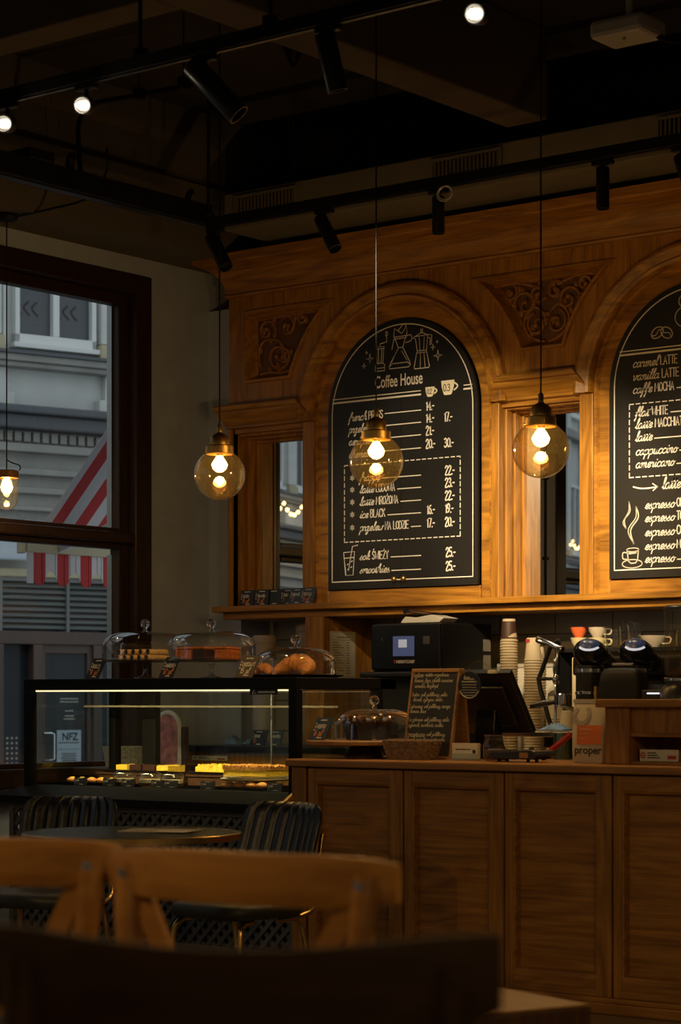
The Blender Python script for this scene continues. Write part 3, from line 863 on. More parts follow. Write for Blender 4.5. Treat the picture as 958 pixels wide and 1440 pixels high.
# ================================================================== MENU BOARDS
def star(mb, x, z, r, fr):
    pts = []
    for k in range(8):
        a = PI / 2 + k * PI / 4
        rr = r if k % 2 == 0 else r * 0.22
        pts.append((x + rr * math.cos(a), z + rr * math.sin(a)))
    mb.ribbon(pts + [pts[0]], 0.003, fr)
def flake(mb, x, z, r, fr):
    for k in range(3):
        a = k * PI / 3 + PI / 6
        mb.ribbon([(x - r * math.cos(a), z - r * math.sin(a)), (x + r * math.cos(a), z + r * math.sin(a))], 0.005, fr)
        for s in (-1, 1):
            ex, ez = x + s * r * 0.6 * math.cos(a), z + s * r * 0.6 * math.sin(a)
            mb.ribbon([(ex + 0.006 * math.sin(a), ez - 0.006 * math.cos(a)), (ex - 0.006 * math.sin(a), ez + 0.006 * math.cos(a))], 0.004, fr)
def dashed(mb, x0, z0, x1, z1, fr, d=0.022, g=0.014, w=0.005):
    L = math.hypot(x1 - x0, z1 - z0); t = 0
    while t < L:
        e = min(L, t + d)
        mb.ribbon([(lin(x0, x1, t / L), lin(z0, z1, t / L)), (lin(x0, x1, e / L), lin(z0, z1, e / L))], w, fr); t += d + g
BF = PY - 0.004      # front plane of the boards
def menu_board(c, label):
    t = thing('menu_board', label, 'menu board', (c, BF, 1.77))
    pts = [(c - RB + 0.004, 1.772)] + [(c - RB * math.cos(PI * k / 48) * 0.992, AZ + RB * 0.992 * math.sin(PI * k / 48)) for k in range(49)] + [(c + RB - 0.004, 1.772)]
    for s in (-1, 1):
        half = [(min(p[0], c - 0.0012) if s < 0 else max(p[0], c + 0.0012), p[1]) for p in pts if (p[0] - c) * s > -1e-6]
        if s < 0: half.append((c - 0.0012, 1.772))
        else: half.insert(0, (c + 0.0012, 1.772))
        b = MB(); b.prism(half, frame((0, BF, 0), (1, 0, 0), (0, 0, 1)), 0.02)
        b.build('door_leaf', M['board'], t)
        k = MB(); k.lathe([(0.005, 0), (0.005, 0.012), (0.011, 0.016), (0.014, 0.022), (0.011, 0.03), (0.0, 0.032)], (c + s * 0.03, BF, 1.815), 14, (0, -1, 0))
        k.build('knob', M['brass'], t, smooth=60)
    fr = wallframe(BF, 0.0015)
    bm = MB(); rl = RB - 0.032
    bm.ribbon([(c - rl, 1.812)] + [(c - rl * math.cos(PI * k / 48), AZ + rl * math.sin(PI * k / 48)) for k in range(49)] + [(c + rl, 1.812), (c - rl, 1.812)], 0.006, fr)
    bm.build('border_line', M['chalk'], t)
    return t, fr
b1, fr1 = menu_board(AC[0], 'black arched menu board headed Coffee House on two cupboard doors')
b2, fr2 = menu_board(AC[1], 'black arched menu board listing caffe mocha, cappuccino and espresso')
# ---- lettering of the Coffee House board
c = AC[0]; fr = fr1
sans('heading', 'Coffee House', 0.088, M['chalk'], b1, (c - 0.168, BF - 0.002, 2.808), (1, 0, 0), (0, 0, 1), bold=0.0012, sx=0.62)
t = MB()
for z, w in ((2.771, 0.005), (2.752, 0.009)):
    t.ribbon([(c - 0.446, z), (c + 0.125, z)], w, fr)
    t.ribbon([(c + 0.395, z + 0.004), (c + 0.445, z + 0.004)], w, fr)
rows = [(2.650, 'french ', 'PRESS', '14.-', ''), (2.588, 'przelew', '', '14.-', '17.-'), (2.524, 'aeropress', '', '21.-', ''), (2.457, 'chemex', '', '20.-', '30.-')]
for z, a, b, p1, p2 in rows:
    x = write(t, a, c - 0.34, z, 0.041, fr, 0.0048, slant=.3, squeeze=.95); x = write(t, b, x + 0.002, z + .002, 0.040, fr, 0.0052, squeeze=0.88)
    t.ribbon([(max(x + 0.012, c - 0.125), z + 0.022), (c + 0.127, z + 0.022)], 0.005, fr)
    write(t, p1, c + 0.16, z + 0.018, 0.044, fr, 0.0068, squeeze=0.82)
    if p2: write(t, p2, c + 0.274, z + 0.015, 0.044, fr, 0.0068, squeeze=0.82)
rows = [(2.332, 'frappe', '', '', '22.-', -0.04), (2.270, 'latte ', 'LODOWA', '', '23.-', 0), (2.205, 'latte ', 'MROŻONA', '', '22.-', 0), (2.140, 'ice ', 'BLACK', '16.-', '19.-', 0), (2.072, 'przelew ', 'NA LODZIE', '17.-', '20.-', 0)]
for z, a, b, p1, p2, dx in rows:
    flake(t, c - 0.316, z + 0.021, 0.014, fr)
    x = write(t, a, c - 0.268, z, 0.041, fr, 0.0048, slant=.3, squeeze=1.05); x = write(t, b, x + 0.002, z + .001, 0.040, fr, 0.0052, squeeze=0.9)
    t.ribbon([(x + 0.014, z + 0.008), (c + 0.127, z + 0.008)], 0.005, fr)
    if p1: write(t, p1, c + 0.165, z + 0.0, 0.044, fr, 0.0068, squeeze=0.82)
    write(t, p2, c + 0.28, z, 0.044, fr, 0.0068, squeeze=0.82)
for q in ((-0.368, 2.42, 0.373, 2.42), (-0.368, 2.018, 0.373, 2.018), (-0.368, 2.018, -0.368, 2.42), (0.373, 2.018, 0.373, 2.42)):
    dashed(t, c + q[0], q[1], c + q[2], q[3], fr)
for z, a, b, p2 in ((1.922, 'sok ', 'ŚWIEŻY', '25.-'), (1.852, 'smoothies', '', '25.-')):
    x = write(t, a, c - 0.268, z, 0.041, fr, 0.0048, slant=.3, squeeze=1.05); x = write(t, b, x + 0.002, z + .001, 0.040, fr, 0.0052, squeeze=0.9)
    t.ribbon([(x + 0.014, z + 0.008), (c + 0.127, z + 0.008)], 0.005, fr)
    write(t, p2, c + 0.285, z - 0.004, 0.044, fr, 0.0068, squeeze=0.82)
t.build('lettering', M['chalk'], b1)
# two filled cups in the heading line
t = MB()
for x, z, w, h in ((c + 0.185, 2.735, 0.058, 0.05), (c + 0.296, 2.735, 0.082, 0.074)):
    t.poly([(x - w * .5, z + h), (x - w * .46, z + h * .55), (x - w * .3, z + .004), (x - w * .2, z), (x + w * .2, z), (x + w * .3, z + .004), (x + w * .46, z + h * .55), (x + w * .5, z + h)], fr)
    t.ribbon([(x + w * .48 + w * .26 * math.sin(PI * k / 10), z + h * .8 - h * .5 * k / 10) for k in range(11)], 0.008, fr)
t.build('cup_pictures', M['cream_ink'], b1)
fr_up = wallframe(BF, 0.0025)
t = MB()
write(t, '0.2', c + 0.168, 2.75, 0.024, fr_up, 0.0035); write(t, '0.3', c + 0.27, 2.755, 0.034, fr_up, 0.0045)
t.build('cup_size_lettering', M['ink'], b1)
# drawings at the top: hand grinder, pour-over flask, moka pot, sparkles, juice glass
t = MB(); L = 0.0042
def line(pts, w=L): t.ribbon([(c + p[0], p[1]) for p in pts], w, fr)
gx = -0.13
line([(gx - .035, 2.895), (gx - .035, 2.925), (gx - .028, 2.93), (gx - .022, 2.935), (gx - .03, 3.02), (gx + .022, 3.02), (gx + .014, 2.935), (gx + .02, 2.93), (gx + .026, 2.925), (gx + .026, 2.895), (gx - .035, 2.895)])
line([(gx - .035, 2.91), (gx + .026, 2.91)]); line([(gx - .022, 2.935), (gx + .014, 2.935)]); line([(gx - .03, 3.01), (gx + .022, 3.01)])
line([(gx - .012, 2.94), (gx - .016, 3.01)]); line([(gx + .004, 2.94), (gx + .008, 3.01)])
line([(gx - .004, 3.02), (gx - .004, 3.035), (gx + .04, 3.042), (gx + .038, 3.075)]); line([(gx + .033, 3.075), (gx + .045, 3.076), (gx + .043, 3.095), (gx + .034, 3.094), (gx + .033, 3.075)])
px = -0.005
line([(px - .07, 2.91), (px - .066, 2.9), (px + .055, 2.9), (px + .066, 2.912), (px + .06, 2.93), (px + .02, 3.0), (px + .02, 3.012), (px + .045, 3.075), (px + .04, 3.11), (px + .012, 3.075), (px - .014, 3.09), (px - .035, 3.105), (px - .04, 3.07), (px - .012, 3.008), (px - .012, 3.0), (px - .06, 2.93), (px - .07, 2.91)])
line([(px + .04, 3.11), (px + .022, 3.125), (px - .014, 3.09)]); line([(px - .04, 3.06), (px + .043, 3.062)]); line([(px - .036, 3.05), (px + .04, 3.052)])
line([(px - .012, 3.004), (px + .02, 3.004)]); line([(px - .062, 2.915), (px - .05, 2.925), (px + .05, 2.925), (px + .06, 2.915)])
line(spline([(px + .044, 3.06, 0), (px + .07, 3.062, 0), (px + .072, 3.035, 0), (px + .036, 3.025, 0)], 5)); line([(px - .04, 3.05), (px - .052, 3.0)])
line([(px - .02, 2.99), (px - .055, 2.93)], .003); line([(px + .01, 2.985), (px + .046, 2.935)], .003)
mx = 0.135
line([(mx - .05, 2.892), (mx - .046, 2.885), (mx + .042, 2.885), (mx + .046, 2.892), (mx + .03, 2.965), (mx - .034, 2.965), (mx - .05, 2.892)])
line([(mx - .034, 2.965), (mx - .03, 2.975), (mx + .028, 2.975), (mx + .03, 2.965)]); line([(mx - .03, 2.975), (mx - .042, 3.04), (mx - .058, 3.043), (mx - .05, 3.05), (mx + .036, 3.052), (mx + .028, 2.975)])
line([(mx - .04, 3.052), (mx - .004, 3.068), (mx + .034, 3.052)]); line([(mx - .006, 3.068), (mx - .008, 3.085), (mx + .004, 3.085), (mx + .002, 3.068)])
line([(mx + .036, 3.052), (mx + .062, 3.05), (mx + .058, 3.0), (mx + .05, 2.998), (mx + .052, 3.035), (mx + .036, 3.038)])
line([(mx - .012, 2.885), (mx - .01, 2.965)], .003); line([(mx + .02, 2.885), (mx + .012, 2.965)], .003); line([(mx - .012, 2.975), (mx - .018, 3.045)], .003); line([(mx + .01, 2.975), (mx + .014, 3.045)], .003)
for x, z, r in ((-.2, 2.965, .026), (-.238, 2.93, .016), (-.222, 2.998, .009), (.235, 2.94, .028), (.203, 2.985, .016), (.23, 3.01, .009)):
    star(t, c + x, z, r, fr)
gx = -0.335
line([(gx - .038, 1.965), (gx - .026, 1.845), (gx + .024, 1.845), (gx + .034, 1.968), (gx - .038, 1.965)]); line([(gx - .032, 1.935), (gx + .03, 1.937)])
line([(gx - .006, 1.87), (gx + .02, 1.995), (gx + .055, 2.0)]); line([(gx - .022, 1.85), (gx - .032, 1.92)], .003)
for p in ((-.015, 1.9), (.008, 1.885), (-.012, 1.875), (.012, 1.915)): line([(gx + p[0], p[1]), (gx + p[0] + .008, p[1] + .004)], .005)
t.build('drawings', M['chalk'], b1)

# ---- lettering of the second board
c = AC[1]; fr = fr2
t = MB()
for z, w in ((2.853, 0.005), (2.836, 0.009)): t.ribbon([(c - 0.42, z), (c + 0.42, z)], w, fr)
rows = [(2.772, 'carmel ', 'LATTE', -.35), (2.710, 'vanilla ', 'LATTE', -.35), (2.648, 'caffe ', 'MOCHA', -.35), (2.537, 'flat ', 'WHITE', -.336), (2.480, 'latte ', 'MACCHIATO', -.336), (2.420, 'latte', '', -.336), (2.354, 'cappuccino', '', -.334), (2.293, 'americano', '', -.334)]
for z, a, b, dx in rows:
    x = write(t, a, c + dx, z, 0.043, fr, 0.0048, slant=.3, squeeze=1.0); x = write(t, b, x + 0.002, z + .001, 0.040, fr, 0.0052, squeeze=0.9)
    if b not in ('LATTE',): t.ribbon([(x + 0.012, z + 0.008), (max(x + 0.05, c + 0.02), z + 0.008)], 0.005, fr)
dashed(t, c - .367, 2.598, c + .367, 2.598, fr); dashed(t, c - .367, 2.25, c + .367, 2.25, fr); dashed(t, c + .367, 2.25, c + .367, 2.598, fr); dashed(t, c - .367, 2.25, c - .367, 2.598, fr)
t.ribbon(spline([(c - .345, 2.205, 0), (c - .31, 2.196, 0), (c - .27, 2.194, 0), (c - .215, 2.198, 0)], 5), .007, fr)
t.ribbon([(c - .24, 2.214), (c - .214, 2.198), (c - .238, 2.182)], .006, fr)
write(t, 'latte', c - .19, 2.186, 0.05, fr, 0.0052, squeeze=.92)
for z, b in ((2.097, 'OR'), (2.035, 'TO'), (1.968, 'CO'), (1.903, 'MA'), (1.842, '')):
    x = write(t, 'espresso ', c - .283, z, 0.043, fr, 0.0048, slant=.3, squeeze=0.98)
    if b: write(t, b, x - 0.002, z + 0.003, 0.040, fr, 0.0052, squeeze=0.9)
    else: t.ribbon([(x, z + 0.01), (x + 0.12, z + 0.01)], 0.005, fr)
t.build('lettering', M['chalk'], b2)
t = MB()
def line(pts, w=L): t.ribbon([(c + p[0], p[1]) for p in pts], w, fr)
sx, sz = -.352, 1.86
line([(sx - .028, sz + .045), (sx - .02, sz - .008), (sx - .005, sz - .018), (sx + .02, sz - .016), (sx + .03, sz - .002), (sx + .034, sz + .047)], .006)
line([(sx + .034 * math.cos(2 * PI * k / 16) + .003, sz + .046 + .009 * math.sin(2 * PI * k / 16)) for k in range(17)], .0045)
line([(sx + .055 * math.cos(2 * PI * k / 20), sz - .02 + .02 * math.sin(2 * PI * k / 20)) for k in range(21)], .005)
line(spline([(sx - .026, sz + .032, 0), (sx - .05, sz + .034, 0), (sx - .05, sz + .006, 0), (sx - .022, sz + .002, 0)], 5), .006)
line([(sx - .016, sz + .03), (sx + .02, sz + .033)], .01)
line(spline([(sx - .018, 2.135, 0), (sx - .012, 2.09, 0), (sx - .042, 2.05, 0), (sx - .034, 2.01, 0)], 8), .006); line(spline([(sx - .018, 2.135, 0), (sx - .02, 2.09, 0), (sx - .05, 2.04, 0), (sx - .034, 2.01, 0)], 8), .004)
line(spline([(sx + .02, 2.11, 0), (sx + .034, 2.06, 0), (sx - .008, 2.0, 0), (sx + .008, 1.935, 0)], 8), .007); line(spline([(sx + .02, 2.11, 0), (sx + .02, 2.06, 0), (sx - .022, 2.0, 0), (sx + .008, 1.935, 0)], 8), .005)
for bx, bz, a in ((-.215, 2.925, .5), (-.165, 2.92, -.6)):
    ca, sa = math.cos(a), math.sin(a)
    line([(bx + .034 * math.cos(u) * ca - .024 * math.sin(u) * sa, bz + .034 * math.cos(u) * sa + .024 * math.sin(u) * ca) for u in [2 * PI * k / 18 for k in range(19)]], .005)
    line([(bx + q * ca - .006 * math.sin(q * 120) * sa, bz + q * sa + .006 * math.sin(q * 120) * ca) for q in [lin(-.034, .034, k / 10) for k in range(11)]], .004)
for k0, (zz, rr) in enumerate(((2.985, .07), (3.06, .05))):
    line([(-.05 + rr * math.cos(2 * PI * k / 24), zz + rr * .75 * math.sin(2 * PI * k / 24)) for k in range(25)], .005)
t.build('drawings', M['chalk_dim'], b2)

# ================================================================== FRONT COUNTER
CX0, CX1, CY0, CY1, CT = -5.96, -3.30, 7.24, 7.95, 0.943
ct = thing('service_counter', 'long oak service counter faced with framed recessed panels', 'counter', (-4.6, 7.6, 0))
f = MB(); f.box(CX0 + .01, CX1, CY0 + 0.034, CY1, 0.0, 0.912); f.build('carcass', M['ctr_h'], ct)
f = MB(); f.box(CX0 - 0.015, CX1, CY0 - 0.03, CY1 + 0.01, 0.912, CT); f.build('worktop', M['worktop'], ct, bevel=0.006)
f = MB(); f.box(CX0, CX0 + 0.075, CY0 - 0.002, CY1 - .01, 0.0, 0.912); f.build('corner_post', M['ctr_v'], ct, bevel=0.004)
x = -5.875
k = 0
while x < CX1 - 0.1:
    w = 0.494 if k else 0.503
    a, b = x, min(x + w, CX1)
    f = MB()
    f.box(a + .004, a + .042, CY0, CY0 + .034, 0.06, 0.905); f.build('panel_stile', M['ctr_v'], ct, bevel=0.003)
    f = MB(); f.box(b - .072, b - .004, CY0, CY0 + .034, 0.06, 0.905); f.build('panel_stile', M['ctr_v'], ct, bevel=0.003)
    for za, zb in ((.845, .905), (.06, .135)):
        f = MB(); f.box(a + .042, b - .072, CY0 + .001, CY0 + .034, za, zb); f.build('panel_rail', M['ctr_h'], ct, bevel=0.003)
    rings = []
    for ins, y in ((0.0, CY0 + .004), (.007, CY0 + .007), (.013, CY0 + .028), (.013, CY0 + .0345)):
        rings.append([(a + .042 + ins, y, .135 + ins), (b - .072 - ins, y, .135 + ins), (b - .072 - ins, y, .845 - ins), (a + .042 + ins, y, .845 - ins)])
    f = MB(); f.loft(rings, True, False); f.build('panel_moulding', M['ctr_h'], ct)
    x += w; k += 1
f = MB(); f.box(CX0 - .01, CX1, CY0 - 0.03, CY0 + .02, 0.0, 0.04); f.box(CX0, CX1, CY0 - 0.015, CY0 + .02, 0.04, 0.06)
f.build('plinth', M['ctr_h'], ct, bevel=0.005)
# raised box on the right
rb = thing('raised_cabinet', 'raised oak cabinet with an open shelf on the counter by the coffee bag', 'cabinet', (-3.9, 7.6, CT))
f = MB(); f.box(-4.535, CX1, 7.36, 7.86, 1.163, 1.195); f.build('top_slab', M['ctr_h'], rb, bevel=0.004)
f = MB(); f.box(-4.505, -4.395, 7.385, 7.84, CT + .001, 1.163); f.build('side_stile', M['ctr_v'], rb, bevel=0.003)
f = MB(); f.box(-4.395, CX1, 7.405, 7.425, 1.065, 1.163); f.build('upper_panel', M['ctr_v'], rb)
f = MB(); f.box(-4.395, CX1, 7.395, 7.83, 1.05, 1.065); f.box(-4.395, CX1, 7.395, 7.83, CT + .001, CT + .012); f.build('shelf', M['ctr_h'], rb, bevel=0.002)
f = MB(); f.box(-4.395, CX1, 7.62, 7.64, CT + .012, 1.05); f.build('back_panel', M['ctr_v'], rb)
# back counter
bc = thing('back_counter', 'dark topped back counter running below the oak panelling', 'counter', (-5.9, 9.2, 0))
f = MB(); f.box(-8.12, -3.85, 8.90, 9.5, 0.0, 0.915); f.build('cabinet_body', M['ctr_v'], bc)
f = MB(); f.box(-8.14, -3.84, 8.865, 9.52, 0.915, 0.95); f.build('countertop', M['black_gloss'], bc, bevel=0.004)
# steel work table behind the counter
wt = thing('work_table', 'low steel work table carrying the espresso machine behind the counter', 'table', (-4.6, 8.3, 0))
f = MB(); f.box(-5.45, -3.6, 8.02, 8.58, 0.86, 0.89); f.build('tabletop', M['steel'], wt, bevel=0.003)
for x in (-5.42, -3.65):
    for y in (8.06, 8.54):
        f = MB(); f.box(x - .02, x + .02, y - .02, y + .02, 0, 0.86); f.build('leg', M['steel'], wt)

# ================================================================== DISPLAY CASE
DX0, DX1, DY0, DY1, DZ0, DZ1 = -7.80, -6.10, 7.44, 8.07, 0.80, 1.292
dc = thing('display_case', 'black framed glass pastry display case on a lattice fronted base', 'display case', (-6.95, 7.75, 0))
f = MB(); f.box(DX0, DX1, DY0, DY1 + .1, DZ1 - .052, DZ1); f.build('top', M['case_black'], dc, bevel=0.004)
for x in (DX0, DX1 - 0.045):
    f = MB(); f.box(x, x + 0.045, DY0, DY0 + 0.045, 0.76, DZ1 - .052); f.build('post', M['case_black'], dc, bevel=0.003)
    f = MB(); f.box(x, x + 0.045, DY1 - .045, DY1, DZ0, DZ1 - .052); f.build('post', M['case_black'], dc, bevel=0.003)
f = MB(); f.box(-7.585, -7.495, DY1 - .03, DY1 + .01, DZ0, DZ1 - .052); f.build('door_stile', M['case_black'], dc, bevel=0.003)
g = MB(); g.box(DX0 + .045, DX1 - .045, DY0 + .012, DY0 + .018, DZ0 - .02, DZ1 - .05); g.build('front_glass', M['case_glass'], dc)
for x in (DX0 + .015, DX1 - .02):
    g = MB(); g.box(x, x + .006, DY0 + .045, DY1 - .045, DZ0 - .02, DZ1 - .05); g.build('side_glass', M['case_glass'], dc)
for a, b, y in ((-7.755, -7.55, DY1 - .02), (-7.53, -6.75, DY1 - .02), (-6.80, -6.145, DY1 - .008)):
    g = MB(); g.box(a, b, y, y + .005, DZ0, DZ1 - .06); sd = g.build('sliding_door', M['case_glass'], dc)
    e = MB(); e.box(b - .006, b, y - .001, y + .006, DZ0, DZ1 - .06); e.build('door_edge', M['steel'], sd)
g = MB(); g.box(DX0 + .05, DX1 - .05, 7.80, 8.03, 1.158, 1.165); gs = g.build('glass_shelf', M['case_glass'], dc)
g = MB(); g.box(DX0 + .05, DX1 - .05, 7.797, 7.80, 1.157, 1.166); g.build('shelf_edge', M['duct'], gs)
f = MB(); f.box(DX0 + .06, DX1 - .06, DY0 + .022, DY0 + .030, DZ1 - .0605, DZ1 - .0535); f.build('light_strip', M['led'], dc)
al = bpy.data.lights.new('strip_light', 'AREA'); al.shape = 'RECTANGLE'; al.size = 1.55; al.size_y = .02; al.energy = 9.0; al.color = (1.0, .76, .36)
ao = bpy.data.objects.new('strip_light', al); COL.objects.link(ao); ao.parent = dc; ao.location = Vector(((DX0 + DX1) / 2, DY0 + .05, DZ1 - .062)) - wloc(dc); ao.rotation_euler = (R(38), 0, 0); al.spread = R(120)
f = MB(); f.box(DX0, DX1, DY0 + .02, DY1, DZ0 - .03, DZ0 - .012); f.build('deck', M['black_gloss'], dc)
# rear sloping hood at the right end
f = MB(); f.prism([(DY1 - .02, DZ1 - .05), (DY1 + .1, DZ1 - .05), (DY1 + .1, DZ1), (DY1 - .02, DZ1)], lambda u, v, d: (DX1 - .05 + d, u, v), .05)
f.build('rear_lip', M['case_black'], dc)
# base
f = MB(); f.box(DX0 - .06, DX1 - .02, DY0 + .03, DY1, 0.0, 0.70); f.build('base_cabinet', M['lattice_back'], dc)
rings = [[(DX0 - .1, DY0 - .075, .70), (DX1 - .02, DY0 - .075, .70), (DX1 - .02, DY1, .70), (DX0 - .1, DY1, .70)],
         [(DX0 - .1, DY0 - .075, .735), (DX1 - .02, DY0 - .075, .735), (DX1 - .02, DY1, .735), (DX0 - .1, DY1, .735)],
         [(DX0 - .0, DY0 + .02, .788), (DX1 - .02, DY0 + .02, .788), (DX1 - .02, DY1, .788), (DX0, DY1, .788)]]
f = MB(); f.loft(rings); f.build('sloping_apron', M['case_black'], dc, bevel=0.003)
f = MB(); f.obox((DX1 - .012, DY0 - .028, .763), (0, 1, .54), (1, 0, 0), (0, -.54, 1), .058, .008, .012); f.build('brass_edge', M['brass'], dc, bevel=0.002)
x0, x1, z0, z1 = DX0 - .06, DX1 - .03, 0.09, 0.69
f = MB(); st = 0.062; hgt = z1 - z0; y = DY0 + .005
k = -int(hgt / st) - 1
while x0 + k * st < x1:
    for s in (1, -1):
        a, b = x0 + k * st, x0 + k * st + hgt
        t0, t1 = max(0, (x0 - a) / hgt), min(1, (x1 - a) / hgt)
        if t1 - t0 > 0.03:
            za, zb = (lin(z0, z1, t0), lin(z0, z1, t1)) if s > 0 else (lin(z1, z0, t0), lin(z1, z0, t1))
            q = y - (.004 if s > 0 else -.004)
            f.bar((lin(a, b, t0), q, za), (lin(a, b, t1), q, zb), 0.02, 0.008, (0, 1, 0))
    k += 1
f.build('lattice', M['lattice'], dc)
f = MB()
f.box(x0 - .03, x1 + .02, DY0 - .012, DY0 + .02, 0.0, 0.09); f.box(x0 - .03, x1 + .02, DY0 - .012, DY0 + .02, .67, .70)
f.box(x0 - .03, x0, DY0 - .012, DY0 + .02, .09, .67); f.box(x1, x1 + .02, DY0 - .012, DY0 + .02, .09, .67)
f.build('lattice_frame', M['lattice'], dc, bevel=0.003)
f = MB(); f.prism([(-6.375, 1.216), (-6.215, 1.216), (-6.215, 1.24), (-6.375, 1.24)], frame((0, DY0 + .011, 0), (1, 0, 0), (0, 0, 1)), .002); wl = f.build('warning_label', M['slate'], dc)
f = MB(); f.ribbon([(-6.36, 1.222), (-6.35, 1.236), (-6.34, 1.222), (-6.36, 1.222)], .003, wallframe(DY0 + .01)); scribble(f, -6.325, 1.224, .095, .008, wallframe(DY0 + .01), .003)
f.build('lettering', M['chalk'], wl)

# ================================================================== LAMPS
def bulb(mb_parent, c, r=0.03, h=0.085):
    # hanging pear bulb whose top is at c
    x, y, z = c
    b = MB(); b.lathe([(0.013, 0), (0.014, -.012), (r * .75, -.03), (r, -h * .58), (r * .8, -h * .82), (r * .4, -h * .96), (0, -h)], c, 18)
    b.build('bulb', M['bulb'], mb_parent, smooth=80)
    f = MB()
    for k in range(4):
        a = k * PI / 2
        f.cyl((x + .008 * math.cos(a), y + .008 * math.sin(a), z - .022), (x + .011 * math.cos(a), y + .011 * math.sin(a), z - h * .72), .0022, n=6)
    f.build('filament', M['filament'], mb_parent)
PR = 0.111
def globe_lamp(x, y, z, label):
    t = thing('globe_pendant', label, 'pendant lamp', (x, y, z - PR), group='glass globe pendants over the counter')
    g = MB(); a0 = 0.46
    g.lathe([(PR * math.sin(a), PR * math.cos(a)) for a in [lin(a0, PI, k / 24) for k in range(25)]], (x, y, z), 36)
    g.build('glass_globe', M['globe_glass'], t, smooth=80)
    ztop = z + PR * math.cos(a0)
    f = MB()
    f.lathe([(.058, -.012), (.060, -.01), (.060, .022), (.056, .026), (.042, .028), (.042, .034), (.040, .058), (.030, .072), (.014, .08), (.011, .084), (.011, .112), (.006, .12), (.0, .122)], (x, y, ztop), 28)
    f.build('brass_cap', M['brass'], t, smooth=35)
    f = MB(); f.cyl((x - .06, y, ztop + .006), (x - .075, y, ztop + .006), .003, n=8); f.sphere((x - .077, y, ztop + .006), .005, 8, 6)
    f.cyl((x + .04, y - .044, ztop + .006), (x + .05, y - .055, ztop + .006), .003, n=8)
    f.build('thumb_screw', M['brass'], t)
    f = MB(); f.lathe([(.016, .03), (.016, -.012), (.013, -.02)], (x, y, ztop - .0), 14); f.build('socket', M['brass'], t, smooth=40)
    bulb(t, (x, y, ztop - .010), .035, .08)
    f = MB(); f.cyl((x, y, ztop + .118), (x, y, CZL - .03), .0033, n=8); f.build('cord', M['black'], t)
    f = MB(); f.lathe([(0, 0), (.05, 0), (.055, -.008), (.05, -.03), (.008, -.036), (0, -.036)], (x, y, CZL), 20); f.build('ceiling_rose', M['black'], t, smooth=40)
    point_light('lamp_light', (x, y, ztop - .07), P_PEND, WARM, .022, t)
globe_lamp(-6.332, 7.2, 2.167, 'amber glass globe pendant hanging before the left carved spandrel and grey wall')
globe_lamp(-5.48, 7.2, 2.167, 'amber glass globe pendant hanging in front of the Coffee House menu board')
globe_lamp(-4.68, 7.2, 2.160, 'amber glass globe pendant hanging in front of the tall mirror between the boards')
# jar lamp by the window
x, y, z = -8.03, 7.545, 2.215
t = thing('jar_pendant', 'small glass jar pendant hanging in front of the street window', 'pendant lamp', (x, y, z - .09))
g = MB(); g.lathe([(.048, .075), (.055, .068), (.056, -.03), (.05, -.06), (.03, -.082), (0, -.088)], (x, y, z), 24); g.build('glass_jar', M['jar_glass'], t, smooth=70)
f = MB(); f.lathe([(.0, .115), (.012, .112), (.052, .108), (.058, .104), (.058, .07), (.052, .068)], (x, y, z), 24); f.build('jar_cap', M['oak_carved'], t, smooth=30)
bulb(t, (x, y, z + .075), .03, .085)
f = MB(); f.cyl((x, y, z + .11), (x, y, 3.545), .0032, n=8)
f.tube(spline([(x, y, z + .16), (x + .02, y + .02, z + .145), (x + .045, y + .04, z + .135), (x + .05, y + .045, z + .12), (x + .045, y + .04, z + .108)], 5), .003, 6)
f.build('cord', M['black'], t)
f = MB(); f.lathe([(0, 3.585), (.055, 3.585), (.06, 3.57), (.05, 3.555), (.012, 3.545), (0, 3.545)], (x, y, 0), 20); f.build('ceiling_rose', M['black'], t, smooth=40)
f = MB(); f.tube(spline([(x + .05, y, 3.565), (x + .2, y + .1, 3.6), (-7.58, 7.65, 3.62), (-7.42, 7.62, 3.72), (-7.4, 7.6, 3.83)], 8), .006, 6); f.build('feed_cable', M['black'], t)
point_light('lamp_light', (x, y, z + .02), 3.0, WARM, .02, t)

# ================================================================== TRACKS AND SPOTLIGHTS
def rail(label, a, b, w, h, drops=()):
    a, b = Vector(a), Vector(b)
    t = thing('track_rail', label, 'light track', a)
    f = MB(); f.bar(a, b, w, h); d = (b - a).normalized(); s = d.cross(Vector((0, 0, 1)))
    f.build('channel', M['black'], t, bevel=0.003)
    f = MB(); f.bar(a + Vector((0, 0, -h / 2 - .003)), b + Vector((0, 0, -h / 2 - .003)), w * .5, .006); f.build('conductor', M['black_plastic'], t)
    for p in drops:
        f = MB(); f.cyl((p[0], p[1], p[2] + h / 2), (p[0], p[1], CZL), .008, n=8); f.lathe([(0, .03), (.03, .026), (.03, 0), (0, 0)], (p[0], p[1], p[2] + h / 2), 12)
        f.build('drop_rod', M['black'], t)
    return t
TZ = 3.55
rail('black light track running across the room before the ceiling beam', (-7.29, 5.98, TZ), (-1.5, 5.98, TZ), .035, .05, ((-5.02, 5.98, TZ), (-5.65, 5.98, TZ)))
rail('black light track running in front of the oak cornice', (-7.29, 8.2, TZ), (-3.2, 8.2, TZ), .035, .05, ((-7.285, 8.2, TZ), (-4.0, 8.2, TZ)))
ct_ = rail('black cable tray running along above the street window', (-7.36, 3.0, TZ + .03), (-7.36, 8.25, TZ + .03), .10, .05, ((-7.36, 3.4, TZ + .03),))
f = MB()
for k in range(60):
    y = 3.05 + k * .087
    f.box(-7.405, -7.315, y, y + .02, TZ + .055, TZ + .062)
f.box(-7.415, -7.405, 3.0, 8.25, TZ + .03, TZ + .1); f.box(-7.315, -7.305, 3.0, 8.25, TZ + .03, TZ + .1)
f.build('tray_rungs', M['black'], ct_)
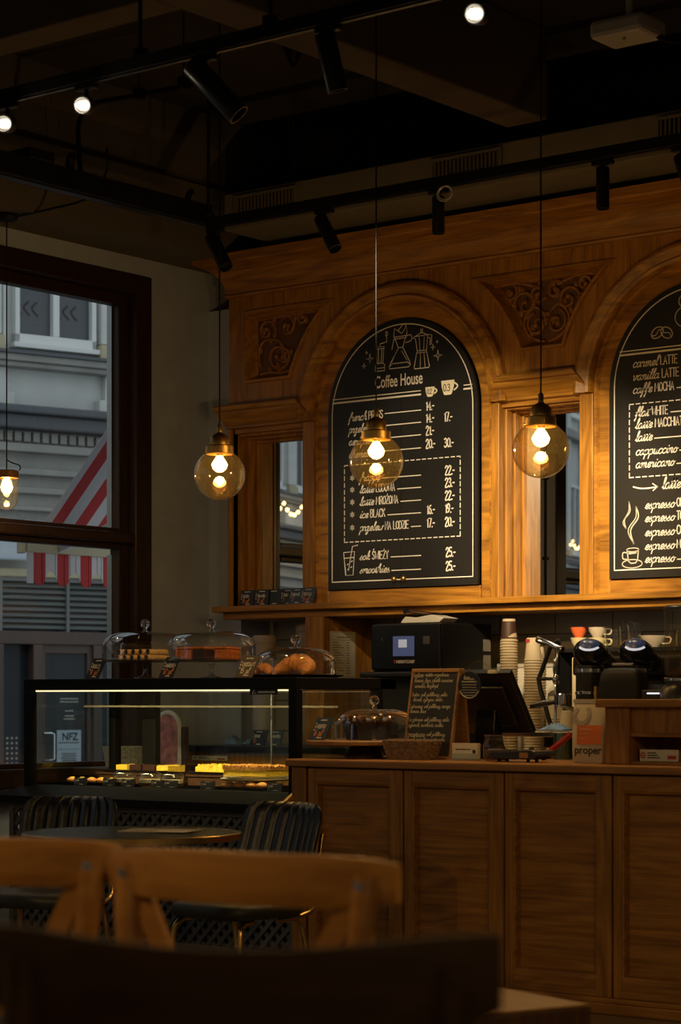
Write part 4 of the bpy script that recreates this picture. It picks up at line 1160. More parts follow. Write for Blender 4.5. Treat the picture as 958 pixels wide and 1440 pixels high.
f = MB(); f.box(-7.44, -7.30, 7.0, 7.16, TZ + .1, TZ + .15); f.build('junction_box', M['black'], ct_, bevel=0.006)
f = MB(); f.tube(spline([(-7.35, 7.3, TZ + .1), (-7.34, 7.3, TZ + .16), (-7.32, 7.3, TZ + .17)], 5), .02, 8); f.build('bracket', M['black'], ct_)
f = MB(); f.tube(spline([(-7.36, 8.12, TZ + .08), (-7.34, 8.12, TZ + .14), (-7.32, 8.12, TZ + .15)], 5), .016, 8)
f.build('bracket', M['black'], ct_)

def spot(x, y, zt, d, label, ln=0.17, r=0.03, lit=None, aim=None, power=0, ang=55, grp='black track spotlights'):
    # zt: underside of the rail; d: direction the head points
    t = thing('track_spotlight', label, 'spotlight', (x, y, zt), group=grp)
    d = Vector(d).normalized()
    f = MB(); f.box(x - .05, x + .05, y - .016, y + .016, zt - .02, zt - .001); f.build('adapter', M['black'], t, bevel=0.003)
    piv = Vector((x, y, zt - .06))
    f = MB(); f.cyl((x, y, zt - .02), piv, .009, n=10); f.sphere(piv, .013, 10, 8); f.build('stem', M['black'], t, smooth=50)
    c0 = piv - d * ln * .28; c1 = piv + d * ln * .72
    s = d.cross(Vector((0, 0, 1)))
    if s.length < .2: s = Vector((0, 1, 0))
    s.normalize()
    f = MB()
    f.lathe([(0, 0), (r * .9, 0), (r, .006), (r, ln), (r * .86, ln), (r * .8, ln - .03), (0, ln - .032)], c0 + s * 0.0 + Vector((0, 0, -.02)), 22, d)
    f.build('head', M['black_plastic'], t, smooth=40)
    tip = c1 + Vector((0, 0, -.02))
    if lit:
        f = MB(); f.sphere(tip - d * .006, r * .72, 16, 10, 1, 1, .6); f.build('lit_lens', M['spot_lit'], t, smooth=80)
    if power:
        spot_light('spot_beam', tip + d * .03, aim if aim is not None else tip + d, power, SPOTC, ang, .7, t)
TU = TZ - .031
spot(-5.33, 5.98, TU, (.62, .35, -.78), 'large black tilted spotlight near the middle of the front track', .26, .042, power=P_SPOT * .8, aim=(-6.45, 9.1, 2.2), ang=27)
spot(-4.76, 5.98, TU, (.1, .25, -1), 'black spotlight hanging near vertical at the right of the front track', .20, .036, power=P_SPOT * 1.5, aim=(-5.80, 9.1, 2.05), ang=25)
spot(-3.3, 5.98, TU, (-.4, .6, -.5), 'black tilted spotlight on the front track right of the picture', .20, .036, power=P_SPOT * 1.3, aim=(-5.2, 9.1, 1.95), ang=24)  # extra spot added out of view to brighten the second menu board
for px_, yy, aim, lb in ((-6.36, 5.98, (-.05, -1, -.35), 'lit spotlight at the far left end of the front track'), (-5.93, 5.98, (.02, -1, -.4), 'lit spotlight second from the left on the front track'), (-4.13, 5.98, (.1, -1, -.45), 'lit spotlight alone at the top right of the front track')):
    spot(px_, yy, TU, (-px_ * .62, -5.2, -1.6), lb, .13, .034, lit=True, power=9, ang=70)
spot(-7.24, 8.2, TU, (.55, -.1, -.8), 'black tilted spotlight at the left corner of the back track', .21, .035)
spot(-6.55, 8.2, TU, (.55, -.1, -.85), 'black tilted spotlight left of the board arch on the back track', .20, .033, power=18, aim=(-6.0, 9.0, 1.5), ang=70)
spot(-5.885, 8.2, TU, (0, 0, -1), 'black vertical spotlight under the middle air grille on the back track', .17, .029, power=48, aim=(-5.6, 8.2, .9), ang=60)
spot(-5.012, 8.2, TU, (0, 0, -1), 'black vertical spotlight above the second menu board on the back track', .18, .029, power=42, aim=(-4.9, 7.8, .9), ang=70)
spot(-4.62, 8.2, TU, (.4, -.2, -.9), 'black spotlight cut by the picture edge on the back track', .17, .03)
# coil, hook, conduit, emergency light
t = MB(); cx, cz = -5.82, 3.49
for k, rr in enumerate((.04, .036, .043)):
    t.tube([(cx + .002 * k + rr * math.cos(a), 8.165 - .006 * k, cz - .004 * k + rr * .8 * math.sin(a)) for a in [2 * PI * q / 24 for q in range(24)]], .003, 6, True)
tag(t.build('cable_coil', M['white_plastic'], origin=(cx, 8.165, cz - .05), smooth=60), 'small white coil of cable tied to the back light track', 'cable')
hk = thing('ceiling_hook', 'black cone shaped ceiling hook holding a thin suspension wire', 'ceiling hook', (-6.74, 8.2, 4.2))
f = MB(); f.lathe([(0, CZL), (.045, CZL), (.05, CZL - .01), (.012, CZL - .1), (0, CZL - .105)], (-6.74, 8.2, 0), 18); f.build('cone', M['black'], hk, smooth=40)
f = MB(); f.cyl((-6.74, 8.2, CZL - .1), (-6.74, 8.2, TZ + .026), .0015, n=6); f.build('wire', M['steel'], hk)
cd = thing('conduit_pipe', 'thin black conduit pipe with clips and a cable dropping to the tray', 'conduit', (-7.35, 7.46, 3.98))
f = MB(); f.cyl((-7.35, 7.46, 4.0), (-6.78, 7.52, 4.0), .012, n=10); f.build('pipe', M['black'], cd)
for x in (-7.08, -6.8):
    f = MB(); f.box(x - .015, x + .015, 7.46, 7.51, 3.98, 4.03); f.cyl((x, 7.485, 4.02), (x, 7.485, CZL), .004, n=6); f.build('clip', M['black'], cd)
f = MB(); f.tube(spline([(-7.35, 7.46, 4.0), (-7.41, 7.46, 3.97), (-7.43, 7.44, 3.9), (-7.4, 7.42, 3.72), (-7.37, 7.4, 3.64)], 8), .012, 8); f.build('cable', M['black'], cd)
em = thing('emergency_light', 'small white emergency light box fixed under the ceiling', 'emergency light', (-4.62, 7.76, 3.9))
f = MB(); f.box(-4.75, -4.50, 7.66, 7.86, 3.865, 3.94); f.build('housing', M['white_plastic'], em, bevel=0.02)
f = MB(); f.sphere((-4.62, 7.72, 3.862), .008, 8, 6); f.build('indicator', M['steel'], em)
f = MB(); f.cyl((-4.62, 7.76, 3.94), (-4.62, 7.76, CZL), .014, n=10); f.build('mounting_rod', M['white_plastic'], em)
f = MB(); f.tube(spline([(-4.52, 7.8, 3.88), (-4.49, 7.86, 3.86), (-4.42, 8.05, 3.9), (-4.3, 8.3, 3.93), (-4.1, 8.6, 3.95)], 6), .012, 8); f.build('cable', M['black'], em)
# unseen pendants added behind the camera as fill light for the room
for i, (x, y) in enumerate(((-3.4, 1.0), (-0.9, 3.6), (-5.6, 1.6), (0.9, 0.2))):
    t = thing('shade_pendant', ['black dome pendant over the front tables', 'black dome pendant over the right hand tables', 'black dome pendant by the second window', 'black dome pendant at the back of the room'][i], 'pendant lamp', (x, y, 2.6))
    f = MB(); f.lathe([(.02, .16), (.04, .15), (.12, .09), (.16, .0), (.155, .0), (.11, .085), (.03, .14), (.02, .15)], (x, y, 2.6), 24); f.build('shade', M['black'], t, smooth=50)
    f = MB(); f.cyl((x, y, 2.75), (x, y, CZL), .004, n=6); f.build('cord', M['black'], t)
    f = MB(); f.sphere((x, y, 2.645), .035, 14, 10); f.build('bulb', M['bulb'], t, smooth=80)
    point_light('lamp_light', (x, y, 2.63), P_FILL, WARM, .03, t)

# ================================================================== PRICE CARDS
def price_card(x, y, z, w, h, m, label, name='', price='', lean=12, rz=0.0, group=None, skew=0.0, pm='orange_ink', depth=0.004):
    t = thing('price_card', label, 'price card', (x, y, z), R(rz), group)
    a = R(lean); u, v = Vector((1, 0, 0)), Vector((skew, math.sin(a), math.cos(a)))
    n = u.cross(v).normalized()
    def fr(p, q, d=0.0): return u * (p - w / 2) + v * q - n * d
    def fr2(p, q): return u * (p - w / 2) + v * q + n * 0.0008
    c_ = MB(); c_.prism([(0, 0), (w, 0), (w, h), (0, h)], fr, depth); c_.build('slate', m, t, local=True)
    s = MB(); s.box(-.012, .012, .004, .004 + h * .35, 0, .003); s.build('foot', M['black'], t, local=True)
    l = MB(); q = h / 0.085
    scribble(l, w * .3, h * .86, w * .4, h * .05, fr2, .0018 * q)
    for k in range(3): scribble(l, w * .08, h * (.42 + .14 * k), w * .05, h * .08, fr2, .0018 * q)
    if name: write(l, name, w * .2, h * .52, h * .17, fr2, .0022 * q, squeeze=min(1.0, w * .72 / max(1e-4, text_width(name, h * .17))))
    scribble(l, w * .45, h * .08, w * .3, h * .05, fr2, .0018 * q)
    l.build('lettering', M['chalk'], t, local=True)
    if price:
        p = MB(); write(p, price, w * .2, h * .2, h * .24, fr2, .0032 * q, squeeze=min(1.0, w * .66 / text_width(price, h * .24))); p.build('price', M[pm], t, local=True)
    return t
CTZ = DZ1 + .0005
price_card(-7.40, 7.50, CTZ, .078, .10, M['slate'], 'dark price card reading 9 in front of the wafer roll stand', 'ROLLS', '9 zl', 14, 6, skew=.3)
price_card(-6.93, 7.50, CTZ, .082, .10, M['slate'], 'dark price card reading 17 between the two footed glass domes', 'MARCHEW', '17 zl', 14, 4, skew=.3)
price_card(-6.455, 7.50, CTZ, .10, .10, M['slate_brown'], 'tan price card reading croissant beside the croissant dome', 'CROISSANT', '15 zl', 14, 2, skew=.25, pm='cream_ink')
LZ = 1.7005
GL = 'price cards on the oak ledge'
for x, y, m_, nm, pr_, lb, rz in ((-7.80, 9.085, 'slate', 'CIASTO', '15 zl', 'dark price card at the left end of the card row on the ledge', 0), (-7.70, 9.09, 'slate', 'TIRAMISU', '12 zl', 'dark price card with orange 12 second in the ledge row', 0),
        (-7.625, 9.10, 'slate', '', '', 'narrow half hidden slate card third in the ledge row', 4), (-7.575, 9.115, 'slate_brown', '', '1', 'brown slate card fourth in the ledge row', -3), (-7.525, 9.10, 'slate', 'SERN', '1', 'dark slate card fifth in the ledge row', 2),
        (-7.455, 9.08, 'slate_blue', 'BROWNIE', '17', 'blue grey price card with orange 17 in the ledge row', -3), (-7.375, 9.075, 'slate_blue', 'PISTACJA', '15 zl', 'blue grey price card at the right end of the ledge row', -2)):
    price_card(x, y, LZ, .098, .088, M[m_], lb, nm, pr_, 10, rz, GL, skew=.12 if m_ == 'slate_blue' else 0)
for x, nm, lb, m_ in ((-7.56, 'SERNIK', 'slate price card on the back counter right of the blue cloths', 'slate'), (-7.45, 'SZARLOTKA', 'greenish slate price card rightmost on the back counter', 'slate_blue')):
    price_card(x, 8.89, .951, .10, .085, M[m_], lb, nm, '15', 12, 0, 'price cards on the back counter', skew=.15)
GD = 'small labels inside the display case'
for x, lb in ((-7.46, 'small slate label at the far left inside the display case'), (-7.27, 'small slate label below the left pastry jar'), (-7.15, 'small slate label below the middle pastry jar'), (-6.96, 'small slate label below the right pastry jar'), (-6.88, 'small slate label touching the right jar label in the case'), (-6.655, 'small slate label in front of the dark cake tray'), (-6.26, 'small slate label at the right end inside the display case')):
    price_card(x, DY0 + .04, .7895, .085, .036, M['slate'], lb, 'SERNIK', '', 10, 0, GD)

# ================================================================== DOMES AND PASTRIES
def glass_dome(x, y, z, r, h, label, knob_r=.022):
    t = thing('glass_dome', label, 'glass dome', (x, y, z))
    prof = [(r, 0), (r, h * .45)] + [(r * math.cos(a) ** .55, h * .45 + h * .55 * math.sin(a)) for a in [R(k * 9) for k in range(1, 10)]] + [(.012, h)]
    g = MB(); g.lathe(prof, (x, y, z), 36); g.build('bell', M['dome_glass'], t, smooth=70)
    k = MB(); k.lathe([(.012, h - .002), (.009, h + .008), (.012, h + .014), (knob_r, h + .028), (knob_r * 1.0, h + .04), (knob_r * .7, h + .054), (0, h + .058)], (x, y, z), 20)
    k.build('knob', M['knob'], t, smooth=70)
    rr = MB(); rr.tube([(x + r * math.cos(2 * PI * q / 36), y + r * math.sin(2 * PI * q / 36), z + .003) for q in range(36)], .0028, 6, True); rr.build('rim', M['dome_glass'], t, smooth=70)
    return t
kg, knt, kb = _nt('knob_glass')
kb.inputs['Transmission Weight'].default_value = 1.0; kb.inputs['Roughness'].default_value = 0.02; kb.inputs['IOR'].default_value = 1.5
M['knob'] = kg
def cake_stand(x, y, z, r, h, label):
    t = thing('cake_stand', label, 'cake stand', (x, y, z))
    g = MB(); g.lathe([(.055, 0), (.05, .006), (.018, .014), (.011, .025), (.012, h - .02), (.02, h - .01)], (x, y, z), 24); g.build('foot', M['plate_glass'], t, smooth=60)
    g = MB(); g.lathe([(0, h - .006), (r * .95, h - .003), (r, h + .006), (r, h + .009), (r * .95, h + .002), (0, h)], (x, y, z), 36); g.build('plate', M['plate_glass'], t, smooth=50)
    return t
M['plate_glass'] = thin_glass('plate_glass', (0.9, 0.92, 0.9), 0.2, 0.7, 2)
cake_stand(-7.261, 7.72, CTZ, .215, .083, 'footed glass cake stand holding wafer rolls, on the case')
glass_dome(-7.261, 7.72, CTZ + .0925, .205, .135, 'glass dome over the wafer rolls on the case')
cake_stand(-6.84, 7.72, CTZ, .215, .08, 'footed glass cake stand holding carrot cake, on the case')
glass_dome(-6.84, 7.72, CTZ + .0895, .207, .13, 'glass dome over the carrot cake squares')
zp = CTZ + .0845 + .001
GW = 'wafer rolls under the left dome'
k = 0
for row, (n, zz, y0) in enumerate(((5, zp + .0135, 7.60), (5, zp + .041, 7.62), (4, zp + .0135, 7.70))):
    for i in range(n):
        xx = -7.36 + i * .047 + (.02 if row == 1 else 0) + (.03 if row == 0 else 0)
        t = thing('wafer_roll', ['cream filled wafer roll in the lower front row under the dome', 'cream filled wafer roll in the upper row under the dome', 'wafer roll in the row lying behind the others under the dome'][row], 'wafer roll', (xx, y0 + .05, zz - .0135), 0, GW + [' lower front', ' upper', ' behind'][row])
        f = MB(); f.lathe([(.013, 0), (.0135, .05), (.013, .12)], (xx, y0, zz), 14, (0.1, 1, 0)); f.build('wafer', M['wafer'], t, smooth=60)
        f = MB(); f.lathe([(0, .002), (.0095, .001), (.012, -.0015), (.0135, .001)], (xx, y0, zz), 14, (0.1, 1, 0)); f.build('chocolate_end', M['choc'], t, smooth=50)
GC = 'carrot cake squares under the right dome'
zc = CTZ + .081 + .001
for i, (xx, yy) in enumerate(((-6.965, 7.68), (-6.88, 7.62), (-6.79, 7.61), (-6.70, 7.66), (-6.90, 7.78), (-6.78, 7.78))):
    lb = ['leftmost carrot cake square under the dome', 'carrot cake square second from left under the dome', 'carrot cake square with dark filling at the centre of the dome', 'rightmost carrot cake square under the dome', 'carrot cake square behind on the left under the dome', 'carrot cake square behind on the right under the dome'][i]
    t = thing('cake_square', lb, 'cake', (xx, yy, zc), 0, GC)
    f = MB(); f.box(xx - .038, xx + .038, yy - .036, yy + .036, zc, zc + .05); f.build('sponge', M['carrot'] if i not in (2,) else M['choc'], t, bevel=0.006)
    f = MB(); f.box(xx - .039, xx + .039, yy - .037, yy + .037, zc + .05, zc + .062); f.build('topping', M['carrot'], t, bevel=0.005)
# croissant on a black tray
tr = MB(); tr.lathe([(0, 0), (.19, 0), (.225, .008), (.228, .012), (.19, .006), (0, .005)], (-6.352, 7.73, CTZ), 36)
tag(tr.build('serving_tray', M['black_gloss'], origin=(-6.352, 7.73, CTZ), smooth=40), 'round black tray under the croissant dome', 'tray')
glass_dome(-6.341, 7.73, CTZ + .0125, .183, .125, 'large glass dome over the croissant on the case')
def croissant(cx, cy, z, s, label):
    t = thing('croissant', label, 'croissant', (cx, cy, z))
    rings = []; N_ = 40
    for k in range(N_ + 1):
        q = k / N_; a = lin(-.15, PI + .15, q)
        rr = s * (.014 + .036 * max(0, math.sin(PI * q)) ** 1.1) * (1 + .10 * abs(math.sin(q * PI * 6)))
        px_, py_ = cx + s * .085 * math.cos(a), cy - s * .02 + s * .06 * math.sin(a) - .02
        nx, ny = math.cos(a), math.sin(a)
        rings.append([(px_ + nx * rr * math.cos(b), py_ + ny * rr * math.cos(b), z + rr * .92 + rr * .92 * math.sin(b)) for b in [2 * PI * j / 16 for j in range(16)]])
    f = MB(); f.loft(rings); f.build('dough', M['croissant'], t, smooth=50)
croissant(-6.365, 7.76, CTZ + .012, 1.0, 'golden croissant under the large dome on the case')
croissant(-6.455, 7.64, CTZ + .012, .55, 'small golden croissant lying left of the bigger one')
# wooden board stand with dome on the counter
t = thing('wooden_stand', 'wooden cake stand with a dark foot at the left end of the counter', 'cake stand', (-5.81, 7.55, CT))
f = MB(); f.lathe([(0, .0), (.088, 0), (.086, .006), (.062, .052), (.06, .056), (0, .056)], (-5.81, 7.55, CT + .0005), 32); f.build('foot', M['walnut'], t, smooth=40)
f = MB(); f.lathe([(0, .056), (.248, .056), (.252, .06), (.252, .072), (.248, .076), (0, .076)], (-5.81, 7.55, CT + .0005), 48); f.build('board', M['board_wood'], t, smooth=40)
WZ = CT + .077
glass_dome(-5.765, 7.56, WZ, .185, .135, 'glass dome over dark muffins on the wooden stand')
price_card(-5.955, 7.40, WZ, .085, .10, M['slate_blue'], 'slate price card reading muffin on the wooden stand', 'MUFFIN', '6 zl', 14, 0, skew=.3)
for i, (xx, yy, lb) in enumerate(((-5.86, 7.53, 'dark chocolate muffin leftmost under the wooden stand dome'), (-5.765, 7.50, 'dark chocolate muffin in the middle under the wooden stand dome'), (-5.775, 7.63, 'dark chocolate muffin behind the others under the dome'))):
    t = thing('muffin', lb, 'muffin', (xx, yy, WZ), 0, 'muffins on the wooden stand')
    f = MB(); f.lathe([(0, 0), (.028, 0), (.04, .062), (.0, .062)], (xx, yy, WZ), 24); f.build('paper_case', M['black_gloss'], t, smooth=40)
    f = MB(); f.lathe([(.04, .062), (.046, .07), (.04, .088), (.02, .098), (0, .1)], (xx, yy, WZ), 20); f.build('crown', M['choc'], t, smooth=60)
    f = MB()
    for k in range(5):
        a = k * 1.256; f.bar((xx + .03 * math.cos(a), yy + .03 * math.sin(a), WZ + .075), (xx + .05 * math.cos(a + .3), yy + .05 * math.sin(a + .3), WZ + .105), .014, .002)
    f.build('paper_petals', M['oak_carved'], t)
def paper_cup(x, y, z, h=.11, r0=.029, r1=.042, m='paper_cup', label='', group=None, name='paper_cup'):
    t = thing(name, label, 'cup', (x, y, z), 0, group)
    f = MB(); f.lathe([(0, .004), (r0 - .002, .004), (r0, 0), (r1 - .001, h - .004), (r1 - .003, h - .004), (r0 - .002, .008), (0, .008)], (x, y, z), 24); f.build('cup_wall', M[m], t, smooth=40)
    f = MB(); f.tube([(x + r1 * math.cos(2 * PI * q / 24), y + r1 * math.sin(2 * PI * q / 24), z + h - .002) for q in range(24)], .0026, 6, True); f.build('rolled_rim', M[m], t, smooth=60)
    return t
t = paper_cup(-5.66, 7.90, CT, .158, .036, .047, label='beige paper cup of sugar sachets behind the wooden stand')
f = MB()
for k in range(6):
    a = k * 1.05; f.bar((-5.66 + .02 * math.cos(a), 7.9 + .02 * math.sin(a), CT + .10), (-5.66 + .035 * math.cos(a), 7.9 + .035 * math.sin(a), CT + .185), .02, .002, (math.cos(a), math.sin(a), .2))
f.build('sachets', M['paper'], t)

# ================================================================== THINGS INSIDE THE CASE
def tray(x, y, z, w, d, label, name='tray', m='black_gloss'):
    f = MB()
    rings = [[(x + sx * w / 2 * q, y + sy * d / 2 * q, z + dz) for sx, sy in ((-1, -1), (1, -1), (1, 1), (-1, 1))] for q, dz in ((.93, 0), (1.0, .014), (1.02, .014), (1.02, .011), (.94, .003), (.92, .005), (.0, .005))]
    f.loft(rings); return tag(f.build(name, M[m], origin=(x, y, z)), label, 'tray')
def lumpy(mb, x0, x1, y0, y1, z0, z1, amp, nx=24, ny=10):
    g = [[(lin(x0, x1, i / nx), lin(y0, y1, j / ny), z1 + random.uniform(-amp, amp)) for i in range(nx + 1)] for j in range(ny + 1)]
    vs = [p for r_ in g for p in r_]; fs = [(j * (nx + 1) + i, j * (nx + 1) + i + 1, (j + 1) * (nx + 1) + i + 1, (j + 1) * (nx + 1) + i) for j in range(ny) for i in range(nx)]
    mb.add(vs, fs)
    for a, b in (((0, 0), (nx, 0)), ((0, ny), (nx, ny))):
        j = a[1]; mb.add([(g[j][i][0], g[j][i][1], z) for i in range(nx + 1) for z in (z0, g[j][i][2])], [(2 * i, 2 * i + 2, 2 * i + 3, 2 * i + 1) for i in range(nx)])
    for i in (0, nx):
        mb.add([(g[j][i][0], g[j][i][1], z) for j in range(ny + 1) for z in (z0, g[j][i][2])], [(2 * j, 2 * j + 2, 2 * j + 3, 2 * j + 1) for j in range(ny)])
DK = DZ0 - .0115
# wooden risers lift the back row of trays
for x, w, lb in ((-6.86, .38, 'dark wooden riser under the yellow cake tray in the case'), (-7.42, .44, 'dark wooden riser at the left end of the case')):
    f = MB(); f.box(x - w / 2, x + w / 2, 7.79, 7.99, DK, DK + .042); f.box(x - w / 2 - .01, x + w / 2 + .01, 7.785, 7.995, DK + .042, DK + .05)
    tag(f.build('display_riser', M['walnut'], origin=(x, 7.8, DK)), lb, 'riser')
RZ_ = DK + .051
tray(-6.86, 7.89, RZ_, .39, .19, 'black tray under the bright yellow cake in the case')
t = thing('yellow_cake', 'bright yellow cake cut in slices with a curly top in the case', 'cake', (-6.86, 7.80, RZ_ + .006))
for k in range(4):
    f = MB(); a = -7.03 + k * .086; lumpy(f, a, a + .084, 7.82, 7.96, RZ_ + .006, RZ_ + .04, .011, 9, 12); f.build('slice', M['yellow_cake'], t, smooth=30)
tray(-7.42, 7.89, RZ_, .40, .19, 'black tray at the left end of the case holding dark brownies')
for i in range(4):
    f = MB(); xx = -7.56 + i * .09; lumpy(f, xx, xx + .075, 7.83, 7.95, RZ_ + .006, RZ_ + .036, .004, 6, 6)
    tag(f.build('cake_bar', M['choc'] if i in (1, 2) else M['yellow_cake'], origin=(xx + .04, 7.8, RZ_ + .006)), ['yellow cake bar at the left of the case tray', 'dark brownie second on the left case tray', 'dark brownie third on the left case tray', 'yellow cake bar at the right of the left case tray'][i], 'cake')
t = thing('plate_stand', 'low footed cream plate under the crumble cake in the case', 'cake stand', (-6.50, 7.645, DK))
f = MB(); f.lathe([(0, 0), (.08, 0), (.06, .012), (.05, .03), (.06, .036), (0, .036)], (-6.50, 7.645, DK), 28); f.build('foot', M['walnut'], t, smooth=40)
f = MB(); f.lathe([(0, .036), (.155, .04), (.165, .046), (.165, .05), (.15, .046), (0, .042)], (-6.50, 7.645, DK), 40); f.build('plate', M['plate'], t, smooth=40)
f = MB(); f.lathe([(0, 0), (.12, .0), (.15, .008), (.153, .012), (.12, .006), (0, .004)], (-6.50, 7.645, DK + .047), 40)
tag(f.build('plate', M['plate'], origin=(-6.50, 7.645, DK + .047), smooth=40), 'cream plate directly under the crumble cake', 'plate')
t = thing('crumble_cake', 'golden crumble topped cake at the right of the case', 'cake', (-6.5, 7.645, DK + .06))
f = MB(); lumpy(f, -6.625, -6.375, 7.56, 7.73, DK + .06, DK + .10, .009, 30, 16); f.build('cake_body', M['yellow_cake'], t, smooth=20)
f = MB(); lumpy(f, -6.628, -6.372, 7.557, 7.733, DK + .089, DK + .106, .006, 44, 20); f.build('crumbs', M['crumb_top'], t)
for x, w, lb in ((-7.45, .32, 'flat dark tray of pastries at the left front of the case'), (-6.46, .27, 'flat dark tray of pastries at the right front of the case')):
    tray(x, 7.52, DK, w, .09, lb) if x > -7 else tray(x, 7.55, DK, w, .12, lb)
def bun(x, y, z, r, lb, g):
    t = thing('pastry', lb, 'pastry', (x, y, z), 0, g)
    f = MB(); f.sphere((x, y, z + r * .55), r, 14, 10, 1.2, 1, .55); f.build('dough', M['croissant'], t, smooth=60)
    f = MB(); f.sphere((x, y, z + r * .95), r * .55, 10, 6, 1.2, 1, .4); f.build('filling', M['yellow_cake'], t, smooth=60)
for i in range(5):
    bun(-7.58 + i * .065, 7.55, DK + .006, .026, 'small filled pastry on the left front tray of the case', 'pastries on the left front tray')
    if i < 4: bun(-6.56 + i * .066, 7.52, DK + .006, .027, 'small filled pastry on the right front tray of the case', 'pastries on the right front tray')
for x, lb in ((-7.245, 'squat glass jar dessert at the left of three in the case'), (-7.08, 'squat glass jar dessert in the middle of three in the case'), (-6.94, 'squat glass jar dessert at the right of three in the case')):
    t = thing('dessert_jar', lb, 'dessert jar', (x, 7.56, DK), 0, 'glass dessert jars in the case')
    f = MB(); f.lathe([(0, 0), (.048, 0), (.054, .008), (.054, .045), (.05, .05)], (x, 7.56, DK), 24); f.build('jar', M['dome_glass'], t, smooth=50)
    f = MB(); f.lathe([(0, .004), (.05, .004), (.05, .018), (0, .018)], (x, 7.56, DK), 24); f.build('dark_layer', M['choc'], t)
    f = MB(); f.lathe([(.0, .018), (.05, .018), (.05, .034), (0, .034)], (x, 7.56, DK), 24); f.build('cream_layer', M['plate'], t)
    f = MB(); f.lathe([(.055, .046), (.056, .052), (.05, .06), (.03, .072), (0, .076)], (x, 7.56, DK), 24); f.build('lid', M['dome_glass'], t, smooth=60)

# ================================================================== COUNTER ITEMS
# wicker basket
t = thing('wicker_basket', 'small wicker basket on the counter in front of the chalkboard sign', 'basket', (-5.475, 7.44, CT))
f = MB(); nn = 44; hb = .08
for k in range(9):
    z = CT + .005 + k * (hb - .008) / 8; q = .82 + .18 * k / 8
    pts = []
    for j in range(nn):
        a = 2 * PI * j / nn
        ca, sa = math.cos(a), math.sin(a)
        ex = .118 * q * math.copysign(abs(ca) ** .45, ca); ey = .07 * q * math.copysign(abs(sa) ** .45, sa)
        w_ = 1 + .022 * (1 if (j + k) % 2 else -1)
        pts.append((-5.475 + ex * w_, 7.44 + ey * w_, z))
    f.tube(pts, .0058, 6, True)
f.build('woven_wall', M['wicker'], t, smooth=60)
f = MB(); f.box(-5.565, -5.385, 7.39, 7.49, CT + .002, CT + .010); f.build('bottom', M['wicker'], t)
for i in range(5):
    f = MB(); xx = -5.56 + i * .04
    f.obox((xx + .01, 7.44 + .01 * (i % 2), CT + .06), (1, .1 * i, .35), (0, 1, .1), (-.35, 0, 1), .024, .034, .002)
    tag(f.build('sugar_sachet', M['paper'], origin=(xx + .01, 7.44, CT + .05)), 'paper sachet lying in the wicker basket', 'sachet', 'paper sachets in the wicker basket')
# A-frame chalkboard
t = thing('chalkboard_sign', 'small standing chalkboard sign in a wooden frame listing juices', 'chalkboard sign', (-5.455, 7.58, CT))
u = Vector((1, .0, 0)); vv = Vector((.02, .16, 1)).normalized(); o = Vector((-5.592, 7.53, CT + .001)); n = u.cross(vv).normalized()
def fra(p, q, d=0.0): return o + u * p + vv * q - n * d
w, h = .25, .385
f = MB(); f.prism([(0.008, 0.012), (w - .008, .012), (w - .008, h - .014), (.008, h - .014)], fra, .008); f.build('slate', M['slate'], t)
f = MB(); f.prism([(0, h - .016), (w, h - .016), (w, h), (0, h)], lambda a, b, d: fra(a, b, d - .004), .02); f.prism([(w - .01, 0), (w, 0), (w, h - .016), (w - .01, h - .016)], lambda a, b, d: fra(a, b, d - .003), .018)
f.prism([(0, 0), (.01, 0), (.01, h - .016), (0, h - .016)], lambda a, b, d: fra(a, b, d - .003), .018); f.prism([(0.01, 0), (w - .01, 0), (w - .01, .012), (.01, .012)], lambda a, b, d: fra(a, b, d - .003), .018)
f.build('frame', M['board_wood'], t, bevel=.002)
o2 = Vector((-5.592, 7.53 + .16 * h * 2 + .03, CT + .001)); vb = Vector((.02, -.16, 1)).normalized(); nb = u.cross(vb).normalized()
f = MB(); f.prism([(0, 0), (w, 0), (w, h), (0, h)], lambda a, b, d: o2 + u * a + vb * b + nb * d, .014); f.build('rear_leaf', M['board_wood'], t, bevel=.002)
f = MB(); fl = lambda a, b: fra(a, b, -.001)
rows = [('Guliani: mleko orzechowe,', .352, .012), ('banan, figa, platki owsiane', .328, .020), ('wanilia, biszkopt.', .304, .024), ('Detox: sok jablkowy, seler', .267, .016), ('burak, cytryna, imbir', .246, .024), ('Cytrusowy: sok jablkowy, mango,', .217, .010), ('banan, kiwi', .196, .014), ('Na zdrowie: sok jablkowy, imbir', .160, .010), ('szpinak, awokado, natka', .137, .014), ('Energetyczny: sok jablkowy,', .098, .010), ('burak, marchew, pietruszka', .076, .012)]
for s_, z, x in rows:
    hh = .0155; tw = text_width(s_, hh); write(f, s_, x, z, hh, fl, .0016, squeeze=min(1, .212 / tw))
f.ribbon([(.012, .094), (.10, .095)], .0014, fl); f.ribbon([(.014, .348), (.06, .349)], .0014, fl)
f.build('lettering', M['chalk_dim'], t)
